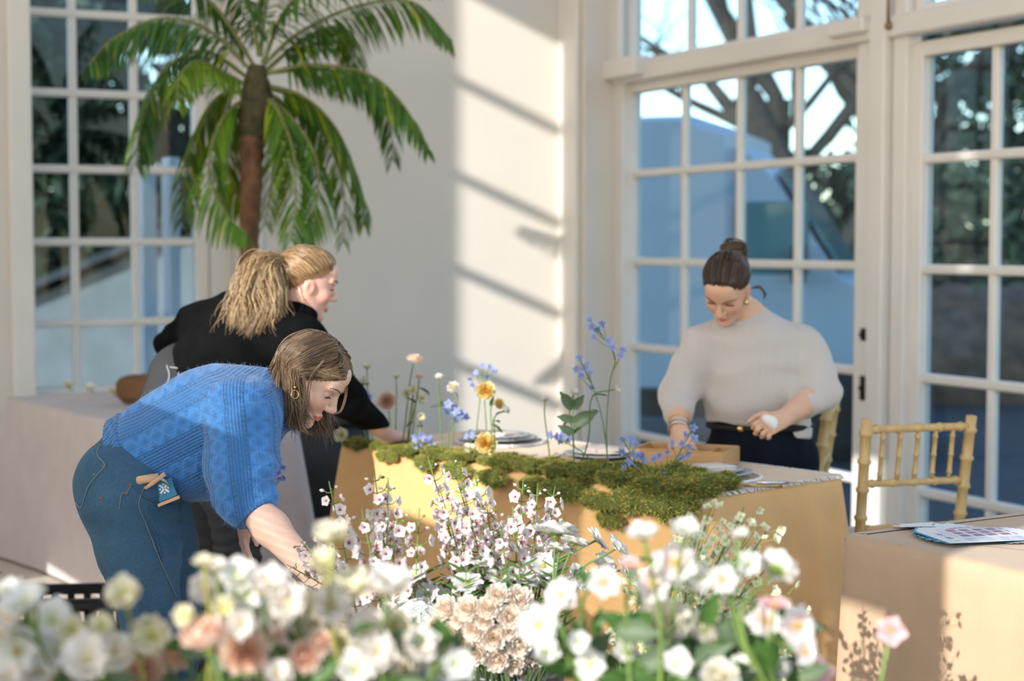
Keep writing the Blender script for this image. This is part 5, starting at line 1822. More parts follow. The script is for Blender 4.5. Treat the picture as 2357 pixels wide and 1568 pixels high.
part('rim', merge(box(-cw - .012, cw + .012, -cd_ - .012, -cd_ + .008, chh - .006, chh + .006, .003), box(-cw - .012, cw + .012, cd_ - .008, cd_ + .012, chh - .006, chh + .006, .003),
                  box(-cw - .012, -cw + .008, -cd_, cd_, chh - .006, chh + .006, .003), box(cw - .008, cw + .012, -cd_, cd_, chh - .006, chh + .006, .003)), M['black_plastic'], crate, world=False, smooth=False)

# ------------------------------------------------------------------ place settings
M['grey_plate'] = plain('grey_blue_stoneware', (.42, .45, .47), .3, .05, 12)
M['cream_plate'] = plain('cream_stoneware', (.72, .66, .58), .35, .04, 12)
M['white_edge'] = plain('white_scallop', (.82, .80, .77), .8, .03)
M['jute'] = fabric('woven_jute_mat', (.56, .42, .27), 500)
M['napkin'] = fabric('pale_napkin', (.76, .66, .58))
def plate(r, h, n=72, scallop=0, k=18):
    prof = [(.001, .004), (.60 * r, .004), (.66 * r, .006), (.9 * r, h - .001), (r, h), (r, h + .003), (.9 * r, h + .0025), (.66 * r, .010), (.6 * r, .008), (.001, .008)]
    V, F = lathe(prof, n)
    if scallop:
        a = np.arctan2(V[:, 1], V[:, 0]); rad = np.hypot(V[:, 0], V[:, 1]) / r
        f = 1 + scallop * np.abs(np.cos(a * k / 2)) * np.clip((rad - .8) / .2, 0, 1)
        V[:, 0] *= f; V[:, 1] *= f
    foot = lathe([(.35 * r, 0.0), (.45 * r, 0), (.45 * r, .005), (.35 * r, .005)], 24)
    return merge((V, F), foot)
sets = [((1632, 1096, 5.28), 'stacked grey and cream plates with a folded napkin beside the wooden tray'),
        ((1388, 1053, 5.74), 'stacked plates set beyond the tall blue flower stem'),
        ((1152, 1008, 6.22), 'stacked plates set beside the yellow roses')]
zt_ = TZ + .0065
for i, ((x, y, d), lb) in enumerate(sets):
    c = P(x, y, d)
    mr = .165
    a = np.linspace(0, 2 * math.pi, 145)[:-1]
    rs_ = mr * (1 + .045 * np.abs(np.sin(a * 12)))
    ring = np.stack([np.cos(a) * rs_, np.sin(a) * rs_], 1)
    mt = empty('placemat', (c[0], c[1], zt_), 0, lb.replace('stacked', 'round jute mat under stacked').split(' with')[0].replace('grey and cream ', ''), 'placemat', 'scalloped placemats')
    Vm = np.concatenate([np.c_[ring * .90, np.full(144, .003)], np.c_[ring * .90, np.zeros(144)]])
    part('mat', (Vm, [tuple(range(144)), tuple(range(287, 143, -1))] + [(j, 144 + j, 144 + (j + 1) % 144, (j + 1) % 144) for j in range(144)]), M['jute'], mt, world=False, smooth=False)
    part('scalloped_edge', tube(np.concatenate([np.c_[ring * .95, np.full(144, .004)], [np.r_[ring[0] * .95, .004]]]), .0055, 6), M['white_edge'], mt, world=False)
    z = zt_ + .0045
    ch_ = inst('charger_plate', mesh('charger_plate', plate(.135, .016), M['grey_plate']), None, (c[0], c[1], z)); tag(ch_, 'large grey plate, lowest of the ' + lb.split(' with')[0].replace('grey and cream ', ''), 'plate', 'charger plates')
    dp = inst('side_plate', mesh('side_plate', plate(.105, .016, scallop=.04), M['grey_plate'] if i != 1 else M['cream_plate']), None, (c[0], c[1], z + .0085)); tag(dp, 'scalloped plate, upper of the ' + lb.split(' with')[0].replace('grey and cream ', ''), 'plate', 'scalloped plates')
    # folded napkin with soft layers
    nk_ = []
    for k in range(3):
        V, F = box(-.075 + .004 * k, .075 - .004 * k, -.06 + .003 * k, .06 - .003 * k, .0, .005, .0015)
        nk_.append(xf((V, F), rotz(.25 * k + i), (0, 0, .006 * k)))
    np_ = top('napkin', xf(merge(*nk_), None, (c[0], c[1], z + .0175)), M['napkin'], 'folded pale napkin on the ' + lb.split(' with')[0].replace('grey and cream ', ''), 'napkin', 'folded napkins')
# fork and knife on the linen
fk = P(1772, 1124, 5.06); fdir = math.radians(15)
M['gold_steel'] = plain('gilt_cutlery', (.55, .38, .15), .3, .05, 30, metal=1)
def cutlery(kind, loc, ang, mat, lb):
    t = empty(kind, loc, ang, lb, kind, None)
    if kind == 'fork':
        part('handle', tube([(-.09, 0, .004), (-.03, 0, .004), (.035, 0, .006)], [.006, .0035, .003], 8, flat=.45), M[mat], t, world=False)
        part('neck', box(.03, .055, -.010, .010, .003, .0065, .002), M[mat], t, world=False)
        for k in range(4):
            y = -.0085 + .0057 * k
            part('tine', tube([(.052, y, .005), (.075, y, .008), (.098, y, .006)], [.0017, .0016, .0008], 5), M[mat], t, world=False)
    else:
        part('handle', tube([(-.10, 0, .004), (-.05, 0, .004), (.0, 0, .004)], [.007, .0055, .0045], 8, flat=.6), M[mat], t, world=False)
        part('blade', (np.array([(0, -.006, .002), (.10, -.008, .002), (.118, .001, .002), (0, .005, .002), (0, -.006, .004), (.10, -.008, .0032), (.118, .001, .003), (0, .005, .0045)]),
             [(0, 3, 2, 1), (4, 5, 6, 7), (0, 1, 5, 4), (1, 2, 6, 5), (2, 3, 7, 6), (3, 0, 4, 7)]), M['silver'], t, world=False, smooth=False)
    return t
cutlery('fork', (fk[0] - .05, fk[1], zt_), math.radians(185), 'gold_steel', 'gilt fork lying on the linen runner near the table end')
kf = P(1800, 1118, 5.14)
cutlery('knife', (kf[0] + .02, kf[1], zt_), math.radians(8), 'silver', 'silver knife lying on the linen runner near the table end')
# wooden cutlery tray
M['oak'] = wood('honey_oak', (.50, .27, .10), (.66, .40, .18), 0, 18)
tc = P(1578, 1066, 5.60)
tray = empty('wooden_tray', (tc[0], tc[1], zt_), math.radians(-22), 'honey-coloured open wooden cutlery tray on the dining table', 'tray')
tw, td, th = .155, .095, .058
part('base', box(-tw, tw, -td, td, .0, .008), M['oak'], tray, world=False, smooth=False)
for s in (-1, 1):
    part('long_side', box(-tw, tw, s * td - .005, s * td + .005, .0, th, .0015), M['oak'], tray, world=False, smooth=False)
    part('short_side', box(s * tw - .005, s * tw + .005, -td, td, .0, th, .0015), M['oak'], tray, world=False, smooth=False)
part('divider', box(.085, .093, -td, td, .006, th - .006, .001), M['oak'], tray, world=False, smooth=False)
# tissue in the cream-jumper woman's hand
tq = P(1775, 972, 5.50)
V, F = ball((0, 0, 0), (.020, .015, .030), 18, 12)
V = V * (1 + .35 * np.array([mnoise.noise(Vector(v * 40)) for v in V]))[:, None]
top('tissue', (V @ roty(-.8).T + tq + np.array([.0, .02, .0]), F), M['white_edge'], 'crumpled white tissue held by the person in cream', 'tissue')

# ------------------------------------------------------------------ leaflets and cards on the beige table
def leaflet_mat():
    m, nt, b = new_mat('printed_leaflet')
    at = nt.nodes.new('ShaderNodeAttribute'); at.attribute_name = 'page'
    sp = nt.nodes.new('ShaderNodeSeparateXYZ'); nt.links.new(at.outputs['Vector'], sp.inputs[0])
    x, y = X(nt, sp.outputs[0]), X(nt, sp.outputs[1])
    cx_, cy_ = (x * 5.2).fract(), (y * 7.0).fract()
    pic = cx_.gt(.12) * cx_.lt(.90) * cy_.gt(.16) * cy_.lt(.88) * x.lt(.60) * y.gt(.10) * y.lt(.70)
    head = ((x * 60).sin() + (x * 23).sin()).gt(.1) * y.gt(.83) * y.lt(.89) * x.gt(.15) * x.lt(.85)
    txt = (y * 42).fract().lt(.45) * x.gt(.66) * x.lt(.95) * y.gt(.14) * y.lt(.75) * ((x * 190).sin() + (y * 300).sin()).gt(-.6)
    txt2 = (y * 42).fract().lt(.4) * x.gt(.08) * x.lt(.58) * y.gt(.74) * y.lt(.80) * ((x * 150).sin()).gt(-.4)
    n = nt.nodes.new('ShaderNodeTexVoronoi'); n.inputs['Scale'].default_value = 5.5
    nt.links.new(at.outputs['Vector'], n.inputs['Vector'])
    c = mixc(nt, X(nt, n.outputs['Distance']).fract(), (.05, .03, .12), (.10, .16, .34))
    c = mixc(nt, (x * 3.1 + y * 2.2).sin() * .5 + .35, c, (.40, .12, .16))
    base = mixc(nt, pic, (.78, .77, .76), c)
    base = mixc(nt, head, base, (.10, .10, .14))
    base = mixc(nt, txt + txt2, base, (.16, .20, .36))
    nt.links.new(base, b.inputs['Base Color'])
    b.inputs['Roughness'].default_value = .35
    return m
M['leaflet'] = leaflet_mat()
M['cyan_paper'] = plain('cyan_paper', (.015, .26, .44), .4, .04)
lc = P(2235, 1262, 4.20)
fan0 = np.array([lc[0] + .10, lc[1] + .02])
for k in range(7):
    a = math.radians(140 + 9 * k)
    L_, Wd = .26, .185
    cx_ = np.array([math.cos(a), math.sin(a)])
    o = fan0 + cx_ * .03
    z = TZ + .0035 + .0012 * k
    lf = empty('leaflet', (o[0], o[1], z), a, 'printed colour leaflet with a cyan back, topmost of the fan on the beige table' if k == 6 else ('lowest', 'sixth', 'fifth', 'fourth', 'third', 'second')[k] + ' leaflet down in the cyan-backed fan on the beige table', 'leaflet', 'fanned leaflets')
    nx, ny = 10, 6
    xs, ys = np.linspace(-L_ * .3, L_ * .7, nx), np.linspace(-Wd / 2, Wd / 2, ny)
    bend = lambda x: .0
    Vt = np.array([(x, y, .0008 + .004 * max(0, (x - L_ * .35) / L_) ** 2) for y in ys for x in xs])
    Ft = [(i * nx + j, i * nx + j + 1, (i + 1) * nx + j + 1, (i + 1) * nx + j) for i in range(ny - 1) for j in range(nx - 1)]
    pg = np.array([((y + Wd / 2) / Wd, (x + L_ * .3) / L_, 0) for y in ys for x in xs])
    part('printed_side', (Vt, Ft), M['leaflet'], lf, world=False, attrs={'page': pg})
    Vb = Vt.copy(); Vb[:, 2] -= .0006; Vb[:, 0] += .008
    part('cyan_side', (Vb, [f[::-1] for f in Ft]), M['cyan_paper'], lf, world=False)
M['white_card'] = plain('white_card', (.80, .79, .78), .5, .02)
for k, (x, y, d, a, lb) in enumerate(((2122, 1226, 4.40, 18, 'small white card lying flat on the beige table'), (2105, 1227, 4.36, 8, 'small folded white card, uppermost of two on the beige table'))):
    c = P(x, y, d)
    V, F = box(-.05, .05, -.028, .028, 0, .0012)
    if k: V[:, 2] += np.where(V[:, 1] < 0, .006, 0)
    inst_ = top('card', xf((V, F), rotz(math.radians(a)), (c[0], c[1], TZ + .003 + .0015 * k)), M['white_card'], lb, 'card', smooth=False)

# ------------------------------------------------------------------ flowers
def petal_mat(name, tr=.35, rough=.55):
    m, nt, b = new_mat(name)
    a = nt.nodes.new('ShaderNodeAttribute'); a.attribute_name = 'tint'
    n = noise_tex(nt, 90, 3)
    mx = nt.nodes.new('ShaderNodeMix'); mx.data_type = 'RGBA'; mx.blend_type = 'MULTIPLY'; mx.inputs[0].default_value = 1
    nt.links.new(a.outputs['Color'], mx.inputs[6]); nt.links.new(mixc(nt, n, (.86, .86, .86), (1, 1, 1)), mx.inputs[7])
    nt.links.new(mx.outputs[2], b.inputs['Base Color'])
    b.inputs['Roughness'].default_value = rough
    b.inputs['Specular IOR Level'].default_value = .25
    t = nt.nodes.new('ShaderNodeBsdfTranslucent'); nt.links.new(mx.outputs[2], t.inputs['Color'])
    ms = nt.nodes.new('ShaderNodeMixShader'); ms.inputs[0].default_value = tr
    nt.links.new(b.outputs[0], ms.inputs[1]); nt.links.new(t.outputs[0], ms.inputs[2])
    nt.links.new(ms.outputs[0], nt.nodes['Material Output'].inputs['Surface'])
    return m
M['petal'] = petal_mat('silk_petal')
M['stem'] = plain('green_stem', (.17, .27, .06), .5, .2, 20)
M['stem_y'] = plain('yellow_green_stem', (.36, .36, .07), .5, .2, 20)
M['stem_d'] = plain('dark_green_stem', (.055, .095, .028), .5, .2, 20)
M['leaf'] = plain('fresh_leaf', (.10, .22, .05), .45, .25, 30, trans=.3)
M['leaf_grey'] = plain('grey_green_leaf', (.15, .22, .12), .5, .2, 30, trans=.25)
M['sepal'] = plain('sepal_green', (.22, .34, .06), .5, .2, 30, trans=.2)

def petal(L, W, tilt, cup=.3, curl=0.0, az=0.0, r0=0.0, z0=0.0, nu=5, nv=5, shape=.7, ruf=0.0, seed=0, notch=0.0):
    """one petal leaving the axis at angle tilt above the horizontal; returns V,F,s (0 base..1 tip)"""
    g = random.Random(seed)
    V, S = [], []
    ph = g.uniform(0, 6)
    x, z, a = 0.0, 0.0, tilt
    rows = []
    for i in range(nu + 1):
        s = i / nu
        rows.append((x, z, a, s))
        a2 = tilt + curl * s
        x += math.cos(a2) * L / nu; z += math.sin(a2) * L / nu
        a = tilt + curl * (i + 1) / nu
    for x, z, a, s in rows:
        w = W * (math.sin(math.pi * min(.93, .10 + .83 * s ** shape)) ** .6)
        for j in range(nv):
            t = -1 + 2 * j / (nv - 1)
            c = cup * w * (t * t)
            rf = ruf * s * math.sin(t * 5 + ph + s * 3) * W
            sh = -.22 * L * s ** 3 * t * t
            nx, nz = -math.sin(a), math.cos(a)
            V.append((r0 + x + nx * (c + rf) + sh * math.cos(a), t * w * (1 - .15 * cup * abs(t)), z0 + z + nz * (c + rf) + sh * math.sin(a)))
            S.append(s)
    F = [(i * nv + j, i * nv + j + 1, (i + 1) * nv + j + 1, (i + 1) * nv + j) for i in range(nu) for j in range(nv - 1)]
    return np.array(V) @ rotz(az).T, F, np.array(S)

def bloom(name, petals, ramp_cols, jitter=.04, seed=0, mat='petal'):
    """petals: list of (V,F,s); ramp_cols: list of (s, colour) per petal group or one ramp"""
    g = np.random.default_rng(seed)
    Vs, Fs, Cs, o = [], [], [], 0
    for k, (V, F, s, rp) in enumerate(petals):
        Vs.append(V); Fs += [tuple(i + o for i in f) for f in F]; o += len(V)
        xs = [q[0] for q in rp]
        c = np.stack([np.interp(s, xs, [q[1][ch] for q in rp]) for ch in range(3)], 1) * (1 + g.normal(0, jitter))
        Cs.append(c)
    return mesh(name, (np.concatenate(Vs), Fs), M[mat], True, colors=np.clip(np.concatenate(Cs), 0, 1))

def rp(*c): return [(i / (len(c) - 1), q) for i, q in enumerate(c)]
WHITE, CREAM, IVORY = (.90, .89, .86), (.90, .84, .70), (.92, .86, .78)
PEACH, PEACH_D, BLUSH = (.90, .62, .46), (.86, .44, .27), (.90, .74, .66)

def rose_mesh(name, inner, outer, seed, cup=.42, layers=((3, .10, 70, .30, .55, .75), (4, .20, 62, .40, .60, .8), (5, .32, 50, .50, .66, .95), (6, .46, 34, .58, .72, 1.15), (6, .60, 18, .66, .72, 1.25), (7, .70, 4, .70, .66, 1.2), (7, .76, -8, .70, .56, 1.0))):
    """unit-radius ranunculus / garden rose facing +Z: (count, radius, start tilt, width, length, inward curl)"""
    g = random.Random(seed)
    ps = []
    n = len(layers)
    for li, (k, r, tl, w, L, cl) in enumerate(layers):
        f = li / (n - 1)
        for i in range(k):
            a = 2 * math.pi * (i + .5 * (li % 2) + g.uniform(-.15, .15)) / k
            t = math.radians(tl + g.uniform(-5, 5))
            V, F, s = petal(L * g.uniform(.92, 1.06), w * .62, t, cup, cl, a, r * .55, .06 - .12 * f, 6, 7, .5, .03, g.randint(0, 999))
            cb = tuple(inner[c] * (1 - f) + outer[c] * f for c in range(3))
            tipc = tuple(min(1, q * 1.05) for q in cb)
            bs = tuple(inner[c] * (.95 - .25 * f) + outer[c] * (.05 + .25 * f) for c in range(3))
            ps.append((V, F, s, rp(bs, cb, tipc)))
    return bloom(name, ps, None, .03, seed)
def open_mesh(name, n, base, mid, tip, seed, L=1.0, eye=None, W=.42, tilt=18, cup=.18, ruf=.05, two=True, curl=-.25):
    g = random.Random(seed)
    ps = []
    for li in range(2 if two else 1):
        for i in range(n):
            a = 2 * math.pi * (i + .5 * li + g.uniform(-.15, .15)) / n
            V, F, s = petal(L * g.uniform(.86, 1.04), W * g.uniform(.9, 1.1), math.radians(tilt + 14 * li + g.uniform(-9, 9)), cup, curl, a, .05, .02 * li, 6, 7, .6, ruf, g.randint(0, 999))
            ps.append((V, F, s, rp(base, mid, tip) if eye is None else [(0, base), (eye, base), (eye + .12, mid), (1, tip)]))
    return bloom(name, ps, None, .04, seed)

FM = {}
for k in range(3):
    FM['rose', k] = rose_mesh('rose_head', (.97, .82, .68), (.97, .91, .84), 10 + k)
    FM['peach', k] = rose_mesh('ranunculus_head', (.93, .60, .44), (.97, .82, .72), 20 + k)
    FM['yellow', k] = rose_mesh('rose_head', (.95, .62, .10), (.93, .86, .52), 30 + k)
    FM['white_rose', k] = rose_mesh('rose_head', (.90, .84, .66), WHITE, 40 + k)
    FM['anemone', k] = open_mesh('anemone_head', 7, (.80, .82, .62), WHITE, WHITE, 50 + k, W=.58, tilt=12, ruf=.09)
    FM['cosmos', k] = open_mesh('cosmos_head', 6, (.88, .55, .45), (.92, .86, .84), WHITE, 60 + k, W=.60, tilt=16, ruf=.09, two=False)
    FM['pinkc', k] = open_mesh('cosmos_head', 5, (.82, .30, .32), (.90, .52, .54), (.93, .70, .71), 70 + k, W=.64, tilt=26, ruf=.07, two=False)
    FM['white', k] = open_mesh('blossom_head', 5, (.72, .78, .40), WHITE, WHITE, 80 + k, W=.66, tilt=28, ruf=.10)
    FM['creamy', k] = open_mesh('blossom_head', 5, (.70, .66, .18), (.90, .86, .62), CREAM, 90 + k, W=.66, tilt=34, ruf=.14, curl=.3)
    FM['ivory', k] = open_mesh('blossom_head', 5, (.88, .76, .52), IVORY, (.94, .90, .86), 100 + k, W=.70, tilt=36, ruf=.14, curl=.2)
    FM['floret', k] = open_mesh('floret', 5, (.42, .05, .09), (.91, .80, .78), (.93, .89, .88), 110 + k, W=.62, tilt=24 + 12 * k, ruf=.12, two=False, eye=.10)
    FM['blue', k] = open_mesh('floret', 5, (.60, .35, .60), (.30, .45, .86), (.40, .56, .92), 120 + k, W=.36, tilt=14 + 8 * k, ruf=.05, two=False)
    FM['green4', k] = open_mesh('floret', 4, (.62, .70, .22), (.84, .88, .66), (.90, .91, .82), 130 + k, W=.50, tilt=18 + 10 * k, ruf=.05, two=False)
    FM['hyd', k] = open_mesh('floret', 4, (.60, .66, .55), (.86, .88, .86), WHITE, 140 + k, W=.56, tilt=14, ruf=.05, two=False)
V, F = ball((0, 0, .5), (.36, .36, .52), 8, 6)
FM['bud', 0] = mesh('bud', (V, F), M['petal'], True, colors=np.repeat(np.array([[.92, .84, .82]]), len(V), 0))
FM['gbud', 0] = mesh('bud', (V, F), M['sepal'], True)
def centre_mesh(name, col, n=26, seed=0):
    g = random.Random(seed)
    ps = [ball((0, 0, .05), (.12, .12, .10), 8, 6)]
    for i in range(n):
        a, r = g.uniform(0, 6.28), g.uniform(.05, .2)
        ps.append(tube([(math.cos(a) * r * .4, math.sin(a) * r * .4, .05), (math.cos(a) * r, math.sin(a) * r, .20)], [.010, .022], 4))
    return mesh(name, merge(*ps), col)
M['pollen'] = plain('pollen_yellow', (.60, .48, .08), .8)
M['maroon'] = plain('maroon_throat', (.20, .02, .045), .6)
FM['centre'] = centre_mesh('flower_centre', M['pollen'])
FM['throat'] = centre_mesh('flower_throat', M['maroon'], 8, 3)
def sepal_mesh(n=7, L=.42, W=.11, tilt=8):
    return mesh('sepals', merge(*[petal(L, W, math.radians(tilt), .1, .3, 2 * math.pi * i / n, .03, -.03, 4, 3)[:2] for i in range(n)], ball((0, 0, -.03), (.09, .09, .09), 8, 6)), M['sepal'])
FM['sepals'] = sepal_mesh()
def leaf_mesh(mat, L=1.0, W=.22, curl=-.5):
    V, F, s = petal(L, W, .15, .35, curl, 0, 0, 0, 7, 5, .8)
    return mesh('leaf', (V, F), M[mat], True)
FM['leaf'] = leaf_mesh('leaf'); FM['leaf_grey'] = leaf_mesh('leaf_grey', W=.26); FM['leaf_thin'] = leaf_mesh('leaf', W=.07, curl=-.8)

def stem_curve(b, h, d, n=14, bow=.25):
    b, h, d = np.asarray(b, float), np.asarray(h, float), nrm(d)
    L = np.linalg.norm(h - b)
    return spline([b, b * .55 + h * .45 - d * L * .06, h - d * L * bow, h], n)

g = np.random.default_rng(77)
def flower(kind, head, face, base, r, label, cat, group, name, stem='stem', sr=.0022, sep=True, centre=None, leaves=0, leafk='leaf', leaf_s=.06):
    root = empty(name, base, 0, label, cat, group)
    face = nrm(face)
    c = stem_curve(base, np.asarray(head) - face * r * .08, face)
    part('stem', tube(c, np.linspace(sr * 1.25, sr, len(c)), 6), M[stem], root)
    R_ = zto(face, g.uniform(0, 6.28))
    hd = inst('flower_head', FM[kind, int(g.integers(0, 3))], root, np.asarray(head) - np.asarray(base), R_, r)
    if centre: inst('flower_centre', FM[centre], hd, (0, 0, 0))
    if sep: inst('sepals', FM['sepals'], hd, (0, 0, -.02))
    for _ in range(leaves):
        t = int(g.integers(5, len(c) - 2))
        dr = nrm(g.normal(0, 1, 3) * np.array([1, 1, .5]) + np.array([0, 0, .3]))
        sp = np.stack([dr, nrm(np.cross([0, 0, 1.0], dr)), np.cross(dr, nrm(np.cross([0, 0, 1.0], dr)))], 1)
        inst('leaf', FM[leafk], root, c[t] - np.asarray(base), sp, leaf_s * g.uniform(.7, 1.3))
    return root

def spike(tip, base, n, r, kind, label, cat, group, name, stem='stem', lo=.12, buds=4, centre=None, bend=None, spread=1.0, sr=.0022, curve=None):
    root = empty(name, base, 0, label, cat, group)
    tip, base = np.asarray(tip, float), np.asarray(base, float)
    if curve is None:
        mid = (tip + base) / 2 + (np.array(bend) if bend is not None else g.normal(0, .012, 3))
        c = spline([base, mid, tip], 24)
    else:
        c = spline([base] + list(curve) + [tip], 24)
    part('stem', tube(c, np.linspace(sr * 1.3, sr * .6, 24), 5), M[stem], root)
    T = nrm(np.gradient(c, axis=0))
    for i in range(n + buds):
        t = lo + (1 - lo) * ((i + .5) / (n + buds)) ** .85
        p = c[min(23, int(t * 23))]
        tv = T[min(23, int(t * 23))]
        a = i * 2.4 + g.uniform(-.5, .5)
        sd = nrm(np.cross(tv, [math.cos(a), math.sin(a), .1]))
        bud = i >= n
        rr_ = r * (1.25 - .6 * t) * g.uniform(.85, 1.15)
        if bud: rr_ = r * .42 * g.uniform(.7, 1.1)
        out = (r * (1.5 - .8 * t)) * spread * g.uniform(.8, 1.3)
        pos = p + sd * out + tv * out * .45
        pd = part('pedicel', tube(spline([p, p + sd * out * .6 + tv * out * .1, pos], 5), [.0011] * 5, 4), M[stem], root)
        fd_ = nrm(sd + tv * g.uniform(-.1, .5) + np.array([0, -.35, 0]))
        key = ('gbud', 0) if (bud and i > n + 1) else (('bud', 0) if bud else (kind, int(g.integers(0, 3))))
        f_ = inst('bud' if bud else 'floret', FM[key], root, pos - base, zto(fd_, g.uniform(0, 6.28)), rr_)
        if centre and not bud: inst('flower_throat', FM[centre], f_, (0, 0, .02), None, .75)
    return root

# ---- moss garland along the front edge of the dining table
M['moss'] = plain('moss', (.66, .70, .16), .95, .45, 40, bmp=.5, bscale=150, attr=True)
def moss_mesh(seed):
    gg = np.random.default_rng(seed)
    V, F = ball((0, 0, 0), (1, 1, .72), 22, 14)
    V = V * (1 + .55 * np.array([mnoise.noise(Vector(v * 1.9) + Vector((seed, 0, 0))) for v in V]) + .12 * np.array([mnoise.noise(Vector(v * 6)) for v in V]))[:, None]
    ids = gg.integers(0, len(V), 1500)
    p = V[ids] * gg.uniform(.92, 1.02, (1500, 1)); nn = nrm(p)
    d = nrm(nn + gg.normal(0, .55, (1500, 3))) * gg.uniform(.12, .38, (1500, 1))
    w = nrm(np.cross(d, gg.normal(size=(1500, 3)))) * .020
    B = np.stack([p - w, p + w, p + d * .6 + w * .9, p + d], 1).reshape(-1, 3)
    FF = [tuple(f) for f in F] + [tuple(r) for r in (np.arange(6000).reshape(-1, 4) + len(V))]
    C = np.concatenate([np.repeat([[.35, .38, .3]], len(V), 0), np.repeat((np.array([[1, 1, 1]]) * gg.uniform(.5, 1.9, (1500, 1)) * np.where(gg.uniform(size=(1500, 1)) < .18, [[1.6, .8, .7]], [[1, 1, 1]])), 4, 0)])
    return mesh('moss_clump', (np.concatenate([V, B]), FF), M['moss'], False, colors=C)
MM = [moss_mesh(i) for i in range(4)]
mo = T1(.9, .05)
moss = empty('moss_garland', (mo[0], mo[1], TZ), 0, 'long green moss garland along the front edge of the dining table', 'moss')
Lm = L1_ - .02
for i in range(84):
    t = (i + g.uniform(0, 1)) / 84
    big = .6 + .75 * t
    b = g.uniform(-.015, .12) * (.7 + .6 * t)
    s = g.uniform(.030, .052) * big
    z = TZ + s * .30 + (g.uniform(0, .02) * t)
    p = T1(t * Lm, b, z)
    inst('moss_clump', MM[i % 4], moss, p - np.array(moss.location), rotz(g.uniform(0, 6.28)), (s * g.uniform(.9, 1.5), s * g.uniform(.8, 1.1), s * g.uniform(.55, .85)))
for t, dz, s in ((.50, -.03, .045), (.62, -.035, .05), (.70, -.03, .05), (.78, -.05, .052), (.80, -.10, .038), (.86, -.03, .055), (.93, -.03, .06), (.97, -.02, .05), (.40, -.02, .04), (.30, -.015, .035), (.18, -.01, .03)):
    p = T1(t * Lm, -.038, TZ + dz)
    inst('moss_clump', MM[int(g.integers(0, 4))], moss, p - np.array(moss.location), rotz(ang1 + g.uniform(-.3, .3)), (s * g.uniform(1.2, 1.9), s * .55, s * g.uniform(.7, 1.0)))

# ---- flowers standing in the moss: (kind, head px, radius px, face, base px, label)
def d_at(x, extra=.06):
    """distance of the moss line in pixel column x"""
    u = (x - CX) / F_PX
    k = (A1[0] - u * A1[1]) / (u * bx_[1] - bx_[0])
    return float(A1[1] + bx_[1] * k + extra)
CAM = np.array([0, 0, CAM_H])
tf = [('peach', 890, 923, 27, (0, -1, .1), 905, 'full peach ranunculus facing out above the moss'),
      ('peach', 953, 830, 23, (.2, -.2, 1), 925, 'tall peach ranunculus held above the other moss flowers'),
      ('peach', 965, 868, 11, (.1, -.4, .8), 935, 'small closed peach ranunculus bud under the tall one'),
      ('white_rose', 1043, 893, 18, (-.2, -.6, .6), 1038, 'cream rose between the peach and yellow blooms'),
      ('yellow', 1118, 900, 26, (.1, -1, .3), 1122, 'tall full yellow rose above the moss'),
      ('yellow', 1148, 930, 15, (.5, -.8, .3), 1128, 'small yellow rose just below the tall yellow one'),
      ('yellow', 1118, 1021, 30, (0, -1, .25), 1110, 'large yellow rose sitting low in the moss'),
      ('white_rose', 1163, 943, 14, (.6, -.2, .5), 1132, 'grey-white rose bud leaning right of the yellow roses'),
      ('creamy', 950, 900, 17, (0, -1, .3), 940, 'pale yellow stock bloom, topmost of a cluster'),
      ('creamy', 970, 918, 16, (.4, -1, 0), 942, 'pale yellow stock bloom, lower of a cluster'),
      ('creamy', 936, 906, 14, (-.4, -1, 0), 938, 'pale yellow stock bloom beside the full peach ranunculus'),
      ('creamy', 969, 959, 13, (.1, -1, .2), 965, 'small pale yellow bloom on a low stem'),
      ('ivory', 1254, 922, 14, (0, -.4, 1), 1268, 'closed white bud on a straight stem left of the leafy stem'),
      ('ivory', 1321, 906, 14, (.2, -.6, .8), 1322, 'peach-tinted bud on the leafy stem'),
      ('ivory', 1416, 897, 13, (.8, -.4, .3), 1330, 'cream bud on a long leaning stem crossing the blue spire'),
      ('ivory', 836, 880, 17, (-.2, -.8, .5), 850, 'off-white bloom near the wrist of the person in black'),
      ('pinkc', 815, 918, 13, (-.5, -.8, .2), 846, 'small pink bloom leaning away from the moss'),
      ('creamy', 845, 848, 14, (0, -.3, 1), 858, 'yellow-green bloom standing tall at the far end of the moss'),
      ('ivory', 1010, 872, 14, (0, -.3, 1), 1018, 'pale pink cup-shaped bloom against the wall'),
      ('creamy', 912, 870, 10, (0, -.3, 1), 910, 'small yellow-green bud behind the peach ranunculus'),
      ('creamy', 788, 1012, 24, (-.3, -1, .3), 800, 'cream green-centred bloom tucked in the far end of the moss'),
      ('creamy', 1075, 1043, 13, (-.2, -1, .3), 1080, 'small cream bloom lying in the moss')]
for kind, x, y, rp_, face, bxp, lb in tf:
    d = d_at(bxp, .05)
    hd = P(x, y, d_at(x, .04))
    bs = P(bxp, 1020, d); bs[2] = TZ + .012
    if hd[2] < TZ + .03: hd[2] = TZ + .03
    flower(kind, hd, face, bs, rp_ * d / F_PX, lb, 'flower', 'flowers standing in the moss', 'cut_flower', 'stem' if kind != 'creamy' else 'stem_y', .0020,
           leaves=2 if g.uniform() < .6 else 0, leaf_s=.05)
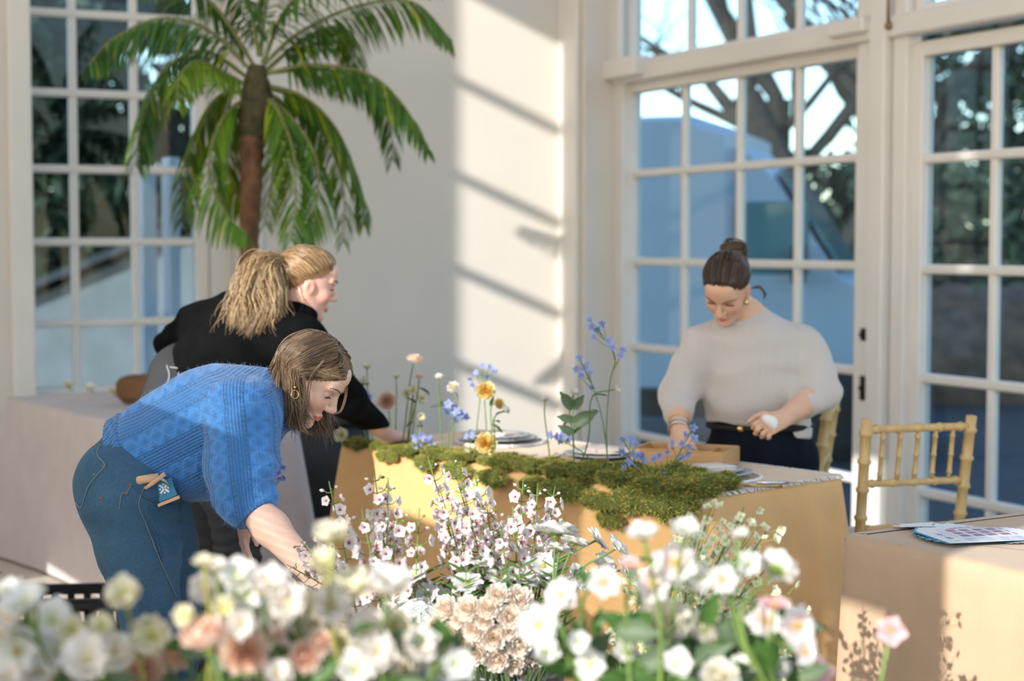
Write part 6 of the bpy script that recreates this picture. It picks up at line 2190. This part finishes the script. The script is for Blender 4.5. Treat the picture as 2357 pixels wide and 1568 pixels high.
def spray(pts, base_px, label, r=12, d=None, curve=(), base_w=None, kind='blue'):
    dd = d if d else d_at(base_px[0], .04)
    bs = P(base_px[0], base_px[1], dd) if base_w is None else np.asarray(base_w, float)
    if base_w is None: bs[2] = TZ + .012
    root = empty('delphinium_spray', bs, 0, label, 'flower', 'blue delphinium sprays')
    hub = [bs] + [P(x, y, dd) for x, y in curve]
    tip = P(*pts[0], dd)
    c = spline(hub + [tip], 26)
    part('stem', tube(c, np.linspace(.0026, .0012, 26), 5), M['stem'], root)
    for i, (x, y) in enumerate(pts):
        p = P(x, y, dd + g.uniform(-.03, .03))
        j = int(np.argmin(np.linalg.norm(c - p - np.array([0, 0, -.02]), axis=1)))
        j = max(2, min(25, j - 2))
        part('pedicel', tube(spline([c[j], (c[j] + p) / 2 + np.array([0, 0, -.006]), p], 6), .0010, 4), M['stem'], root)
        f_ = inst('floret', FM[kind, int(g.integers(0, 3))], root, p - bs, zto(nrm(np.array([g.normal(0, .6), -1, g.normal(.2, .5)])), g.uniform(0, 6)), r * dd / F_PX * g.uniform(.85, 1.15))
        inst('flower_centre', FM['centre'], f_, (0, 0, 0), None, .7)
    return root
spray([(1358, 736), (1374, 758), (1387, 745), (1368, 776), (1402, 784), (1410, 800), (1433, 806), (1428, 818), (1362, 752)], (1399, 1110), 'tallest blue delphinium spire rising from the moss', 12, curve=[(1396, 980), (1404, 880), (1414, 815)])
spray([(1334, 824), (1328, 850), (1345, 848), (1357, 858), (1338, 868), (1362, 893), (1352, 838)], (1402, 1112), 'darker blue delphinium stem branching beside the tallest spire', 11, curve=[(1392, 1000), (1372, 910)])
spray([(1434, 1012), (1452, 1010), (1462, 1024), (1432, 1040), (1456, 1046), (1470, 1050), (1448, 1064), (1478, 1062), (1440, 1078), (1466, 1082), (1455, 1100), (1480, 1048)], (1490, 1130), 'bushy blue delphinium spray in front of the wooden tray', 13, curve=[(1478, 1090)])
spray([(1594, 984), (1578, 1000), (1596, 1008), (1570, 1022), (1586, 1030), (1548, 1020), (1534, 1042), (1505, 1058), (1516, 1050), (1568, 1054), (1582, 1044)], (1518, 1140), 'airy blue delphinium spray arching towards the hand in the tray', 12, curve=[(1530, 1090), (1560, 1050)])
spray([(1512, 1094), (1530, 1100), (1508, 1110), (1526, 1118), (1520, 1134), (1538, 1108), (1514, 1126)], (1520, 1150), 'low blue delphinium cluster lying over the near end of the moss', 15)
spray([(958, 1008), (972, 1004), (984, 1012), (964, 1026), (978, 1038), (954, 1036), (992, 1028), (970, 1044)], (985, 1050), 'lilac-blue delphinium cluster beside the reaching hand', 14)
spray([(1268, 1002), (1280, 1006), (1294, 1004), (1306, 1012), (1318, 1010), (1288, 1014)], (1372, 1078), 'pale blue delphinium spray leaning out over the moss', 12, curve=[(1345, 1045)])
spray([(1052, 948), (1040, 940), (1060, 956), (1070, 962), (1032, 930), (1048, 966), (1028, 946)], (1030, 1030), 'soft blue delphinium cluster below the cream rose', 14, curve=[(1035, 990)])
spray([(842, 905), (828, 898), (815, 902), (850, 915)], (848, 1020), 'lilac delphinium spray at the far end of the moss', 13, curve=[(846, 960)])
spray([(1112, 842), (1096, 858), (1083, 872), (1138, 856), (1122, 868), (1128, 846), (1088, 886)], (1090, 1040), 'dark blue delphinium stem against the sunlit wall', 9, curve=[(1100, 960), (1108, 890)])
spray([(1083, 995), (1075, 1005), (1090, 1003)], (1082, 1042), 'tiny blue delphinium tip next to the low yellow rose', 10)
hl = fd and (wrL + nrm(dL) * .085)
spray([(632, 1052), (650, 1075), (655, 1098), (640, 1088), (628, 1080), (645, 1100), (625, 1062)], (600, 1180), 'pale blue delphinium spray held by the person in the blue jumper', 13, d=4.62, curve=[(600, 1180), (615, 1120)], base_w=hl)
# leafy stem in the moss
lsb = P(1322, 1060, d_at(1322, .06)); lsb[2] = TZ + .01
ls = empty('foliage_sprig', lsb, 0, 'green leafy stem standing in the moss left of the tall blue spire', 'foliage')
c = spline([lsb, P(1320, 1000, d_at(1322)), P(1318, 950, d_at(1322)), P(1321, 912, d_at(1322))], 16)
part('stem', tube(c, .0018, 5), M['stem'], ls)
for x, y, L_, a in ((1332, 978, .075, .5), (1312, 945, .06, 2.2), (1330, 940, .05, .9), (1362, 962, .045, 2.9), (1300, 1000, .05, 2.6)):
    p = P(x, y, d_at(1322))
    j = int(np.argmin(np.linalg.norm(c - p, axis=1)))
    dr = nrm(np.array([math.cos(a), -.2, math.sin(a)])); l_ = nrm(np.cross([0, -1, .2], dr))
    inst('leaf', FM['leaf_grey'], ls, c[j] - lsb, np.stack([dr, l_, np.cross(dr, l_)], 1), L_ * 1.2)

# ---- small blossoms lying on the pink table by the window
for (x, y, d, kind, lb) in ((158, 884, 8.42, 'creamy', 'pale yellow blossom lying on the pink table under the window'), (206, 880, 8.3, 'white', 'white blossom lying on the pink table under the window'), (262, 876, 8.05, 'creamy', 'cream blossom lying beside the brown paper bag')):
    p = P(x, y, d); p[2] = TZ + .028
    flower(kind, p, (.1, -.6, .7), p + np.array([.03, -.03, -.022]), .032, lb, 'flower', None, 'loose_blossom', leaves=0)

# ------------------------------------------------------------------ work benches and buckets below the frame that carry the foreground flowers
M['zinc'] = plain('galvanised_zinc', (.34, .36, .37), .45, .2, 12, metal=.7)
M['bench'] = wood('bench_board', (.45, .33, .22), (.58, .45, .32), 0, 10)
def bench(c, L, W, z, label):
    t = empty('work_bench', (c[0], c[1], 0), 0, label, 'bench')
    part('bench_top', box(-L / 2, L / 2, -W / 2, W / 2, z - .03, z, .005), M['bench'], t, world=False, smooth=False)
    for x in (-L / 2 + .06, L / 2 - .06):
        for y in (-W / 2 + .06, W / 2 - .06):
            part('leg', box(x - .025, x + .025, y - .025, y + .025, 0.003, z - .028), M['bench'], t, world=False, smooth=False)
    return t
B1Z, B2Z = .36, .58
bench((.20, 3.36), 1.35, .72, B1Z, 'low wooden work bench carrying the flower buckets')
bench((-.05, 2.10), 1.5, .66, B2Z, 'higher wooden work bench carrying the nearest flower buckets')
def bucket(x, y, z, r, h, label):
    o = empty('flower_bucket', (x, y, z), 0, label, 'bucket', 'zinc flower buckets')
    part('pail', lathe([(.70 * r, .001), (.74 * r, .006), (r, h), (r * 1.05, h + .004), (r * 1.05, h - .006), (r * .97, h - .008), (.70 * r, .012), (.02, .012)], 24), M['zinc'], o, world=False)
    part('water', lathe([(.02, h * .78), (.88 * r, h * .78), (.88 * r, h * .79), (.02, h * .79)], 20), M['van_glass'], o, world=False)
    return o
BK = {}
for k, (x, y, z, r, h, lb) in {'a': (-.24, 3.46, B1Z, .115, .24, 'zinc bucket holding the blush delphinium'), 'b': (.0, 3.56, B1Z, .115, .24, 'zinc bucket holding the central delphinium and anemones'),
                               'c': (-.02, 3.22, B1Z, .115, .22, 'zinc bucket holding the bunch of pale roses'), 'd': (.34, 3.34, B1Z, .125, .24, 'zinc bucket holding the lime-white sprays'),
                               'e': (-.42, 2.10, B2Z, .12, .22, 'zinc bucket holding peach ranunculus'), 'f': (-.13, 2.16, B2Z, .12, .22, 'zinc bucket holding cream blossoms'),
                               'g': (.20, 2.22, B2Z, .12, .22, 'zinc bucket holding white cosmos'), 'h': (.47, 2.22, B2Z, .11, .22, 'zinc bucket holding pink cosmos')}.items():
    bucket(x, y, z, r, h, lb)
    BK[k] = np.array([x, y, z + .03]), r * .5
def bk(k, tx=0):
    c, r = BK[k]
    a = g.uniform(0, 6.28); q = r * g.uniform(.1, 1) ** .5
    return c + np.array([math.cos(a) * q, math.sin(a) * q, g.uniform(0, .03)])
def out_of(k, x, y, d):
    """stems leave the bucket mouth near its centre line"""
    return bk(k)

BN = {'e': 'the bucket of peach ranunculus', 'f': 'the bucket of cream blossoms', 'g': 'the bucket of white cosmos', 'h': 'the bucket of pink cosmos'}
def hi(y, a, b):
    return 'tall ' if y < a else ('' if y < b else 'short ')
# blush delphinium
sp = [(757, 1108, 3.55, 'a'), (860, 1080, 3.60, 'a'), (893, 1100, 3.52, 'a'), (832, 1170, 3.45, 'a'), (985, 1052, 3.62, 'b'), (1035, 1046, 3.70, 'b'), (1092, 1090, 3.66, 'b'), (1205, 1100, 3.62, 'b'),
      (1278, 1118, 3.68, 'b'), (1238, 1112, 3.55, 'b'), (1060, 1105, 3.50, 'b'), (1012, 1125, 3.48, 'b'), (1180, 1165, 3.50, 'b'), (965, 1170, 3.45, 'a'), (915, 1180, 3.50, 'a'), (1120, 1160, 3.58, 'b'), (1300, 1190, 3.60, 'b'), (1150, 1205, 3.46, 'b'), (1050, 1180, 3.56, 'b')]
for i, (x, y, d, k) in enumerate(sp):
    side = 'in the bucket nearest the denim-clad person' if k == 'a' else 'in the central bucket'
    spike(P(x, y, d), bk(k), 24 if y < 1150 else 18, .0215, 'floret', hi(y, 1095, 1155) + 'white and blush delphinium with wine-red throats ' + side, 'flower', 'blush delphinium ' + side, 'delphinium', lo=.46, buds=3, centre='throat', spread=1.1)
# a few stems lying across the reaching arm
for tip, base, cv, d in (((660, 1300), (905, 1420), [(820, 1400), (740, 1345)], 3.75), ((692, 1246), (890, 1410), [(830, 1380), (740, 1300)], 3.70), ((760, 1330), (930, 1440), [(850, 1400)], 3.6)):
    b_ = bk('a')
    spike(P(*tip, d), b_, 12, .021, 'floret', 'blush delphinium stem arching out of the bucket across the bare forearm', 'flower', 'arching delphinium', 'delphinium', lo=.45, buds=3, centre='throat', curve=[P(*q_, d) for q_ in cv[:]])

# white papery anemones
an = [(1102, 1302, 37, (.1, .1, 1)), (1040, 1336, 28, (-.1, .1, 1)), (957, 1328, 38, (-.4, -.2, .8)), (1278, 1232, 62, (.1, .35, 1)), (1288, 1270, 45, (.2, .2, 1)), (1372, 1244, 36, (.9, .0, .6)), (1420, 1262, 36, (.8, -.1, .6)),
      (985, 1372, 36, (-.5, -.6, .6)), (1205, 1338, 46, (.1, -.1, 1)), (1320, 1252, 40, (.4, .3, 1)), (1010, 1385, 40, (-.3, -.7, .6)), (1075, 1345, 40, (0, -.5, .8)), (1150, 1330, 38, (.1, -.4, .8)), (1390, 1300, 34, (.6, -.5, .6)), (1250, 1305, 36, (.2, -.6, .6)), (930, 1365, 34, (-.6, -.4, .6)),
      (1330, 1330, 36, (.5, -.5, .6)), (1440, 1310, 32, (.8, -.4, .4))]
for x, y, r, f in an:
    d = 3.50 + g.uniform(-.08, .1)
    flower('anemone', P(x, y, d), f, bk('b'), r * d / F_PX, ('large ' if r > 42 else ('small ' if r < 35 else '')) + 'papery white anemone ' + ('facing up' if f[2] > .9 else ('turned towards the lime-white sprays' if f[0] > .3 else ('turned towards the reaching arm' if f[0] < -.3 else 'facing out'))) + ' among the delphinium', 'flower', 'white anemones', 'anemone', sr=.0022, centre='centre', leaves=1, leafk='leaf_thin', leaf_s=.05)
# feathery greens around the anemones
for i in range(16):
    x, y = g.uniform(930, 1440), g.uniform(1330, 1400)
    d = g.uniform(3.40, 3.55)
    b_ = bk('b')
    r_ = empty('fern_sprig', b_, 0, 'feathery green sprig tucked among the anemones', 'foliage', 'green sprigs')
    c = stem_curve(b_, P(x, y - 30, d), (0, 0, 1), 16)
    part('stem', tube(c, .0015, 4), M['stem'], r_)
    for j in range(9, 16):
        for s in (-1, 1):
            dr = nrm(np.array([s * .8, g.uniform(-.5, .3), .5])); l_ = nrm(np.cross([0, -1, .2], dr))
            inst('leaf', FM['leaf_thin'], r_, c[j] - b_, np.stack([dr, l_, np.cross(dr, l_)], 1), .045 * g.uniform(.7, 1.2))

# tight bunch of pale roses
ro = [(750, 640, 1.15), (470, 670, 1.1), (1000, 620, 1), (1270, 730, 1.1), (560, 970, 1.05), (830, 890, 1.0), (1060, 990, 1.1), (1370, 1100, 1.15), (840, 1210, 1.05), (1110, 1300, 1.1), (1310, 1390, 1.0), (1560, 1390, 1.05), (1120, 460, 1.0), (1390, 520, 1.1), (1660, 1230, 1.1), (340, 940, .95), (1450, 800, 1.0), (700, 1120, .9), (1250, 900, .9), (960, 770, .8), (1480, 1500, 1.0), (640, 790, .8)]
rc = P(1135, 1455, 3.30)
for zx, zy, k in ro:
    x, y = 940 + zx / 5.445, 1280 + zy / 5.445
    h_ = P(x, y, 3.26)
    off = np.array([(x - 1135) / 120, 0, (1420 - y) / 120])
    h_[1] += .05 * (off[0] ** 2 + off[2] ** 2) - .03
    f = nrm(np.array([off[0] * .8, -1.0, .45 + off[2] * .7]))
    flower('rose', h_, f, bk('c'), .0275 * k, ('larger ' if k >= 1.1 else ('smaller ' if k < .95 else '')) + 'pale apricot-ivory rose, ' + ('upper' if zy < 700 else ('middle' if zy < 1100 else 'lower')) + ' tier of the tight bunch', 'flower', 'bunched pale roses', 'rose', 'stem_d', .0028, leaves=0)
# dark stems fanning from under the roses
for i in range(22):
    b_ = P(1235 + g.uniform(-15, 25), 1545 + g.uniform(-40, 25), 3.30)
    e_ = P(1345 + g.uniform(-25, 35), 1480 + g.uniform(-40, 60), 3.24 + g.uniform(-.05, .1))
    s_ = bk('c')
    c = spline([s_, b_, e_], 16)
    r_ = empty('grass_blade', s_, 0, 'dark green blade fanning out from under the roses', 'foliage', 'dark green blades')
    part('blade', tube(c, np.linspace(.003, .0012, 16), 4, flat=.5), M['stem_d'], r_)
# lime-white sprays at the right
lw = [(1742, 1192), (1712, 1168), (1642, 1182), (1764, 1224), (1602, 1182), (1664, 1232), (1726, 1252), (1562, 1206), (1822, 1362), (1806, 1424), (1832, 1478), (1566, 1262), (1506, 1330), (1742, 1352), (1640, 1150), (1690, 1290), (1780, 1290), (1530, 1290), (1470, 1290), (1840, 1400), (1700, 1420), (1620, 1380), (1560, 1400), (1480, 1400), (1420, 1420), (1760, 1500), (1850, 1530), (1650, 1480)]
for i, (x, y) in enumerate(lw):
    d = 3.30 + g.uniform(-.12, .22)
    b_ = bk('d')
    tip = P(x, y, d)
    root = empty('lime_spray', b_, 0, ('high ' if y < 1240 else ('low ' if y > 1390 else '')) + 'lime-white floret spray on a wiry ' + ('dark' if i % 2 else 'yellow') + ' stem', 'flower', 'lime-white sprays')
    mid = (b_ + tip) / 2 + np.array([-.05, 0, .05])
    c = spline([b_, mid, tip], 24)
    part('stem', tube(c, np.linspace(.0020, .0010, 24), 5), M['stem_d'] if i % 2 else M['stem_y'], root)
    for j in range(24):
        t = int(23 * (.55 + .45 * j / 23))
        p = c[t] + g.normal(0, .018, 3)
        part('pedicel', tube([c[max(0, t - 3)], (c[t] + p) / 2, p], .0007, 3), M['stem_y'], root)
        inst('floret', FM['green4', int(g.integers(0, 3))], root, p - b_, zto(nrm(np.array([g.normal(0, .6), -.7, g.normal(.4, .6)])), g.uniform(0, 6)), g.uniform(.0095, .014))
# white hydrangea head left of the roses
hc = P(958, 1440, 3.36)
hb = bk('c')
hy = empty('hydrangea', hb, 0, 'rounded white hydrangea head beside the pale roses', 'flower')
part('stem', tube(stem_curve(hb, hc, (0, -.2, 1)), .003, 6), M['stem'], hy)
for i in range(70):
    dv = nrm(g.normal(size=3) + np.array([0, -.5, .3]))
    inst('floret', FM['hyd', i % 3], hy, hc + dv * np.array([.055, .055, .05]) - hb, zto(dv, g.uniform(0, 6)), g.uniform(.013, .018))

# ---- nearest flowers, out of focus
near_r = [('cosmos', 1390, 1342, 52, (.2, -.8, .5)), ('anemone', 1240, 1440, 62, (-.3, -1, .2)), ('anemone', 1292, 1372, 50, (-.2, -.6, .6)), ('cosmos', 1552, 1296, 62, (0, -1, .3)), ('cosmos', 1500, 1345, 55, (.1, -1, .2)), ('white', 1575, 1226, 48, (.1, -.3, 1)),
          ('white', 1482, 1238, 52, (-.2, -.2, 1)), ('white', 1605, 1330, 42, (.3, -.8, .2)), ('cosmos', 1662, 1335, 45, (.2, -1, .2)), ('anemone', 1787, 1312, 62, (.5, .7, .5)), ('white', 1702, 1238, 32, (0, -.1, 1)), ('white_rose', 1528, 1438, 92, (0, -.8, .6)),
          ('white_rose', 1622, 1440, 52, (.3, -.9, .3)), ('pinkc', 1782, 1398, 48, (0, -.3, 1)), ('cosmos', 1832, 1442, 62, (.4, -.9, .2)), ('cosmos', 1760, 1430, 50, (0, -1, .1)), ('white', 1700, 1545, 45, (0, -.7, .6)), ('white_rose', 1655, 1562, 62, (0, -.7, .6)),
          ('white', 1362, 1532, 50, (-.2, -.9, .3)), ('white', 1262, 1500, 40, (-.3, -.8, .3)), ('white', 1332, 1478, 36, (0, -.9, .4)), ('pinkc', 1882, 1548, 46, (.2, -.8, .5)), ('white', 1720, 1300, 40, (.1, -.8, .4)), ('cosmos', 1850, 1500, 44, (.4, -.8, .2)),
          ('white', 1440, 1500, 40, (0, -.8, .5)), ('white', 1560, 1530, 46, (0, -.8, .5)), ('pinkc', 1450, 1300, 30, (0, -.5, .9)), ('white', 1790, 1540, 40, (0, -.8, .4)), ('pinkc', 2050, 1452, 46, (-.2, -.9, .2))]
names = {'cosmos': 'white cosmos with a coral eye', 'anemone': 'broad white anemone with green sepals', 'white': 'plain white ruffled blossom', 'white_rose': 'large full white rose', 'pinkc': 'soft pink cosmos',
         'peach': 'full peach ranunculus', 'creamy': 'pale yellow frilled blossom', 'ivory': 'ivory ruffled blossom'}
for kind, x, y, r, f in near_r:
    d = 2.22 + g.uniform(-.06, .10)
    k = 'h' if x > 1700 else 'g'
    flower(kind, P(x, y, d), f, bk(k), r * .88 * d / F_PX, hi(y, 1345, 1470) + names[kind] + (' turned sideways' if abs(f[0]) > .25 else '') + ' in ' + BN[k] if x < 2000 else 'single pink cosmos on a long stem leaning towards the beige table', 'flower', 'near right flowers', 'cosmos', 'stem', .0026,
           centre='centre' if kind in ('cosmos', 'anemone', 'pinkc') else None, leaves=1, leafk='leaf', leaf_s=.06)
near_l = [('peach', 565, 1502, 66, (.1, -1, .25)), ('peach', 470, 1468, 66, (-.1, -.3, 1)), ('peach', 412, 1502, 48, (-.5, -.8, .2)), ('peach', 330, 1548, 62, (-.1, -.9, .4)), ('peach', 700, 1512, 46, (.4, -.8, .2)), ('peach', 624, 1462, 44, (.2, -.4, .9)), ('peach', 735, 1478, 36, (.5, -.6, .4)),
          ('ivory', 500, 1312, 26, (0, -.3, 1)), ('white', 545, 1332, 42, (.1, -.6, .8)), ('creamy', 470, 1302, 24, (0, -.3, 1)), ('ivory', 480, 1362, 40, (-.3, -.8, .4)), ('white', 562, 1372, 44, (0, -.9, .4)), ('ivory', 622, 1352, 46, (.1, -.6, .7)), ('ivory', 664, 1392, 48, (0, -.8, .4)),
          ('creamy', 702, 1402, 46, (.2, -.8, .4)), ('ivory', 762, 1398, 48, (.1, -.8, .4)), ('ivory', 640, 1424, 44, (0, -.9, .4)), ('creamy', 800, 1372, 58, (0, -.4, 1)), ('ivory', 892, 1362, 54, (.1, -.4, 1)), ('creamy', 762, 1246, 44, (0, -.2, 1)), ('creamy', 742, 1302, 36, (0, -.5, .7)),
          ('ivory', 842, 1452, 50, (.1, -.8, .4)), ('creamy', 902, 1442, 46, (.2, -.8, .3)), ('ivory', 962, 1482, 46, (.2, -.8, .3)), ('ivory', 1002, 1502, 40, (.3, -.8, .3)), ('ivory', 872, 1502, 44, (0, -.9, .3)), ('creamy', 782, 1482, 44, (0, -.9, .3)), ('white', 822, 1542, 44, (0, -.8, .5)),
          ('ivory', 932, 1542, 44, (0, -.8, .5)), ('white', 1012, 1548, 40, (.2, -.8, .4)), ('creamy', 286, 1378, 46, (0, -.6, .7)), ('creamy', 352, 1466, 48, (0, -.9, .4)), ('creamy', 236, 1442, 32, (.1, -.8, .5)), ('white', 122, 1432, 46, (.1, -.8, .5)), ('creamy', 166, 1452, 36, (.2, -.8, .3)),
          ('white', 60, 1392, 46, (-.1, -.5, .8)), ('ivory', 26, 1424, 42, (-.2, -.8, .5)), ('white', 92, 1482, 46, (0, -.9, .3)), ('anemone', 42, 1502, 62, (-.1, -1, .3)), ('ivory', 202, 1522, 60, (0, -.8, .5)), ('ivory', 262, 1502, 50, (.2, -.8, .4)), ('white', 28, 1362, 30, (0, -.4, 1)),
          ('creamy', 82, 1368, 26, (0, -.4, 1)), ('ivory', 8, 1462, 40, (-.2, -.8, .4)), ('white', 132, 1502, 44, (0, -.8, .4)), ('white', 160, 1560, 50, (0, -.7, .6)), ('ivory', 90, 1556, 50, (0, -.7, .6)), ('ivory', 20, 1566, 46, (0, -.7, .6)), ('creamy', 250, 1562, 40, (0, -.7, .6)),
          ('white', 590, 1412, 38, (0, -.9, .3)), ('creamy', 520, 1402, 34, (-.1, -.9, .3)), ('ivory', 720, 1442, 40, (.1, -.9, .2)), ('ivory', 640, 1552, 36, (.1, -.8, .4)), ('creamy', 430, 1420, 30, (-.3, -.8, .3)), ('ivory', 560, 1436, 36, (0, -.9, .2)), ('white', 1050, 1530, 34, (.3, -.8, .3))]
for kind, x, y, r, f in near_l:
    d = 2.06 + g.uniform(-.08, .10)
    k = 'e' if x < 520 else 'f'
    flower(kind, P(x, y, d), f, bk(k), r * (1.28 if kind in ('ivory', 'creamy', 'white') else 1.05) * d / F_PX, hi(y, 1385, 1478) + names[kind] + (' facing upwards' if f[2] > .65 else '') + ' in ' + BN[k], 'flower', 'near left flowers', 'garden_flower', 'stem_y' if kind == 'creamy' else 'stem', .0024,
           centre='centre' if kind == 'anemone' else None, leaves=1, leafk='leaf', leaf_s=.05)
# broad leaves low in the near buckets
for i in range(70):
    right = i % 2
    x = g.uniform(1300, 1880) if right else g.uniform(20, 1040)
    y = g.uniform(1400, 1568) if right else g.uniform(1470, 1575)
    d = (2.26 if right else 2.12) + g.uniform(-.03, .12)
    k = ('h' if x > 1700 else 'g') if right else ('e' if x < 520 else 'f')
    b_ = bk(k)
    p = P(x, y, d)
    r_ = empty('leaf_sprig', b_, 0, hi(y, 1500, 1535) + ('green' if i % 3 else 'grey-green') + ' leaf sprig filling ' + BN[k], 'foliage', 'near leaf sprigs')
    c = stem_curve(b_, p, (g.normal(0, .4), 0, 1), 10)
    part('stem', tube(c, .0018, 4), M['stem'], r_)
    for j in range(3):
        dr = nrm(np.array([g.normal(0, 1), g.uniform(-.8, .1), g.uniform(-.1, .9)])); l_ = nrm(np.cross([0, -1, .3], dr))
        inst('leaf', FM['leaf' if i % 3 else 'leaf_grey'], r_, c[9 - 2 * j] - b_, np.stack([dr, l_, np.cross(dr, l_)], 1), g.uniform(.04, .07))
